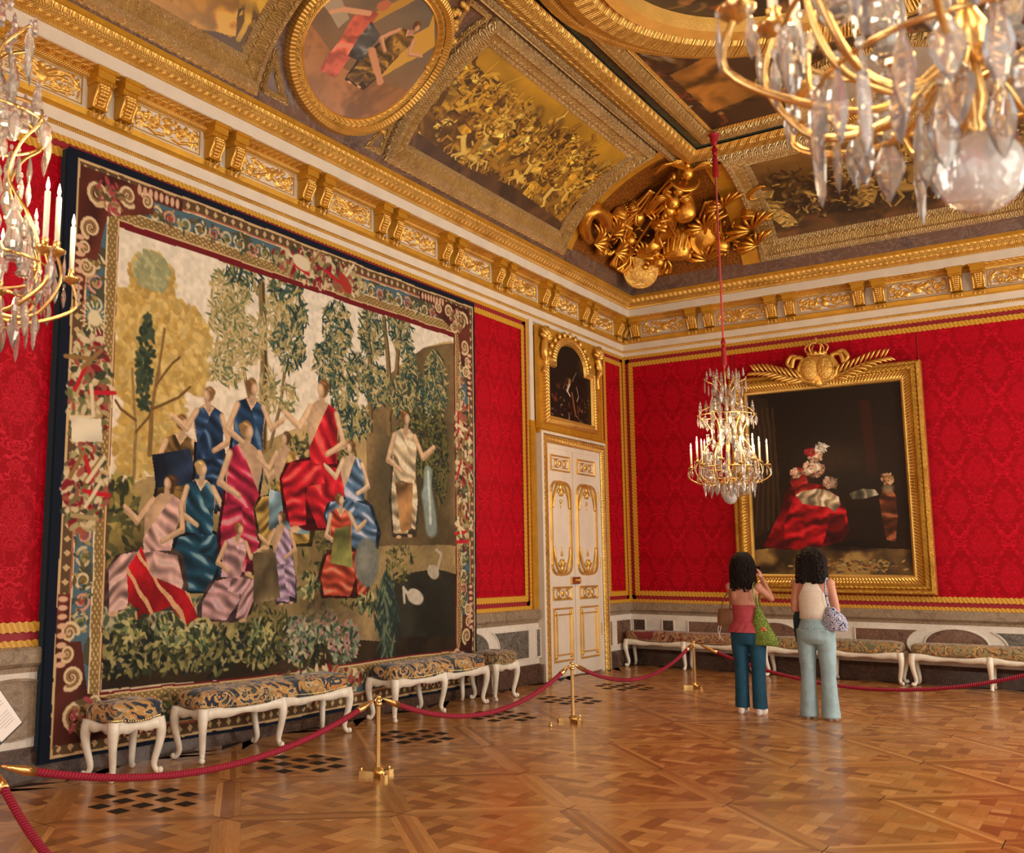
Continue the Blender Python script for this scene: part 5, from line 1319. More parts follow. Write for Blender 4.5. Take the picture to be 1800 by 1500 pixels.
def relief_strokes(kind):
    S = []
    for sg in (-1, 1):
        if kind == 0:   # mask and shell between scrolls
            S += [('l', spi(sg*0.15, 0.0, 0.055, 1.5, PI/2*(1-sg)+0.5, sg), 0.014, 0.008, 0.8), ('l', spi(sg*0.26, 0.02, 0.04, 1.4, 1, -sg), 0.012, 0.007, 0.7), ('l', [(sg*0.05, -0.07), (sg*0.14, -0.085), (sg*0.24, -0.05), (sg*0.33, -0.03)], 0.014, 0.008, 0.7),
                  ('e', sg*0.31, 0.04, 0.03, 0.014, sg*0.7, 0.7), ('e', sg*0.33, -0.03, 0.035, 0.012, -sg*0.5, 0.6), ('e', sg*0.21, 0.07, 0.03, 0.014, sg*1.1, 0.7), ('e', sg*0.09, 0.07, 0.022, 0.012, sg*2, 0.6)]
        elif kind == 1:   # crossed weapons and scrolls
            S += [('l', [(-sg*0.2, -0.08), (0, 0), (sg*0.22, 0.08)], 0.012, 0.009, 0.8), ('l', spi(sg*0.25, -0.02, 0.055, 1.5, 0, sg), 0.013, 0.008, 0.75), ('e', sg*0.12, 0.06, 0.045, 0.02, sg*0.8, 0.7), ('e', sg*0.13, -0.06, 0.05, 0.02, -sg*0.6, 0.7), ('e', sg*0.32, 0.05, 0.028, 0.014, sg, 0.6), ('e', sg*0.31, -0.075, 0.03, 0.012, 0, 0.6)]
        else:   # cuirass with wings
            S += [('l', [(sg*0.04, 0.02), (sg*0.14, 0.08), (sg*0.25, 0.085), (sg*0.33, 0.03)], 0.022, 0.006, 0.8), ('l', [(sg*0.05, -0.02), (sg*0.16, 0.03), (sg*0.28, 0.02)], 0.018, 0.006, 0.75), ('l', spi(sg*0.2, -0.055, 0.035, 1.3, 2, sg), 0.012, 0.007, 0.7), ('l', [(sg*0.03, -0.08), (sg*0.14, -0.085), (sg*0.3, -0.06)], 0.012, 0.007, 0.6)]
    for sg in (-1, 1):
        for k in range(9):
            u = 0.06+0.033*k; w_ = 0.085*math.sin(k*1.7+kind); S += [('e', sg*u, w_, 0.03, 0.011, sg*(0.5+k), 0.55), ('l', [(sg*u, w_*0.2), (sg*(u+0.02), w_*0.7), (sg*(u+0.045), w_*0.9)], 0.009, 0.005, 0.6)]
        S += [('l', [(sg*0.34, -0.09), (sg*0.355, 0.0), (sg*0.34, 0.09)], 0.007, 0.006, 0.5)]
    if kind == 0: S += [('e', 0, -0.005, 0.045, 0.055, 0, 1.0), ('e', 0, 0.07, 0.05, 0.025, 0, 0.8)]+[('l', [(0, 0.05), (0.06*math.cos(a), 0.05+0.045*math.sin(a))], 0.007, 0.007, 1.0) for a in [0.3+0.5*k for k in range(6)]]
    elif kind == 1: S += [('e', 0, 0, 0.06, 0.07, 0, 0.95), ('e', 0, 0, 0.03, 0.035, 0, 1.2)]
    else: S += [('e', 0, 0, 0.055, 0.075, 0, 1.0), ('e', 0, 0.075, 0.028, 0.025, 0, 1.1), ('e', 0.02, -0.02, 0.03, 0.04, 0, 1.15)]
    return S
REL = [heightfield('r', 0.74, 0.215, 96, 32, relief_strokes(k)) if False else heightfield('r', 0.74, 0.215, 96, 32, relief_strokes(k), None) for k in range(3)]
def reloc(fn, a, z, d):
    """world matrix of an ornament whose local x runs along the wall, y up, z into the room"""
    o = Vector(fn(a, z, d)); X = Vector(fn(a+1, z, d))-o; Y = Vector((0, 0, 1)); Z = Vector(fn(a, z, d+1))-o
    m = Matrix.Identity(4)
    for i in range(3): m[i][0], m[i][1], m[i][2], m[i][3] = X[i], Y[i], Z[i], o[i]
    return m
REL_ME = []
for V, F in REL:
    me = bpy.data.meshes.new('frieze_relief'); me.from_pydata(V.tolist(), [], F); me.polygons.foreach_set('use_smooth', [True]*len(F)); me.materials.append(M['gold']); REL_ME.append(me)
def add_me(name, me, mtx, parent=None):
    o = bpy.data.objects.new(name, me); COL.objects.link(o); o.matrix_world = mtx
    if parent is not None: o.parent = parent
    return o
# one console bracket: carved block, scroll with leaf drop, guttae
def console_meshes():
    out = {}
    mb = MB()   # local: x along, y up, z out; origin at the ledge z = 5.34
    mb.box(-0.085, 0.085, 0.235, 0.30, 0, 0.16); mb.box(-0.1, 0.1, 0.295, 0.325, 0, 0.185)
    mb.box(-0.08, 0.08, 0.2, 0.235, 0, 0.13)
    for k in range(6): mb.box(-0.075+0.026*k, -0.063+0.026*k, 0.205, 0.232, 0.13, 0.137)
    out['capital_block'] = (mb, 'gold_flat')
    mb = MB()
    side = [(0, 0.2), (0.12, 0.2), (0.135, 0.16), (0.12, 0.11), (0.09, 0.07), (0.07, 0.03), (0.08, 0.0), (0, 0)]
    mb.prism(side, lambda a, b, d: (d, b, a), -0.07, 0.07)
    out['scroll_body'] = (mb, 'gold_flat')
    mb = MB()
    for k in range(7):
        y = 0.185-0.026*k; zz = interp([0, 0.03, 0.07, 0.11, 0.16, 0.2], [0.08, 0.07, 0.09, 0.12, 0.135, 0.12], y)
        w = 0.055*(1-0.08*k)
        for sg in (-1, 0, 1): mb.ell((sg*w*0.6, y, zz+0.004), (w*0.5, 0.017, 0.02), 8, 5)
    for sg in (-1, 1): mb.tube([(sg*0.064, y, interp([0, 0.03, 0.07, 0.11, 0.16, 0.2], [0.08, 0.07, 0.09, 0.12, 0.135, 0.12], y)) for y in (0.2, 0.16, 0.12, 0.08, 0.04, 0.0)], 0.012, 6)
    out['leaf_drop'] = (mb, 'gold')
    mb = MB()
    for k in range(3):
        mb.lathe([(0.002, -0.075), (0.016, -0.06), (0.018, -0.04), (0.008, 0.0)], 8, Matrix.Translation((-0.055+0.055*k, -0.02, 0.075)) @ Matrix.Rotation(-PI/2, 4, 'X'))
    out['guttae'] = (mb, 'gold_carved')
    res = {}
    for k, (m_, mt) in out.items():
        me = bpy.data.meshes.new(k); me.from_pydata([tuple(v) for v in m_.v], [], m_.f)
        if k in ('leaf_drop', 'guttae'): me.polygons.foreach_set('use_smooth', [True]*len(me.polygons))
        me.materials.append(M[mt]); res[k] = me
    return res
CM = console_meshes()
ordn = ['first', 'second', 'third', 'fourth', 'fifth', 'sixth', 'seventh', 'eighth', 'ninth', 'tenth']
def console(fn, a, label, group):
    m = reloc(fn, a, 5.34, 0.05)
    r = empty('cornice_bracket'); r.matrix_world = Matrix.Translation(m.translation)
    tag(r, label, 'bracket', group)
    rot = m.copy(); rot.translation = (0, 0, 0)
    for k, me in CM.items():
        o = bpy.data.objects.new(k, me); COL.objects.link(o); o.parent = r; o.matrix_basis = rot
def relief(fn, a, k, label, group):
    o = add_me('frieze_relief', REL_ME[k], reloc(fn, a, 5.47, 0.052)); tag(o, label, 'relief', group)
    return o
LP = [-0.22-1.29*k for k in range(10)]; BP = [0.16+1.235*k for k in range(6)]
for k, c in enumerate(LP):
    for j, dlt in enumerate((0.135, -0.135)):
        if k == 0 and j == 1: pass
        if c+dlt > -0.05: continue
        console(wallL, c+dlt, 'gilded console in the %s cornice pair of the left wall from the corner, %s one' % (ordn[k], 'nearer' if j else 'farther'), 'cornice brackets on the left wall')
for k, c in enumerate(BP):
    for j, dlt in enumerate((-0.135, 0.135)):
        if c+dlt < 0.05: continue
        console(wallB, c+dlt, 'gilded console in the %s cornice pair of the far wall from the corner, %s one' % (ordn[k], 'right' if j else 'left'), 'cornice brackets on the far wall')
for k in range(9): relief(wallL, LP[k]-0.645, (k*2+1) % 3, 'gilded frieze relief on the left wall, %s panel from the corner' % ordn[k], 'frieze reliefs on the left wall')
for k in range(5): relief(wallB, BP[k]+0.6175, (k+1) % 3, 'gilded frieze relief on the far wall, %s panel from the corner' % ordn[k], 'frieze reliefs on the far wall')
# thin gilded edges of the recessed relief panels
mb = MB()
for fn, cs in ((wallL, [LP[k]-0.645 for k in range(9)]), (wallB, [BP[k]+0.6175 for k in range(5)])):
    for c in cs:
        for (x0, x1, z0, z1) in ((c-0.38, c+0.38, 5.355, 5.363), (c-0.38, c+0.38, 5.578, 5.586), (c-0.385, c-0.377, 5.355, 5.586), (c+0.377, c+0.385, 5.355, 5.586)):
            mb.prism([(x0, z0), (x1, z0), (x1, z1), (x0, z1)], fn, 0.045, 0.058)
tag(mb.build('trim_24', 'gold_flat'), 'thin gilded edges around the frieze relief panels', kind='structure')

# ------------------------------------------------------------------ corner spandrel of the ceiling with trophy
def surf(name, side, f0, f1, s0, s1, d, mat, label, parent=None):
    mb = MB(); mb.add(*cove_grid(side, f0, f1, s0, s1, d, 20, 6)); o = mb.build(name, mat, parent, smooth=True)
    return o
SP = empty('ceiling_spandrel', (0.4, -0.4, 6.1))
tag(SP, kind='structure', label='golden mosaic corner of the ceiling between the two cove paintings')
for side, f0, f1 in (('L', lambda s: -2.9+0.02, lambda s: mitL(s)), ('B', lambda s: mitB(s), lambda s: 2.45)):
    o = surf('mosaic_ground', side, f0, f1, 0.22, (SL if side == 'L' else SB)-0.05, 0.012, 'mosaic', ''); o.parent = SP; o.location = -Vector(SP.location)
for side, f0, f1 in (('L', lambda s: -2.88, lambda s: -2.66), ('B', lambda s: 2.2, lambda s: 2.45)):
    o = surf('gilded_band', side, f0, f1, 0.18, 2.15, 0.03, 'gold_flat', ''); o.parent = SP; o.location = -Vector(SP.location)
# trophy frame of reference: a point high above the corner; t = across (-1 left cove .. +1 far cove), s = up
def trp(t, s, d=0.1):
    t *= 1.12; s = s*0.95+0.36
    """t < 0 on the left cove, t > 0 on the far cove, blending round the corner"""
    sL = s; zl = cov('L', 0, sL)[2]
    qL = cov('L', 0, sL)[0]; sb = interp(TBL['B'][1], TBL['B'][2], zl); qB = -cov('B', 0, sb)[1]
    c = Vector((qL, -qB, zl)); 
    k = 0.35
    if t < 0: p = Vector((qL, -qB+t, zl)); n = Vector((1, 0, -0.35))
    else: p = Vector((qL+t, -qB, zl)); n = Vector((0, -1, -0.35))
    b = max(0, 1-abs(t)/0.7); n = n.normalized()*(1-b*0.5)+Vector((1, -1, -0.5)).normalized()*b
    p = p+n*(d+0.25*b*b); return p
TR = empty('gilded_trophy', (0.55, -0.55, 6.05)); OT = Vector(TR.location)
tag(TR, 'gilded sculpted trophy of armour, shields, flags and eagle in the ceiling corner', 'sculpture')
def tp(t, s, d=0.1): return trp(t, s, d)-OT
def tfin(mb, name, mat='gold_sculpt', auto=None): return mb.build(name, mat, TR, smooth=True)
def disc(mb, t, s, d, r, rz, tilt=(0, 0), n=20, rim=True):
    c = tp(t, s, d); nrm = (tp(t, s, d+0.1)-c).normalized(); q = Vector((0, 0, 1)).rotation_difference(nrm).to_matrix().to_4x4()
    m = Matrix.Translation(c) @ q @ Matrix.Rotation(tilt[0], 4, 'X') @ Matrix.Rotation(tilt[1], 4, 'Y')
    mb.lathe([(r*rz*0.9, -0.03), (r, 0.0), (r, 0.03), (r*0.93, 0.04), (r*0.88, 0.025), (r*0.6, 0.06), (r*0.3, 0.085), (0.001, 0.09)], n, m)
mb = MB(); disc(mb, 0.02, 0.05, 0.12, 0.27, 1); tfin(mb, 'round_shield', 'gold_carved')
mb = MB(); disc(mb, -0.55, 0.75, 0.1, 0.14, 1); tfin(mb, 'small_shield')
mb = MB(); disc(mb, 1.0, 0.33, 0.1, 0.26, 1, (0.3, 0.3)); tfin(mb, 'tilted_shield')
# cuirass in the middle
mb = MB(); c = tp(0.55, 0.42, 0.1)
mb.lathe([(0.12, -0.32), (0.21, -0.26), (0.23, -0.12), (0.21, 0.02), (0.25, 0.14), (0.2, 0.24), (0.1, 0.27)], 18, Matrix.Translation(c) @ Matrix.Rotation(0.15, 4, 'Y') @ Matrix.Diagonal((1, 0.7, 1, 1)))
for k in range(5): a = -0.8+0.4*k; mb.tube(catmull([c+Vector((0.2*math.sin(a), -0.16*math.cos(a), 0.2)), c+Vector((0.26*math.sin(a+.1), -0.19*math.cos(a), 0.0)), c+Vector((0.22*math.sin(a-.1), -0.17*math.cos(a), -0.22))], 5), 0.018, 6)
mb.ell(c+Vector((0.28, -0.05, 0.1)), (0.12, 0.11, 0.13)); tfin(mb, 'cuirass')
mb = MB(); c = tp(0.45, 0.98, 0.14)   # upper armour with a plumed helmet
mb.lathe([(0.09, -0.22), (0.16, -0.15), (0.17, 0.02), (0.13, 0.14), (0.15, 0.17), (0.12, 0.18)], 16, Matrix.Translation(c) @ Matrix.Diagonal((1, 0.8, 1, 1))); mb.ell(c+Vector((0.04, 0, 0.3)), (0.11, 0.11, 0.1))
mb.tube(catmull([c+Vector((0.04, 0, 0.38)), c+Vector((0.12, 0, 0.46)), c+Vector((0.22, 0, 0.42)), c+Vector((0.24, 0, 0.34))], 5), 0.035, 8); tfin(mb, 'helmet_and_collar')
# winged boy carrying a basin
mb = MB(); b0 = tp(-0.12, 0.95, 0.12); up = (tp(-0.12, 1.35, 0.12)-b0).normalized()
X = Vector((1, 1, 0)).normalized()
mb.ell(b0+up*0.12, (0.1, 0.1, 0.13)); mb.ell(b0+up*0.32, (0.095, 0.095, 0.14)); mb.ell(b0+up*0.55, (0.075, 0.075, 0.09))
mb.tube(catmull([b0+up*0.08, b0-up*0.12-X*0.06, b0-up*0.33-X*0.03], 5), [0.08-0.004*k for k in range(11)], 8); mb.tube(catmull([b0+up*0.08+X*0.05, b0-up*0.1+X*0.1, b0-up*0.25+X*0.18], 5), [0.075-0.004*k for k in range(11)], 8)
for sg in (-1, 1): mb.tube(catmull([b0+up*0.4+X*0.09*sg, b0+up*0.5+X*0.2*sg, b0+up*0.68+X*0.14*sg], 5), [0.045-0.0015*k for k in range(11)], 8)
tfin(mb, 'winged_boy')
for sg in (-1, 1):
    mb = MB()
    for k in range(5): mb.tube(catmull([b0+up*0.35+X*0.08*sg, b0+up*(0.42-0.05*k)+X*(0.2+0.02*k)*sg, b0+up*(0.34-0.1*k)+X*(0.3+0.0*k)*sg], 5), [0.03-0.0018*j for j in range(11)], 6)
    tfin(mb, 'wing')
mb = MB(); c = b0+up*0.72; mm = Matrix.Translation(c) @ Vector((0, 0, 1)).rotation_difference(up).to_matrix().to_4x4()
mb.lathe([(0.06, -0.04), (0.16, 0.0), (0.22, 0.05), (0.24, 0.08), (0.2, 0.09), (0.1, 0.05)], 22, mm); tfin(mb, 'basin')
# eagle with spread wings
mb = MB(); e = c+up*0.22; mb.ell(e, (0.09, 0.09, 0.12)); mb.ell(e+up*0.13-X*0.05, (0.045, 0.045, 0.05)); mb.tube([e-up*0.08-X*0.03, e-up*0.16-X*0.04], 0.02, 6); mb.tube([e-up*0.08+X*0.04, e-up*0.16+X*0.05], 0.02, 6); tfin(mb, 'eagle')
for sg in (-1, 1):
    mb = MB()
    for k in range(8): mb.tube(catmull([e+up*0.06+X*0.07*sg, e+up*(0.2-0.01*k)+X*(0.16+0.03*k)*sg, e+up*(0.22-0.045*k)+X*(0.26+0.028*k)*sg], 5), [0.028-0.0015*j for j in range(11)], 6)
    tfin(mb, 'eagle_wing')
def cloth_flag(name, t0, s0, t1, s1, wt, n=8, d=0.1, mat='gold_sculpt'):
    mb = MB()
    for k in range(n):
        f = k/(n-1)-0.5
        a = tp(t0+f*wt*0.25, s0, d); b = tp((t0+t1)/2+f*wt*0.7+0.03, (s0+s1)/2, d+0.05*math.cos(k*2.2)); c_ = tp(t1+f*wt, s1, d-0.02)
        mb.tube(catmull([a, b, c_], 6), [0.02+0.014*j/12 for j in range(13)], 6)
    tfin(mb, name, mat)
cloth_flag('draped_flag', -0.5, 1.2, -0.9, 0.5, 0.4); cloth_flag('striped_drapery', 0.78, 1.0, 1.0, 0.25, 0.4); cloth_flag('hanging_cloth', -0.75, 0.55, -0.7, -0.12, 0.55, 9, 0.12); cloth_flag('small_cloak', -0.25, 1.3, -0.42, 0.85, 0.2, 5, 0.14)
cloth_flag('lower_fringe', -0.55, 0.15, -0.6, -0.15, 0.5, 9, 0.16); cloth_flag('skirt_of_armour', 0.3, 0.9, 0.15, 0.45, 0.45, 8, 0.16); cloth_flag('shell_foot', 0.45, 0.12, 0.42, -0.1, 0.3, 6, 0.12)
# poles, horn, quiver, small helmets and laurel
for nm, t0, s0, t1, s1, r in (('standard_pole', -0.62, 0.2, -0.28, 1.05, 0.02), ('lance', 0.75, 0.25, 0.12, 0.95, 0.02), ('sword', -0.62, 0.9, -0.4, 1.5, 0.018), ('spear', 1.3, 0.1, 1.0, 0.7, 0.02)):
    mb = MB(); mb.tube([tp(t0+(t1-t0)*k/6, s0+(s1-s0)*k/6, 0.22) for k in range(7)], r, 6); mb.ell(tp(t1, s1, 0.22), (0.035, 0.035, 0.06), 8, 6); tfin(mb, nm)
mb = MB(); pts = [tp(-1.65+0.32*math.cos(a)*0.9, 0.26+0.22*math.sin(a), 0.12) for a in [0.4+0.45*k for k in range(10)]]; mb.tube(pts, [0.13-0.006*k for k in range(10)], 10); tfin(mb, 'curled_horn')
HL = ((-1.12, 0.62, 0.12), (-0.85, 0.8, 0.09), (0.2, 0.3, 0.11), (1.25, 0.2, 0.13), (1.45, 0.62, 0.1), (-0.15, 0.42, 0.12), (-1.35, 0.02, 0.1))
for i, (t, s, r) in enumerate(HL):          # crested helmets
    mb = MB(); c = tp(t, s, 0.13); rot = Matrix.Translation(c) @ Matrix.Rotation(0.6*math.sin(i*2.3), 4, 'X') @ Matrix.Rotation(0.5*math.cos(i*1.9), 4, 'Y')
    mb.lathe([(r*0.75, -r*0.9), (r*0.95, -r*0.55), (r*1.2, -r*0.45), (r*1.0, -r*0.3), (r*1.02, 0), (r*0.85, r*0.5), (r*0.45, r*0.85), (r*0.05, r)], 16, rot)
    for k in range(7): a = -0.9+0.3*k; mb.tube([rot @ Vector(q) for q in catmull([(0.7*r*math.sin(a), 0, r*0.8*math.cos(a)), (1.25*r*math.sin(a*1.1), 0.02, r*1.25*math.cos(a*1.1)), (1.6*r*math.sin(a*1.25+0.25), 0, r*1.45*math.cos(a*1.25+.25))], 4)], [r*0.12-r*0.009*j for j in range(9)], 6)
    tfin(mb, 'crested_helmet')
for i, (t, s, L) in enumerate(((-1.6, 0.05, 0.3), (-1.2, 0.3, 0.3), (-0.95, 0.1, 0.28), (-0.35, 0.2, 0.28), (0.25, 0.05, 0.25), (0.9, 0.55, 0.3), (1.1, 0.0, 0.3), (1.6, 0.35, 0.32), (1.75, 0.1, 0.26), (-0.3, 0.7, 0.25), (0.15, 0.75, 0.25), (1.05, 0.85, 0.25))):   # acanthus and laurel sprays
    mb = MB(); rr_ = random.Random(i); a0 = rr_.uniform(-0.6, 0.6)+(0.4 if t < 0 else -0.4)
    for k in range(7):
        a = a0-1.3+0.43*k; e0 = tp(t, s, 0.12); e1 = tp(t+L*0.55*math.sin(a), s+L*0.55*math.cos(a), 0.22); e2 = tp(t+L*math.sin(a)*1.05, s+L*math.cos(a)*0.9, 0.15)
        mb.tube(catmull([e0, e1, e2], 5), [0.02, 0.03, 0.038, 0.044, 0.046, 0.045, 0.042, 0.036, 0.028, 0.018, 0.006], 6, ry=0.5)
    tfin(mb, 'leaf_spray')
for i, (t, s) in enumerate(((-0.75, 0.35), (0.8, 0.15), (-0.05, 0.22))):   # small cherub masks
    mb = MB(); c = tp(t, s, 0.2); mb.ell(c, (0.085, 0.085, 0.1), 14, 10); mb.ell(c+Vector((0.03, -0.07, -0.01)), (0.02, 0.025, 0.025), 8, 6)
    for k in range(9): a = PI*k/8; mb.ell(c+Vector((0.08*math.cos(a), 0.0, 0.03+0.08*math.sin(a))), (0.03, 0.035, 0.03), 8, 6)
    tfin(mb, 'cherub_mask')
rnd = random.Random(8); mb = MB()
for k in range(90):
    t = rnd.choice([-1.3, -1.05, 1.35, 1.6, -0.3, 0.1, 1.1])+rnd.uniform(-0.22, 0.22); s = rnd.uniform(0.02, 0.6); c = tp(t, s, 0.1)
    mb.ell(c, (0.03, 0.03, 0.075), 6, 5, Matrix.Rotation(rnd.uniform(-1.5, 1.5), 4, 'X') @ Matrix.Rotation(rnd.uniform(-1.5, 1.5), 4, 'Y'))
o = tfin(mb, 'laurel_leaves'); o['kind'] = 'stuff'
mb = MB(); pts = [tp(1.42+0.1*math.cos(a), 0.95+0.1*math.sin(a), 0.1) for a in [0.6+0.5*k for k in range(10)]]; mb.tube(pts, [0.006+0.028*math.sin(PI*k/9) for k in range(10)], 8); tfin(mb, 'crescent')

# ------------------------------------------------------------------ double door
def door():
    root = empty('door_1', (0, -2.045, 0)); tag(root, 'tall white double door with gilded panels in the left wall', kind='structure'); off = Vector(root.location)
    fn = lambda a, z, d: tuple(Vector((d, a, z))-off)
    # casing
    path = [(-3.02, 0.0), (-3.02, 3.42), (-1.04, 3.42), (-1.04, 0.0)]
    P = [Vector(fn(a, z, 0.03)) for a, z in path]; N = [Vector((1, 0, 0))]*4
    for nm, mat, pr in (('casing_outer_fillet', 'white_paint', [(-0.06, -0.03), (-0.06, 0.07), (-0.02, 0.08), (-0.02, 0.05)]), ('casing_carved_moulding', 'gold_leaf', [(-0.02, 0.05), (0.0, 0.09), (0.06, 0.095), (0.1, 0.05)]), ('casing_inner_board', 'white_paint', [(0.1, 0.04), (0.17, 0.03), (0.17, -0.02)])):
        mb = MB(); mb.sweep(P, N, pr); mb.build(nm, mat, root)
    mb = MB(); mb.prism([(-3.14, 0), (-3.02, 0), (-3.02, 0.24), (-3.14, 0.24)], fn, 0, 0.1); mb.prism([(-1.06, 0), (-0.95, 0), (-0.95, 0.24), (-1.06, 0.24)], fn, 0, 0.1); mb.build('casing_plinth', 'marble_tan', root)
    mb = MB(); mb.prism([(-3.12, 3.44), (-0.98, 3.44), (-0.98, 3.54), (-3.12, 3.54)], fn, 0, 0.09); mb.build('door_head', 'gold_flat', root)
    for li, (a0, a1) in enumerate(((-2.86, -2.052), (-2.038, -1.2))):
        lf = MB(); lf.prism([(a0, 0.02), (a1, 0.02), (a1, 3.26), (a0, 3.26)], fn, 0.0, 0.05); leaf = lf.build('door_leaf', 'white_paint', root)
        b0, b1 = a0+0.11, a1-0.10
        def frame(z0, z1, w=0.03, mat='gold', ins=0.0):
            pp = [(b0+ins, z0+ins), (b1-ins, z0+ins), (b1-ins, z1-ins), (b0+ins, z1-ins)]
            mb = MB(); mb.sweep([Vector(fn(a, z, 0.05)) for a, z in pp], [Vector((1, 0, 0))]*4, [(0, 0), (0.006, 0.02), (w*0.6, 0.022), (w, 0)], closed=True, flip=True); return mb.build('gilded_panel_moulding', mat, leaf)
        frame(2.93, 3.17); frame(1.08, 1.28); frame(0.22, 0.98)
        frame(0.22, 0.98, 0.022, 'gold', 0.09)
        # tall panel with curved head and foot
        c = (b0+b1)/2; hw = (b1-b0)/2-0.02
        pts = []
        for k in range(9): a = PI*k/8; pts.append((c+hw*math.copysign(abs(math.cos(a))**0.5, math.cos(a)), 2.62+0.14*math.sin(a)))
        for k in range(9): a = PI+PI*k/8; pts.append((c+hw*math.copysign(abs(math.cos(a))**0.5, math.cos(a)), 1.6+0.13*math.sin(a)))
        mb = MB(); mb.sweep([Vector(fn(a, z, 0.05)) for a, z in pts], [Vector((1, 0, 0))]*len(pts), [(0, 0), (0.006, 0.024), (0.03, 0.026), (0.045, 0)], closed=True, flip=False); mb.build('gilded_panel_moulding', 'gold', leaf)
        mb = MB()
        for z, sg in ((2.6, 1), (1.64, -1)):
            for s_ in (-1, 1):
                mb.tube([fn(c+s_*(0.03+0.07*math.cos(t)*(1-t/9)), z+sg*(0.02+0.075*math.sin(t)*(1-t/9)), 0.065) for t in [0.45*k for k in range(16)]], 0.013, 6)
                mb.tube(catmull([fn(c+s_*hw*0.92, z-sg*0.2, 0.06), fn(c+s_*hw*0.8, z-sg*0.04, 0.07), fn(c+s_*hw*0.45, z+sg*0.13, 0.065), fn(c, z+sg*0.17, 0.065)], 5), 0.02, 6)
            mb.ell(fn(c, z+sg*0.1, 0.06), (0.025, 0.05, 0.06), 10, 6); mb.ell(fn(c, z-sg*0.1, 0.06), (0.012, 0.03, 0.03), 8, 5); mb.ell(fn(c, z-sg*0.16, 0.055), (0.008, 0.012, 0.04), 8, 5)
        mb.build('carved_scrollwork', 'gold', leaf, smooth=True)
        mb = MB()
        for z in (3.05, 1.18):
            mb.ell(fn(c, z, 0.055), (0.018, 0.05, 0.05), 10, 6)
            for s_ in (-1, 1):
                mb.tube([fn(c+s_*(0.13+0.045*math.cos(t)), z+0.045*math.sin(t), 0.058) for t in [0.5*k for k in range(13)]], 0.01, 6)
                mb.tube([fn(c+s_*0.04, z+0.06, 0.058), fn(c+s_*(hw-0.04), z+0.06, 0.058)], 0.008, 6); mb.tube([fn(c+s_*0.04, z-0.06, 0.058), fn(c+s_*(hw-0.04), z-0.06, 0.058)], 0.008, 6)
        for (sa, sz) in ((-1, 0.3), (1, 0.3), (-1, 0.9), (1, 0.9)): mb.ell(fn(c+sa*(hw-0.05), sz, 0.055), (0.016, 0.035, 0.035), 8, 5)
        mb.build('panel_rosettes', 'gold', leaf, smooth=True)
        for z in (2.62, 0.62, 1.62):
            hb = MB(); y_ = a0+0.0 if li == 0 else a1; hb.tube([fn(y_, z-0.09, 0.055), fn(y_, z+0.09, 0.055)], 0.014, 8); hb.build('hinge', 'brass', leaf)
    mb = MB(); mb.prism([(-2.19, 1.31), (-1.93, 1.31), (-1.93, 1.41), (-2.19, 1.41)], fn, 0.05, 0.085); mb.ell(fn(-2.0, 1.36, 0.1), (0.03, 0.028, 0.028), 12, 8); mb.build('lock_case', 'brass', root)
door()

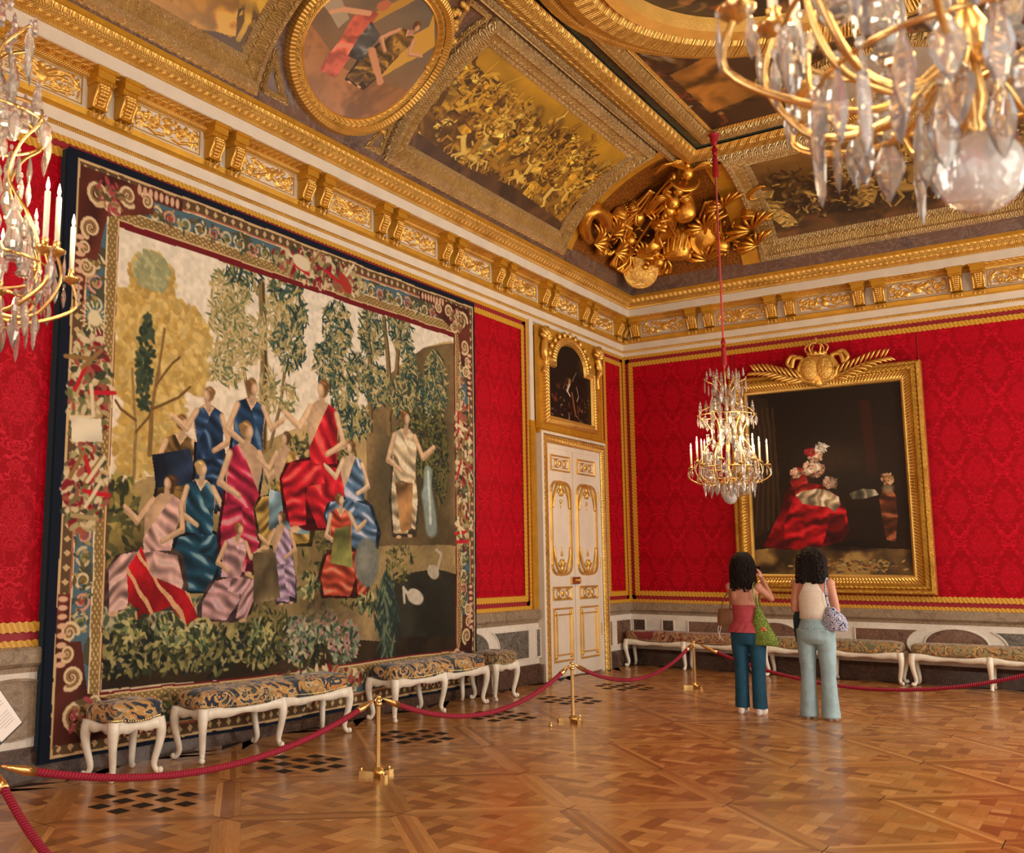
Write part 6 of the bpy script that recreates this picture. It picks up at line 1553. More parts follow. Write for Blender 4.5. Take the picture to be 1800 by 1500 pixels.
# ------------------------------------------------------------------ benches and stools
def leg_path(sx, sy, h=0.42, out=0.05):
    """cabriole leg, splayed at knee and toe; (sx, sy) says which way it turns"""
    l = math.hypot(sx, sy) or 1; sx /= l; sy /= l
    k = [(0.0, h), (0.35, h*0.86), (0.5, h*0.72), (0.2, h*0.5), (-0.35, h*0.26), (-0.4, h*0.14), (0.1, h*0.05), (0.5, 0.025)]
    return catmull([(sx*out*a, sy*out*a, z) for a, z in k], 5)
def seat(L, nsec, cloth, cat, label, W=0.4, group=None, h=0.42):
    """local x runs along the length, -y is the front; origin on the floor at the middle"""
    root = empty('upholstered_bench' if nsec > 1 else 'upholstered_stool'); tag(root, label, cat, group)
    xs = [-L/2+L*k/nsec for k in range(nsec+1)]
    for fy in (-1, 1):
        for i, x in enumerate(xs):
            sx = -1 if i == 0 else (1 if i == nsec else 0)
            p = leg_path(sx, fy, h); m = len(p)
            r = [interp([0, 0.15, 0.4, 0.75, 0.92, 1], [0.05, 0.045, 0.031, 0.022, 0.021, 0.027], k/(m-1)) for k in range(m)]
            mb = MB(); mb.tube([Vector((x, fy*(W/2-0.03), 0))+q for q in p], r, 8); mb.ell((x+sx*0.02, fy*(W/2-0.03)+fy*0.02, 0.028), (0.022, 0.022, 0.026), 8, 6)
            child(mb, 'leg', 'bench_white', root, smooth=True)
    # serpentine aprons
    def apron(A, B, nrm, deep):
        A = Vector(A); B = Vector(B); d = (B-A); n = 18; vs = []; fs = []
        for k in range(n+1):
            t = k/n; low = h-0.065-0.0*deep+ (0.035*math.exp(-((t-0.0)/0.09)**2)*-1 + 0.035*math.exp(-((t-1)/0.09)**2)*-1) - deep*0.5*(1-math.cos(2*PI*t))*0.5 + 0.012*math.cos(4*PI*t)
            hi = h+0.012*math.cos(2*PI*t); p = A+d*t+Vector(nrm)*(0.012*math.cos(2*PI*t))
            for q, z in ((0.014, hi), (0.02, (hi+low)/2), (0.014, low), (-0.012, low), (-0.012, hi)): vs.append((p.x+nrm[0]*q, p.y+nrm[1]*q, z))
        for k in range(n):
            for j in range(5): fs.append((5*k+j, 5*k+(j+1) % 5, 5*(k+1)+(j+1) % 5, 5*(k+1)+j))
        return vs, fs
    for fy in (-1, 1):
        for a, b in zip(xs, xs[1:]):
            mb = MB(); mb.add(*apron((a, fy*(W/2-0.02), 0), (b, fy*(W/2-0.02), 0), (0, fy, 0), 0.03)); child(mb, 'apron_rail', 'bench_white', root, smooth=True)
    for sx in (-1, 1):
        mb = MB(); mb.add(*apron((sx*(L/2-0.0), -(W/2-0.02), 0), (sx*(L/2-0.0), W/2-0.02, 0), (sx, 0, 0), 0.02)); child(mb, 'apron_rail', 'bench_white', root, smooth=True)
    # stuffed cushion
    nx, ny = max(24, int(L*30)), 16; vs = []; fs = []
    def outline(t):   # superellipse plan
        c, s_ = math.cos(t), math.sin(t); return (L/2+0.02)*math.copysign(abs(c)**0.25, c), (W/2+0.005)*math.copysign(abs(s_)**0.25, s_)
    rings = [(0.97, -0.005), (1.01, 0.02), (1.04, 0.06), (1.03, 0.095), (0.97, 0.12), (0.86, 0.135), (0.6, 0.145), (0.3, 0.148), (0.02, 0.149)]
    n = 72
    for sc, z in rings:
        for k in range(n):
            x, y = outline(2*PI*(k+0.5)/n); inx = (1-sc)*0.2
            xx = math.copysign(max(0, abs(x)-(1-sc)*0.22), x) if sc > 0.5 else x*sc/0.6*(1-0.4*0.22/(L/2))
            wave = 0.010*math.cos(2*PI*nsec*(x/L+0.5))*(1 if z < 0.03 else 0)
            vs.append((xx, y*sc, h+z+wave+0.004*math.sin(9*x)*(z > 0.1)))
    for i in range(len(rings)-1):
        for k in range(n): fs.append((i*n+k, i*n+(k+1) % n, (i+1)*n+(k+1) % n, (i+1)*n+k))
    fs.append(tuple((len(rings)-1)*n+k for k in range(n))); fs.append(tuple(range(n-1, -1, -1)))
    mb = MB(); mb.add(vs, fs); child(mb, 'cushion', cloth, root, smooth=True)
    mb = MB(); P = []
    for k in range(n):
        x, y = outline(2*PI*(k+0.5)/n); P.append((x, y))
    per = []; 
    for k in range(n):
        a, b = P[k], P[(k+1) % n]; m_ = max(1, int(math.hypot(b[0]-a[0], b[1]-a[1])/0.022))
        for j in range(m_): per.append((a[0]+(b[0]-a[0])*j/m_, a[1]+(b[1]-a[1])*j/m_))
    for x, y in per: mb.ell((x*0.995, y*0.995, h+0.012+0.010*math.cos(2*PI*nsec*(x/L+0.5))), (0.006, 0.006, 0.006), 5, 4)
    o = child(mb, 'nail_heads', 'brass', root); o['kind'] = 'stuff'
    return root
def place(root, x, y, rz): root.location = (x, y, 0); root.rotation_euler = (0, 0, rz); return root
# left wall: length runs along y, front faces +x -> rotate by +90 degrees
G1 = 'white cabriole seats below the tapestry'
place(seat(0.42, 1, 'floral_navy', 'stool', 'square flowered stool at the left end, nearest the viewer, below the tapestry', 0.36, G1), 0.375, -10.39, PI/2)
place(seat(1.84, 2, 'floral_navy', 'bench', 'navy flowered bench behind the first rope, next to the nearest square stool', 0.37, G1), 0.375, -8.80, PI/2)
place(seat(1.74, 2, 'floral_navy', 'bench', 'navy flowered bench behind the first visible brass post, under the tapestry corner', 0.37, G1), 0.375, -6.24, PI/2)
place(seat(0.46, 1, 'floral_brown', 'stool', 'small brown flowered stool beside the grey marble dado, left of the door', 0.37, G1), 0.375, -4.9, PI/2)
G2 = 'white cabriole benches along the far wall'
place(seat(1.84, 2, 'floral_red', 'bench', 'red and gold flowered bench in the room corner right of the door', 0.36, G2), 1.05, -0.30, 0)
place(seat(1.74, 2, 'floral_green', 'bench', 'ochre flowered bench under the portrait, behind the two women', 0.36, G2), 3.14, -0.30, 0)
place(seat(1.76, 2, 'floral_green', 'bench', 'ochre scroll bench at the right edge, under the right side of the portrait wall', 0.36, G2), 5.05, -0.30, 0)

# ------------------------------------------------------------------ rope barrier
POSTS = [(1.93, -12.45), (1.93, -9.20), (1.93, -5.93), (1.93, -2.43), (6.05, -2.43), (4.35, -12.95)]
PL = ['brass rope post at the left edge of the view', 'brass rope post in front of the two navy benches, nearest in view', 'middle brass rope post in front of the white door', 'brass rope post in front of the far corner bench', 'brass rope post beyond the right edge', 'brass rope post nearest the viewer at lower left']
def post(x, y, label):
    root = empty('rope_post', (x, y, 0)); tag(root, label, 'barrier post', 'brass rope barrier posts')
    mb = MB()
    for k in range(3):
        a = -0.6+2*PI*k/3; c, s_ = math.cos(a), math.sin(a)
        poly = [(0.0, -0.035), (0.1, -0.025), (0.145, -0.03), (0.16, 0.0), (0.145, 0.03), (0.1, 0.025), (0.0, 0.035)]
        mb.prism(poly, lambda u, v, d: (u*c-v*s_, u*s_+v*c, d), 0.0, 0.035)
    mb.lathe([(0.045, 0.0), (0.045, 0.045), (0.03, 0.06), (0.022, 0.07)], 14)
    child(mb, 'three_armed_foot', 'brass', root)
    for k in range(3):
        a = -0.6+2*PI*k/3; mb = MB(); mb.lathe([(0.008, 0.035), (0.01, 0.045), (0.006, 0.055), (0.001, 0.058)], 8, None, (0.13*math.cos(a), 0.13*math.sin(a), 0)); child(mb, 'foot_screw', 'brass', root)
    mb = MB(); mb.lathe([(0.018, 0.06), (0.018, 0.52)], 8); child(mb, 'shaft', 'brass', root)
    mb = MB(); mb.lathe([(0.018, 0.52), (0.028, 0.525), (0.028, 0.545), (0.018, 0.55), (0.016, 0.575), (0.024, 0.585), (0.018, 0.6), (0.001, 0.605)], 14); child(mb, 'cap', 'brass', root, smooth=True)
    mb = MB(); mb.tube([(0.034*math.cos(t), 0, 0.565+0.02*math.sin(t)) if False else (0, 0.04*math.cos(t), 0.565+0.018*math.sin(t)) for t in [2*PI*k/16 for k in range(17)]], 0.005, 6); child(mb, 'hook_ring', 'brass', root)
for (x, y), lb in zip(POSTS[:5], PL[:5]): post(x, y, lb)
post(*POSTS[5], PL[5])
def rope(a, b, sag, label):
    A = Vector((*POSTS[a], 0.57)); B = Vector((*POSTS[b], 0.57)); n = 48; P = []
    d = (B-A).normalized(); A = A+d*0.055; B = B-d*0.055
    for k in range(n+1):
        t = k/n; P.append(A.lerp(B, t)-Vector((0, 0, sag*4*t*(1-t))))
    root = empty('barrier_rope', P[n//2]); off = Vector(root.location); tag(root, label, 'rope', 'raspberry barrier ropes')
    P = [p-off for p in P]
    mb = MB(); mb.tube(P[2:-2], 0.0215, 12); child(mb, 'twisted_cord', 'rope', root, smooth=True)
    for e in (P[:4], P[::-1][:4]):
        mb = MB(); mb.tube([e[0], e[1], e[2], e[3]], [0.006, 0.016, 0.024, 0.026], 12); child(mb, 'brass_end', 'brass', root, smooth=True)
rope(0, 1, 0.25, 'raspberry rope in front of the nearest stool and bench'); rope(1, 2, 0.29, 'raspberry rope in front of the brown flowered stool')
rope(2, 3, 0.29, 'raspberry rope between middle and far brass posts, before the door'); rope(3, 4, 0.42, 'long raspberry rope low behind the two women')
rope(0, 5, 0.32, 'raspberry rope hanging toward the viewer at the lower left corner')
mb = MB(); mb.lathe([(0.02, 0), (0.022, 0.006), (0.012, 0.012), (0.014, 0.028), (0.018, 0.036), (0.001, 0.044)], 12)
o = mb.build('floor_stud', 'brass', smooth=True); o.location = (1.875, -6.312, 0); tag(o, 'tiny brass floor stud left of the middle rope post', 'stud')

# ------------------------------------------------------------------ pierced floor grilles
grl = ['nearest, below the first rope', 'second, left of the nearest rope post', 'third, right of the nearest rope post', 'fourth, below the second rope', 'fifth, left of the middle rope post foot', 'farthest, near the corner bench']
GRL = None
for gi, gy in enumerate((-10.80, -9.22, -7.64, -6.06, -4.478, -2.9)):
    gx = 1.948-0.797; sp = 0.797/4; h = 0.054
    g = empty('floor_grille', (gx, gy, 0)); tag(g, 'black pierced lozenge plates in parquet, '+grl[gi], 'grille', 'pierced floor grilles along the left wall')
    for i in range(-3, 3):
        for j in range(-3, 3):
            x, y = (i+0.5)*sp, (j+0.5)*sp
            if abs(i+0.5)+abs(j+0.5) > 2.6: continue
            if GRL is None:
                mb = MB(); mb.box(-h, h, -h, h, 0.0, 0.0015)
                for k in range(7): mb.box(-h, h, -h+0.0162*k, -h+0.0162*k+0.0085, 0.0015, 0.004)
                o = mb.build('pierced_plate', 'black_iron'); GRL = o.data
            else: o = bpy.data.objects.new('pierced_plate', GRL); COL.objects.link(o)
            o.parent = g; o.location = (x, y, 0)

# ------------------------------------------------------------------ text panel at the left edge
def placard():
    root = empty('reading_panel', (1.2, -11.95, 0)); tag(root, 'white printed card on tilted dark stand at the left edge of the view', 'sign')
    A = Vector((1.2, -11.812, 0.648))-Vector(root.location); B = Vector((1.2, -11.943, 0.549))-Vector(root.location)
    e1 = Vector((-0.05, -0.30, 0.42)); e2 = (B-A).normalized()*0.30
    n = e1.cross(e2).normalized()
    if n.x < 0: n = -n
    def pt(u, v, d=0): return A+e1.normalized()*u+e2.normalized()*v+n*d
    def slab(mb, u0, u1, v0, v1, d0, d1):
        vs = [pt(u, v, d) for u in (u0, u1) for v in (v0, v1) for d in (d0, d1)]
        mb.add(vs, [(0, 1, 3, 2), (4, 6, 7, 5), (0, 4, 5, 1), (2, 3, 7, 6), (0, 2, 6, 4), (1, 5, 7, 3)])
    mb = MB(); slab(mb, 0, 0.42, 0, 0.165, 0.0, 0.004); child(mb, 'printed_card', 'paper', root)
    mb = MB(); slab(mb, -0.012, 0.43, -0.006, 0.18, -0.012, -0.001); child(mb, 'backing_board', 'sign_frame', root)
    mb = MB()
    for k in range(18):
        if k in (5, 6, 12): continue
        slab(mb, 0.05+0.018*k, 0.0525+0.018*k, 0.025, 0.025+(0.115 if k % 4 else 0.08), 0.004, 0.0045)
    o = child(mb, 'printed_lines', 'ink', root); o['kind'] = 'stuff'
    q = pt(0.2, 0.09, -0.01); mb = MB(); mb.tube([q, Vector((q.x-0.15, q.y-0.5, 0.05))], 0.014, 8); mb.lathe([(0.13, 0), (0.13, 0.012), (0.03, 0.03), (0.016, 0.05)], 20, None, (q.x-0.15, q.y-0.5, 0)); child(mb, 'stand', 'sign_frame', root)
placard()

# ------------------------------------------------------------------ chandeliers
PEND = {}
def pend_mesh(kind):
    if kind in PEND: return PEND[kind]
    mb = MB()
    if kind == 'drop': prof = [(0.001, -0.125), (0.012, -0.11), (0.021, -0.085), (0.024, -0.065), (0.017, -0.035), (0.007, -0.012), (0.003, 0.0)]; n = 6
    elif kind == 'leaf': prof = [(0.001, -0.10), (0.014, -0.085), (0.03, -0.055), (0.03, -0.035), (0.014, -0.01), (0.003, 0.0)]; n = 8
    elif kind == 'spear': prof = [(0.001, -0.16), (0.008, -0.14), (0.013, -0.08), (0.009, -0.02), (0.003, 0.0)]; n = 6
    elif kind == 'spire': prof = [(0.02, 0.0), (0.03, 0.01), (0.018, 0.02), (0.034, 0.05), (0.022, 0.09), (0.028, 0.11), (0.012, 0.14), (0.016, 0.155), (0.001, 0.19)]; n = 8
    elif kind == 'rosette': prof = [(0.001, -0.03), (0.014, -0.022), (0.02, 0.0), (0.014, 0.022), (0.001, 0.03)]; n = 8
    flat_ = Matrix.Diagonal((1, 0.45, 1, 1)) if kind in ('leaf', 'drop') else None
    mb.lathe(prof, n, flat_)
    if kind in ('drop', 'leaf', 'spear'):
        mb.ell((0, 0, 0.012), (0.009, 0.009, 0.011), 6, 5)
    me = bpy.data.meshes.new('crystal_'+kind); me.from_pydata([tuple(v) for v in mb.v], [], mb.f); me.materials.append(M['crystal']); PEND[kind] = me; return me
NMS = dict(drop='crystal_drop', leaf='crystal_leaf', spear='crystal_spear', spire='crystal_spire', rosette='crystal_rosette')
def chandelier(x, y, z0, ztop, label, nc=12, rotk=0.1, power=120):
    """z0 = bottom of the ball; frame about 1.75 m tall"""
    root = empty('crystal_chandelier', (x, y, z0)); tag(root, label, 'chandelier', 'gilt bronze crystal chandeliers')
    rnd = random.Random(int(x*10)+3); root.scale = (0.82, 0.82, 1)
    npend = [0]; extra = MB()
    def pend(kind, r, a, z, tilt=0.0, sc=1.0):
        px, py = r*math.cos(a), r*math.sin(a)
        if npend[0] < 96 or True:
            me = pend_mesh(kind); o = bpy.data.objects.new(NMS[kind], me); 
            lst.append((o, me, kind, px, py, z, a, tilt, sc))
    lst = []
    # ball and stem
    mb = MB(); mb.ell((0, 0, 0.085), (0.1, 0.1, 0.083), 28, 18); child(mb, 'crystal_ball', 'crystal_ball', root, smooth=True)
    mb = MB(); mb.lathe([(0.004, 0.16), (0.02, 0.18), (0.012, 0.2), (0.03, 0.24), (0.02, 0.3), (0.045, 0.36), (0.045, 0.4), (0.02, 0.44), (0.014, 0.6), (0.03, 0.7), (0.03, 0.76), (0.014, 0.8), (0.014, 1.15), (0.028, 1.2), (0.014, 1.26), (0.014, 1.6), (0.022, 1.66), (0.001, 1.74)], 12)
    child(mb, 'central_stem', 'brass', root, smooth=True)
    # cage of bent bars forming the pear shape
    for k in range(6):
        a = rotk+2*PI*k/6+0.26; c, s_ = math.cos(a), math.sin(a)
        prof = [(0.03, 0.33), (0.2, 0.25), (0.36, 0.3), (0.43, 0.46), (0.36, 0.66), (0.22, 0.86), (0.28, 1.02), (0.40, 1.12), (0.34, 1.2), (0.18, 1.26), (0.08, 1.36), (0.14, 1.5), (0.3, 1.58)]
        mb = MB(); mb.tube(catmull([(r*c, r*s_, z) for r, z in prof], 5), 0.0095, 6); child(mb, 'cage_bar', 'brass', root, smooth=True)
        pend('drop', 0.3, a, 1.575, sc=1.4); pend('leaf', 0.42, a, 1.11, sc=1.3); pend('drop', 0.40, a+0.26, 1.1, sc=1.2); pend('leaf', 0.38, a+0.6, 1.1, sc=1.3); pend('drop', 0.26, a+0.3, 1.52, sc=1.3); pend('rosette', 0.42, a, 0.52); pend('spire', 0.25, a+0.5, 1.12); pend('drop', 0.16, a+0.5, 1.53)
        pend('leaf', 0.12, a, 1.44); pend('drop', 0.31, a+0.2, 0.86); pend('leaf', 0.37, a+0.1, 0.66)
    # rings
    for r, z in ((0.36, 0.3), (0.43, 0.46), (0.40, 1.12)):
        mb = MB(); mb.tube([(r*math.cos(2*PI*k/36), r*math.sin(2*PI*k/36), z) for k in range(37)], 0.007, 6); child(mb, 'ring', 'brass', root, smooth=True)
    # candle arms
    for k in range(nc):
        a = rotk+2*PI*k/nc; c, s_ = math.cos(a), math.sin(a); R = 0.56 if k % 2 == 0 else 0.47; zc = 0.47 if k % 2 == 0 else 0.53
        mb = MB(); mb.tube(catmull([(0.05*c, 0.05*s_, 0.34), (0.2*c, 0.2*s_, 0.24), (0.38*c, 0.38*s_, 0.25), ((R+0.03)*c, (R+0.03)*s_, zc-0.13), (R*c, R*s_, zc)], 6), 0.0095, 6); arm = child(mb, 'candle_arm', 'brass', root, smooth=True)
        mb = MB(); mb.lathe([(0.012, -0.02), (0.05, 0.005), (0.052, 0.012), (0.016, 0.012), (0.02, 0.05), (0.022, 0.052)], 12, None, (R*c, R*s_, zc)); child(mb, 'drip_pan', 'brass', root, smooth=True)
        mb = MB(); mb.lathe([(0.015, 0.04), (0.015, 0.255), (0.012, 0.262), (0.004, 0.266)], 10, None, (R*c, R*s_, zc)); cd = child(mb, 'candle', 'wax', root, smooth=True)
        mb = MB(); mb.lathe([(0.003, 0.266), (0.009, 0.28), (0.009, 0.292), (0.004, 0.31), (0.0005, 0.325)], 8, None, (R*c, R*s_, zc)); add_kid(cd, mb.build('flame_bulb', 'flame', cd, smooth=True))
        pend('drop', R+0.045, a, zc-0.01); pend('leaf', R-0.02, a+0.1, zc-0.03); pend('leaf', 0.46, a+0.15, zc-0.1, sc=1.2); pend('spear' if k % 2 else 'leaf', 0.37, a, 0.29, sc=1.3); pend('drop', 0.36, a+0.26, 0.30, sc=1.35); pend('leaf', 0.26, a, 0.24, sc=1.3); pend('rosette', 0.43, a, 0.4, sc=1.3); pend('drop', 0.42, a+0.13, 0.42, sc=1.1); pend('spear', 0.31, a+0.13, 0.66, sc=1.0); pend('rosette', 0.34, a+0.2, 0.6, sc=1.3)
    for k in range(6):
        a = 2*PI*k/6; pend('drop', 0.12, a, 0.25, sc=1.4); pend('spire', 0.3, a+0.3, 0.46, sc=1.6); pend('spire', 0.11, a, 0.76, sc=1.5); pend('spire', 0.2, a+0.3, 1.1, sc=1.1); pend('leaf', 0.2, a+0.3, 1.05, sc=1.2); pend('leaf', 0.14, a+0.6, 1.36, sc=1.2); pend('drop', 0.24, a+0.75, 1.0, sc=1.2); pend('spire', 0.17, a+0.1, 1.56, sc=0.8); pend('rosette', 0.1, a, 1.3, sc=1.4); pend('leaf', 0.28, a+0.55, 0.86, sc=1.2); pend('spire', 0.38, a+0.4, 1.14, sc=0.9); pend('leaf', 0.3, a+0.1, 1.3, sc=1.3); pend('drop', 0.2, a+0.5, 1.42, sc=1.4); pend('spire', 0.28, a, 1.6, sc=0.6); pend('leaf', 0.22, a+0.4, 0.8, sc=1.3)
    rnd.shuffle(lst)
    keep, rest = lst[:98], lst[98:]
    per = {}
    for (o, me, kind, px, py, z, a, tilt, sc) in lst:
        key = kind
        per.setdefault(key, []).append((o, me, px, py, z, a, sc))
    for kind, items in per.items():
        for o, me, px, py, z, a, sc in items:
            COL.objects.link(o); o.parent = root; o.location = (px, py, z); o.rotation_euler = (0, 0, a+PI/2+rnd.uniform(-0.7, 0.7)); o.scale = (sc, sc, sc)
    # rope with tassels up to the ceiling
    H = ztop-z0
    mb = MB(); mb.tube([(0, 0, 1.72), (0, 0, H)], 0.016 if H > 2 else 0.012, 8); child(mb, 'suspension_cord', 'red_cord', root, smooth=True)
    for zz, s_ in ((1.76, 0.9), (H-0.62, 1.0), (H-0.04, 0.9)):
        mb = MB(); mb.lathe([(0.045*s_, -0.0), (0.05*s_, 0.05*s_), (0.04*s_, 0.26*s_), (0.02*s_, 0.29*s_), (0.045*s_, 0.32*s_), (0.03*s_, 0.37*s_), (0.012, 0.4*s_)] if zz < H-0.1 else [(0.05, -0.22), (0.02, -0.16), (0.05, -0.12), (0.07, -0.03), (0.09, 0.0), (0.02, 0.03)], 12, None, (0, 0, zz))
        child(mb, 'silk_tassel', 'red_plain', root, smooth=False)
    ld = bpy.data.lights.new('candle_glow', 'POINT'); ld.energy = power/4; ld.color = (1.0, 0.66, 0.36); ld.shadow_soft_size = 0.12
    for k in range(4):
        lo = bpy.data.objects.new('candle_glow', ld); COL.objects.link(lo); lo.location = (x+0.52*math.cos(k*PI/2+0.7), y+0.52*math.sin(k*PI/2+0.7), z0+0.85)
    return root
chandelier(2.69, -3.03, 2.34, RZ-0.03, 'far crystal chandelier on red cord in front of the portrait')
chandelier(6.515, -13.15, 2.32, RZ+0.0, 'nearest crystal chandelier at the upper right with large crystal ball', rotk=0.5)
chandelier(2.66, -13.15, 2.46, RZ+0.0, 'crystal chandelier with candles at the left edge of the view', rotk=0.2)
# ------------------------------------------------------------------ two women looking at the painting
def loft(mb, rings, n=24, fold=0.0, nf=7, cap=True, pw=1.0):
    """rings: (cx, cy, z, rx, ry); fold adds soft vertical cloth folds"""
    R = catmull([Vector((r[0], r[1], r[2])) for r in rings], 4); m = len(R)
    ts = np.linspace(0, len(rings)-1, m); rx = np.interp(ts, range(len(rings)), [r[3] for r in rings]); ry = np.interp(ts, range(len(rings)), [r[4] for r in rings])
    vs = []; fs = []
    for i, p in enumerate(R):
        for k in range(n):
            a = 2*PI*k/n; f = 1+fold*(math.sin(nf*a+0.35*i)+0.5*math.sin((nf*2+1)*a-0.2*i))*(0.4+0.6*i/m)+(fold*1.3*math.sin(2*a+1.9*i) if 0.01 < fold < 0.016 else 0)
            c, s = math.cos(a), math.sin(a)
            vs.append((p.x+rx[i]*f*math.copysign(abs(c)**pw, c), p.y+ry[i]*f*math.copysign(abs(s)**pw, s), p.z))
    for i in range(m-1):
        for k in range(n): fs.append((i*n+k, (i+1)*n+k, (i+1)*n+(k+1) % n, i*n+(k+1) % n))
    if cap: fs.append(tuple(range(n))); fs.append(tuple((m-1)*n+k for k in range(n-1, -1, -1)))
    mb.add(vs, fs); return mb
def fuse(o, voxel=0.008, smooth=4, lam=0.5):
    m = o.modifiers.new('fuse', 'REMESH'); m.mode = 'VOXEL'; m.voxel_size = voxel; m.use_smooth_shade = True
    s = o.modifiers.new('relax', 'SMOOTH'); s.factor = lam; s.iterations = smooth
    return o
def arm(mb, sh, el, wr, r0=0.045, r1=0.036, r2=0.024):
    sh, el, wr = Vector(sh), Vector(el), Vector(wr)
    mb.tube(catmull([sh, sh.lerp(el, 0.5), el], 4), [r0*1.12, r0*1.1, r0*1.06, r0, r0, r0*.97, r0*.93, r1*1.02, r1], 12)
    mb.tube(catmull([el, el.lerp(wr, 0.35), wr], 4), [r1, r1*1.02, r1*1.05, r1*1.02, r1*.95, r1*.88, r1*.8, r2*1.05, r2], 12); mb.ell(el, (r1, r1, r1)); mb.ell(sh, (r0*1.25, r0*1.2, r0*1.2))
def hand(mb, wr, dirv, palm, side, curl=0.9, s=1.0):
    """wr wrist, dirv towards knuckles, palm = direction the palm faces, side = +1/-1 thumb side"""
    d = Vector(dirv).normalized(); n = Vector(palm); n = (n-d*n.dot(d)).normalized(); t = d.cross(n)*side; w = Vector(wr)
    mb.tube([w-d*0.01, w+d*0.035*s, w+d*0.08*s], [0.023*s, 0.030*s, 0.036*s], 10, ry=0.55, up=t)
    for k, (o_, L) in enumerate(((0.026, 0.066), (0.009, 0.075), (-0.009, 0.070), (-0.026, 0.055))):
        b = w+d*0.078*s+t*o_*s; p = [b]; a = 0.25*curl; 
        for q in (0.42, 0.33, 0.25):
            b = b+(d*math.cos(a)+n*math.sin(a))*L*q*s; p.append(b); a += 0.55*curl
        mb.tube(p, [0.0092*s, 0.0086*s, 0.008*s, 0.0068*s], 8)
    b = w+d*0.025*s+t*0.024*s; p = [b, b+(d*0.5+t*0.8+n*0.25).normalized()*0.034*s]; p.append(p[-1]+(d*0.85+t*0.35+n*0.5).normalized()*0.030*s); p.append(p[-1]+(d+n*0.5).normalized()*0.020*s)
    mb.tube(p, [0.0125*s, 0.011*s, 0.0095*s, 0.0075*s], 8)
def head(mb, c, up=0.0, s=1.0):
    c = Vector(c); m = Matrix.Translation(c) @ Matrix.Rotation(up, 4, 'X')
    def P(x, y, z): return m @ Vector((x*s, y*s, z*s))
    def E(x, y, z, a, b, d): mb.ell((0, 0, 0), (a*s, b*s, d*s), 14, 10, None) if False else mb.add([P(x, y, z)+(m.to_3x3() @ Vector(v)) for v in _unit(a*s, b*s, d*s)], _UF)
    E(0, -0.01, 0.02, 0.074, 0.092, 0.098); E(0, 0.025, -0.04, 0.058, 0.066, 0.075); E(0, 0.055, -0.085, 0.026, 0.022, 0.018)
    mb.tube([P(0, 0.085, 0.02), P(0, 0.1, -0.01), P(0, 0.108, -0.028), P(0, 0.09, -0.036)], [0.009*s, 0.011*s, 0.014*s, 0.008*s], 8)
    for q in (-1, 1): E(q*0.03, 0.072, 0.012, 0.015, 0.012, 0.01); E(q*0.076, 0.0, -0.01, 0.01, 0.02, 0.03); E(q*0.012, 0.085, -0.058, 0.016, 0.009, 0.006)
_t = MB(); _t.ell((0, 0, 0), (1, 1, 1), 14, 10); _UV = [Vector(v) for v in _t.v]; _UF = _t.f
def _unit(a, b, d): return [(v.x*a, v.y*b, v.z*d) for v in _UV]
def hair_mesh(c, tops, n, seed, rr, length, spread, curl):
    """locks of hair falling from the crown over a solid cap"""
    rnd = random.Random(seed); mb = MB(); c = Vector(c)
    mb.ell(c+Vector((0, -0.02, 0.035)), (0.105, 0.115, 0.112), 18, 12)
    loft(mb, [(c.x, c.y-0.03, c.z+0.06, 0.08, 0.08), (c.x, c.y-0.045, c.z-0.02, 0.093*spread, 0.078), (c.x, c.y-0.055, c.z-0.12, 0.098*spread, 0.07), (c.x, c.y-0.055, c.z-length*0.75, 0.09*spread, 0.05), (c.x, c.y-0.05, c.z-length*0.93, 0.05*spread, 0.03)], 20, 0.05, 5)
    for k in range(n):
        a = -PI*0.02-PI*1.0*rnd.random()+0.04; a = PI+PI*rnd.random() if rnd.random() < 0.8 else rnd.choice([0.1, PI-0.1])+rnd.uniform(-0.35, 0.1)
        ca, sa = math.cos(a), math.sin(a); L = length*(0.8+0.3*rnd.random())
        p0 = c+Vector((0.03*ca, 0.03*sa-0.02, 0.13)); ph = rnd.random()*6; pts = []
        for q in range(14):
            f = q/13; r = 0.045+(0.075*math.sin(min(1, f*2.6)*PI/2))*spread; w = curl*math.sin(ph+f*20)*(0.3+f)
            pts.append(Vector((c.x+ca*(r+0.015)+w*sa, c.y-0.02+sa*(r*0.85+0.01)+w*ca, c.z+0.13-f*(L+0.13)-0.02*abs(math.sin(f*3)))))
        if curl > 0.02:
            for q in range(3, 14): mb.ell(pts[q]+Vector((ca*0.01, sa*0.01, 0)), (0.019+0.008*rnd.random(), 0.017, 0.019+0.006*rnd.random()), 7, 5)
        mb.tube(pts, [0.010, 0.013, 0.014, 0.015, 0.015, 0.015, 0.015, 0.015, 0.014, 0.013, 0.012, 0.010, 0.008, 0.003], 6)
    return mb
def strap(mb, pts, w=0.008, t=0.6): mb.tube(catmull(pts, 5), w, 6, ry=t)

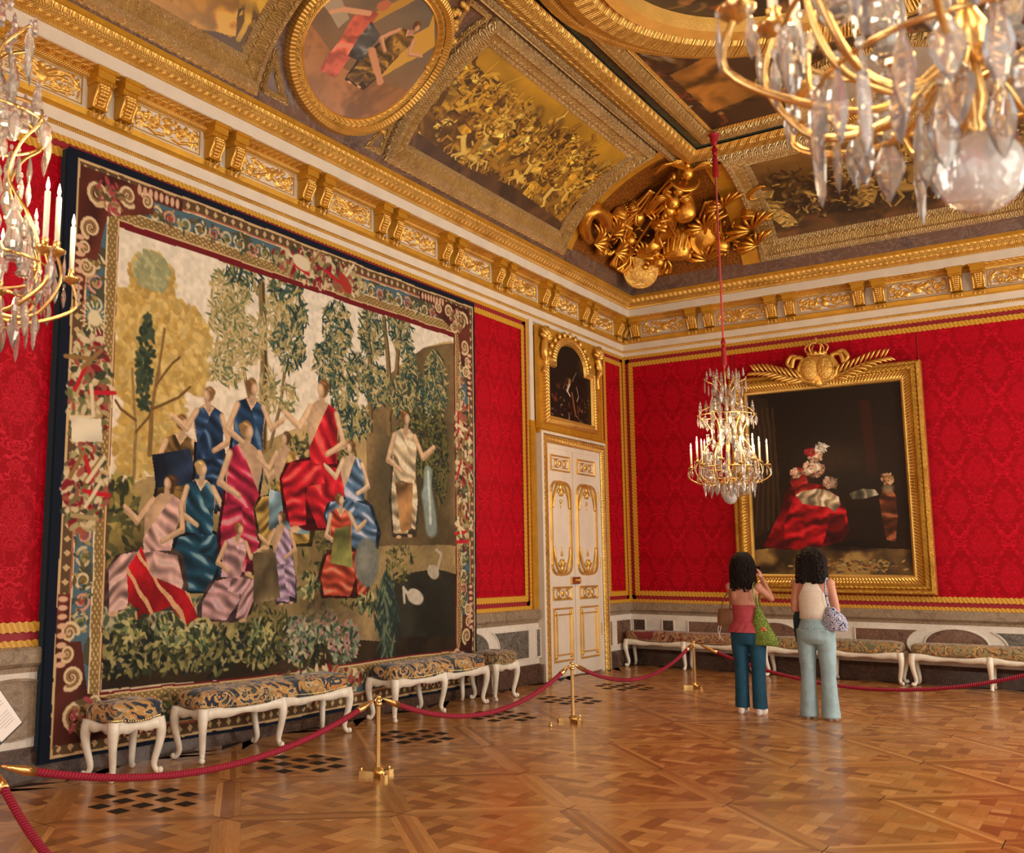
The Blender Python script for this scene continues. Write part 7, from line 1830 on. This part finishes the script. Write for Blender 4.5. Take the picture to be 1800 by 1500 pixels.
def woman_one():
    root = empty('person', (3.22, -4.27, 0)); tag(root, 'woman in rose strapless top and deep teal jeans, seen from behind, raising a phone', 'person')
    mb = MB(); hc = (-0.03, 0.03, 1.60)
    head(mb, hc, 0.18)
    mb.tube(catmull([(-0.03, 0.0, 1.30), (-0.03, 0.005, 1.42), (-0.03, 0.02, 1.53)], 4), [0.07, 0.06, 0.052, 0.048, 0.046, 0.046, 0.046, 0.046, 0.046], 14)
    loft(mb, [(-0.02, 0, 0.86, 0.15, 0.10), (-0.02, 0, 0.98, 0.135, 0.09), (-0.02, 0, 1.08, 0.125, 0.085), (-0.02, 0, 1.2, 0.14, 0.09), (-0.025, 0, 1.3, 0.155, 0.09), (-0.025, 0, 1.365, 0.15, 0.075), (-0.03, 0, 1.405, 0.09, 0.06), (-0.03, 0, 1.43, 0.05, 0.05)], 24)
    for sg in (-1, 1): mb.ell((-0.02+sg*0.075, -0.055, 1.27), (0.055, 0.03, 0.08))   # shoulder blades
    arm(mb, (0.13, 0.0, 1.355), (0.235, 0.10, 1.235), (0.10, 0.24, 1.45), 0.042, 0.034, 0.024); hand(mb, (0.10, 0.24, 1.45), (-0.35, 0.1, 1), (-1, 0.1, 0), 1, 0.9, 0.95)
    arm(mb, (-0.17, 0.0, 1.355), (-0.19, 0.15, 1.17), (-0.10, 0.27, 1.42), 0.042, 0.034, 0.024); hand(mb, (-0.10, 0.27, 1.42), (0.35, 0.05, 1), (1, 0.1, 0), -1, 0.9, 0.95)
    for sg in (-1, 1): mb.tube([(sg*0.085, 0, 0.85), (sg*0.09, 0.01, 0.45), (sg*0.092, 0, 0.1)], [0.07, 0.05, 0.035], 12)
    for sg in (-1, 1): mb.ell((sg*0.092, 0.04, 0.05), (0.036, 0.085, 0.03))
    fuse(child(mb, 'body', 'skin', root), 0.0065, 3)
    mb = hair_mesh((hc[0], hc[1], 1.6), 0, 90, 3, 0.1, 0.27, 0.92, 0.016); child(mb, 'hair', 'hair_dark', root, smooth=True)
    mb = MB(); loft(mb, [(-0.02, 0, 0.96, 0.142, 0.10), (-0.02, 0, 1.02, 0.132, 0.094), (-0.02, 0, 1.08, 0.131, 0.093), (-0.02, 0, 1.14, 0.140, 0.098), (-0.02, 0, 1.165, 0.144, 0.1)], 30, 0.006, 9)
    loft(mb, [(-0.02, 0, 0.985, 0.138, 0.1), (-0.02, -0.005, 0.94, 0.165, 0.125), (-0.02, -0.008, 0.9, 0.184, 0.142), (-0.02, -0.008, 0.872, 0.195, 0.152)], 90, 0.02, 15)
    child(mb, 'strapless_top', 'top_pink', root, smooth=True)
    mb = MB(); loft(mb, [(-0.02, 0, 0.99, 0.135, 0.098), (-0.02, -0.004, 0.93, 0.15, 0.11), (-0.015, -0.01, 0.86, 0.17, 0.125), (-0.01, -0.005, 0.79, 0.176, 0.12), (-0.005, 0, 0.74, 0.172, 0.105)], 30)
    for sg in (-1, 1):
        loft(mb, [(sg*0.088, -0.005, 0.86, 0.09, 0.115), (sg*0.092, 0, 0.72, 0.092, 0.098), (sg*0.09, 0.005, 0.5, 0.074, 0.078), (sg*0.09, 0, 0.36, 0.072, 0.074), (sg*0.092, -0.004, 0.2, 0.073, 0.077), (sg*0.094, -0.006, 0.07, 0.076, 0.082)], 26, 0.012, 4)
    fuse(child(mb, 'jeans', 'denim_teal', root), 0.009, 5)
    for sg in (-1, 1):
        mb = MB(); x = sg*0.094
        mb.tube(catmull([(x, -0.075, 0.035), (x, -0.02, 0.038), (x+sg*0.004, 0.06, 0.036), (x+sg*0.006, 0.14, 0.03), (x+sg*0.006, 0.165, 0.024)], 4), [0.034, 0.038, 0.04, 0.041, 0.042, 0.042, 0.042, 0.043, 0.044, 0.044, 0.043, 0.041, 0.038, 0.034, 0.028, 0.022, 0.012], 12, ry=0.8)
        mb.ell((x, -0.04, 0.062), (0.037, 0.045, 0.03)); child(mb, 'trainer', 'shoe_white', root, smooth=True)
    return root
def woman_two():
    root = empty('person', (3.885, -4.13, 0)); tag(root, 'woman in cream halter top and pale blue jeans, seen from behind, right of the other', 'person')
    mb = MB(); hc = (-0.01, 0.03, 1.645); head(mb, hc, 0.2)
    mb.tube(catmull([(-0.01, 0.0, 1.36), (-0.01, 0.005, 1.47), (-0.01, 0.02, 1.58)], 4), [0.07, 0.062, 0.054, 0.05, 0.048, 0.048, 0.048, 0.048, 0.048], 14)
    loft(mb, [(0, 0, 0.9, 0.165, 0.11), (0, 0, 1.02, 0.145, 0.095), (0, 0, 1.12, 0.135, 0.09), (0, 0, 1.25, 0.15, 0.097), (0, 0, 1.35, 0.165, 0.095), (0, 0, 1.415, 0.16, 0.078), (0, 0, 1.455, 0.1, 0.062), (0, 0, 1.49, 0.055, 0.052)], 24)
    arm(mb, (0.165, 0.0, 1.405), (0.215, 0.02, 1.12), (0.11, 0.2, 1.10), 0.045, 0.036, 0.025); hand(mb, (0.11, 0.2, 1.10), (-0.9, 0.3, 0.1), (0, -1, 0.1), 1, 1.0)
    arm(mb, (-0.165, 0.0, 1.405), (-0.215, 0.03, 1.13), (-0.1, 0.2, 1.12), 0.045, 0.036, 0.025); hand(mb, (-0.1, 0.2, 1.12), (0.9, 0.3, 0.1), (0, -1, 0.1), -1, 1.0)
    for sg in (-1, 1): mb.tube([(sg*0.095, 0, 0.9), (sg*0.1, 0.01, 0.48), (sg*0.105, 0, 0.1)], [0.075, 0.052, 0.036], 12)
    for sg in (-1, 1): mb.ell((sg*0.105, 0.04, 0.045), (0.036, 0.09, 0.03))
    fuse(child(mb, 'body', 'skin', root), 0.0065, 3)
    mb = hair_mesh((hc[0], hc[1], 1.65), 0, 90, 9, 0.1, 0.21, 0.82, 0.028); child(mb, 'hair', 'hair_dark', root, smooth=True)
    # halter: wide at the waist, narrowing to the neck
    n = 30; prof = [(1.03, 0.152, 0.103, PI), (1.1, 0.145, 0.1, PI), (1.2, 0.15, 0.103, PI), (1.26, 0.16, 0.109, 2*math.asin(0.9)), (1.31, 0.168, 0.11, 2*math.asin(0.68)), (1.36, 0.17, 0.106, 2*math.asin(0.5)), (1.41, 0.165, 0.094, 2*math.asin(0.38)), (1.45, 0.115, 0.078, 2*math.asin(0.5)), (1.49, 0.075, 0.068, 2*math.asin(0.72)), (1.515, 0.06, 0.06, PI*0.95)]
    mb = MB()
    for front in (-1, 1):
        vs = []; fs = []
        for z, rx, ry, hw in prof:
            h = min(hw, PI)/2
            for k in range(n+1):
                a = (-h+2*h*k/n); vs.append((rx*math.sin(a), front*ry*math.cos(a), z))
        for i in range(len(prof)-1):
            for k in range(n): j = i*(n+1)+k; fs.append((j, j+1, j+n+2, j+n+1))
        mb.add(vs, fs)
    o = child(mb, 'halter_top', 'top_cream', root, smooth=True); sm = o.modifiers.new('thickness', 'SOLIDIFY'); sm.thickness = 0.006; sm.offset = 1
    mb = MB(); loft(mb, [(0, 0, 1.06, 0.137, 0.1), (0, -0.004, 1.0, 0.15, 0.115), (0, -0.016, 0.92, 0.178, 0.142), (0, -0.014, 0.83, 0.193, 0.148), (0, 0, 0.77, 0.185, 0.115)], 30)
    for sg in (-1, 1):
        loft(mb, [(sg*0.095, -0.012, 0.92, 0.096, 0.13), (sg*0.098, -0.004, 0.76, 0.096, 0.108), (sg*0.1, 0.005, 0.55, 0.08, 0.086), (sg*0.1, 0.005, 0.42, 0.075, 0.08), (sg*0.105, -0.005, 0.22, 0.08, 0.088), (sg*0.108, -0.012, 0.08, 0.09, 0.1), (sg*0.11, -0.014, 0.02, 0.094, 0.108)], 26, 0.014, 4)
    fuse(child(mb, 'jeans', 'denim_light', root), 0.009, 4)
    mb = MB()
    for sg in (-1, 1):
        P = [(sg*0.03, 0.94), (sg*0.13, 0.945), (sg*0.13, 0.85), (sg*0.08, 0.82), (sg*0.03, 0.85)]
        mb.tube([(x, -0.012-0.142*math.sqrt(max(0.05, 1-(x/0.195)**2)), z) for x, z in P+[P[0]]], 0.0035, 5)
    mb.tube([(0.156*math.sin(a), -0.004-0.113*math.cos(a), 1.0) for a in [-1.4+0.14*k for k in range(21)]], 0.004, 5)
    child(mb, 'pocket_stitching', 'denim_light', root)
    for sg in (-1, 1):
        mb = MB(); x = sg*0.112; mb.tube(catmull([(x, -0.075, 0.03), (x, 0.02, 0.034), (x+sg*0.004, 0.12, 0.03), (x+sg*0.004, 0.165, 0.02)], 4), [0.03, 0.036, 0.038, 0.04, 0.041, 0.041, 0.041, 0.041, 0.04, 0.037, 0.032, 0.024, 0.012], 12, ry=0.75); child(mb, 'trainer', 'shoe_white', root, smooth=True)
    return root
w1 = woman_one(); w2 = woman_two()
def bag(name, loc, label, cat): r = empty(name, loc); tag(r, label, cat); return r
# phone
r = bag('smartphone', (3.22-0.01, -4.27+0.335, 1.545), 'dark smartphone held up by the woman in the rose top', 'phone')
mb = MB(); mb.box(-0.075, 0.075, -0.005, 0.005, -0.037, 0.037); child(mb, 'phone_body', 'black_plastic', r)
# green tote on the right shoulder
r = bag('tote_bag', (3.22+0.165, -4.27-0.05, 0.95), 'green mesh tote bag hanging from the shoulder of the woman in teal jeans', 'bag')
mb = MB(); sec = [(-0.21, 0.006, 0.12, 0.04), (-0.195, 0.0, 0.155, 0.06), (-0.12, 0.0, 0.135, 0.075), (-0.03, -0.005, 0.105, 0.065), (0.07, -0.02, 0.07, 0.045), (0.14, -0.03, 0.045, 0.028), (0.19, -0.035, 0.025, 0.014)]
loft(mb, [(cx+(0.02 if z < -0.1 else 0.0), 0, z, rx, ry) for z, cx, rx, ry in sec], 26, 0.03, 5); child(mb, 'sack', 'bag_green', r, smooth=True)
mb = MB()
for dy in (-0.02, 0.025): strap(mb, [(-0.03, dy*0.6, 0.17), (-0.05, dy*1.5-0.03, 0.28), (-0.06, dy*2-0.02, 0.4), (-0.065, dy+0.05, 0.462), (-0.055, 0.12, 0.38), (-0.03, 0.08, 0.2)], 0.008)
child(mb, 'shoulder_strap', 'bag_green', r, smooth=True)
mb = MB()
for (x, z, a, b) in ((0.03, -0.02, 0.03, 0.012), (0.05, -0.04, 0.02, 0.016), (0.015, -0.045, 0.022, 0.01)): mb.ell((x, -0.063, z), (a, 0.012, b), 8, 6)
child(mb, 'salmon_motif', 'salmon', r, smooth=True)
# brown shoulder bag on her left
r = bag('leather_bag', (3.22-0.225, -4.27+0.0, 1.02), 'brown leather bag at the left hip of the woman in teal jeans', 'bag')
mb = MB(); loft(mb, [(0, 0, -0.09, 0.085, 0.035), (0, 0, -0.08, 0.105, 0.045), (0, 0, 0.0, 0.1, 0.045), (0, 0, 0.08, 0.09, 0.035), (0.0, 0, 0.1, 0.08, 0.02)], 24, 0.0, pw=0.6); child(mb, 'bag_body', 'bag_brown', r, smooth=True)
mb = MB(); strap(mb, [(-0.06, 0, 0.09), (-0.03, 0.05, 0.22), (0.055, 0.07, 0.36), (0.07, 0.02, 0.385), (0.06, -0.04, 0.3), (0.05, -0.03, 0.1)], 0.007); child(mb, 'shoulder_strap', 'bag_brown', r, smooth=True)
mb = MB(); strap(mb, [(-0.07, -0.03, -0.06), (-0.09, -0.04, -0.14), (-0.06, -0.04, -0.22), (-0.03, -0.04, -0.25)], 0.004); strap(mb, [(-0.05, -0.03, -0.07), (-0.07, -0.045, -0.16), (-0.08, -0.04, -0.24)], 0.004); child(mb, 'dangling_cord', 'paper', r, smooth=True)
# patterned bag of the second woman
r = bag('patterned_bag', (3.885+0.205, -4.13-0.06, 1.04), 'blue and white patterned cloth bag hanging behind the woman in pale jeans', 'bag')
mb = MB(); loft(mb, [(0.0, 0, -0.125, 0.08, 0.03), (0.0, 0, -0.115, 0.12, 0.055), (0.005, 0, -0.05, 0.13, 0.075), (0.0, 0, 0.02, 0.112, 0.07), (-0.02, 0, 0.08, 0.065, 0.045), (-0.035, 0, 0.12, 0.035, 0.025)], 30, 0.05, 6); child(mb, 'pouch', 'bag_blue', r, smooth=True)
mb = MB()
for dy in (-0.03, 0.03): strap(mb, [(-0.04, dy*0.3, 0.1), (-0.06, dy-0.01, 0.22), (-0.065, dy, 0.35), (-0.06, dy*0.4+0.04, 0.425), (-0.05, 0.12, 0.35), (-0.04, 0.09, 0.15)], 0.009)
child(mb, 'shoulder_strap', 'bag_blue', r, smooth=True)
r = bag('navy_jacket', (3.885-0.20, -4.13+0.10, 1.0), 'navy cloth draped over the left arm of the woman in pale jeans', 'jacket')
mb = MB(); loft(mb, [(0.0, 0, -0.24, 0.03, 0.035), (0, 0, -0.1, 0.045, 0.06), (0.005, 0, 0.04, 0.05, 0.07), (0.02, 0.01, 0.12, 0.04, 0.05), (0.03, 0.02, 0.15, 0.02, 0.03)], 22, 0.08, 5); child(mb, 'folded_cloth', 'navy_cloth', r, smooth=True)
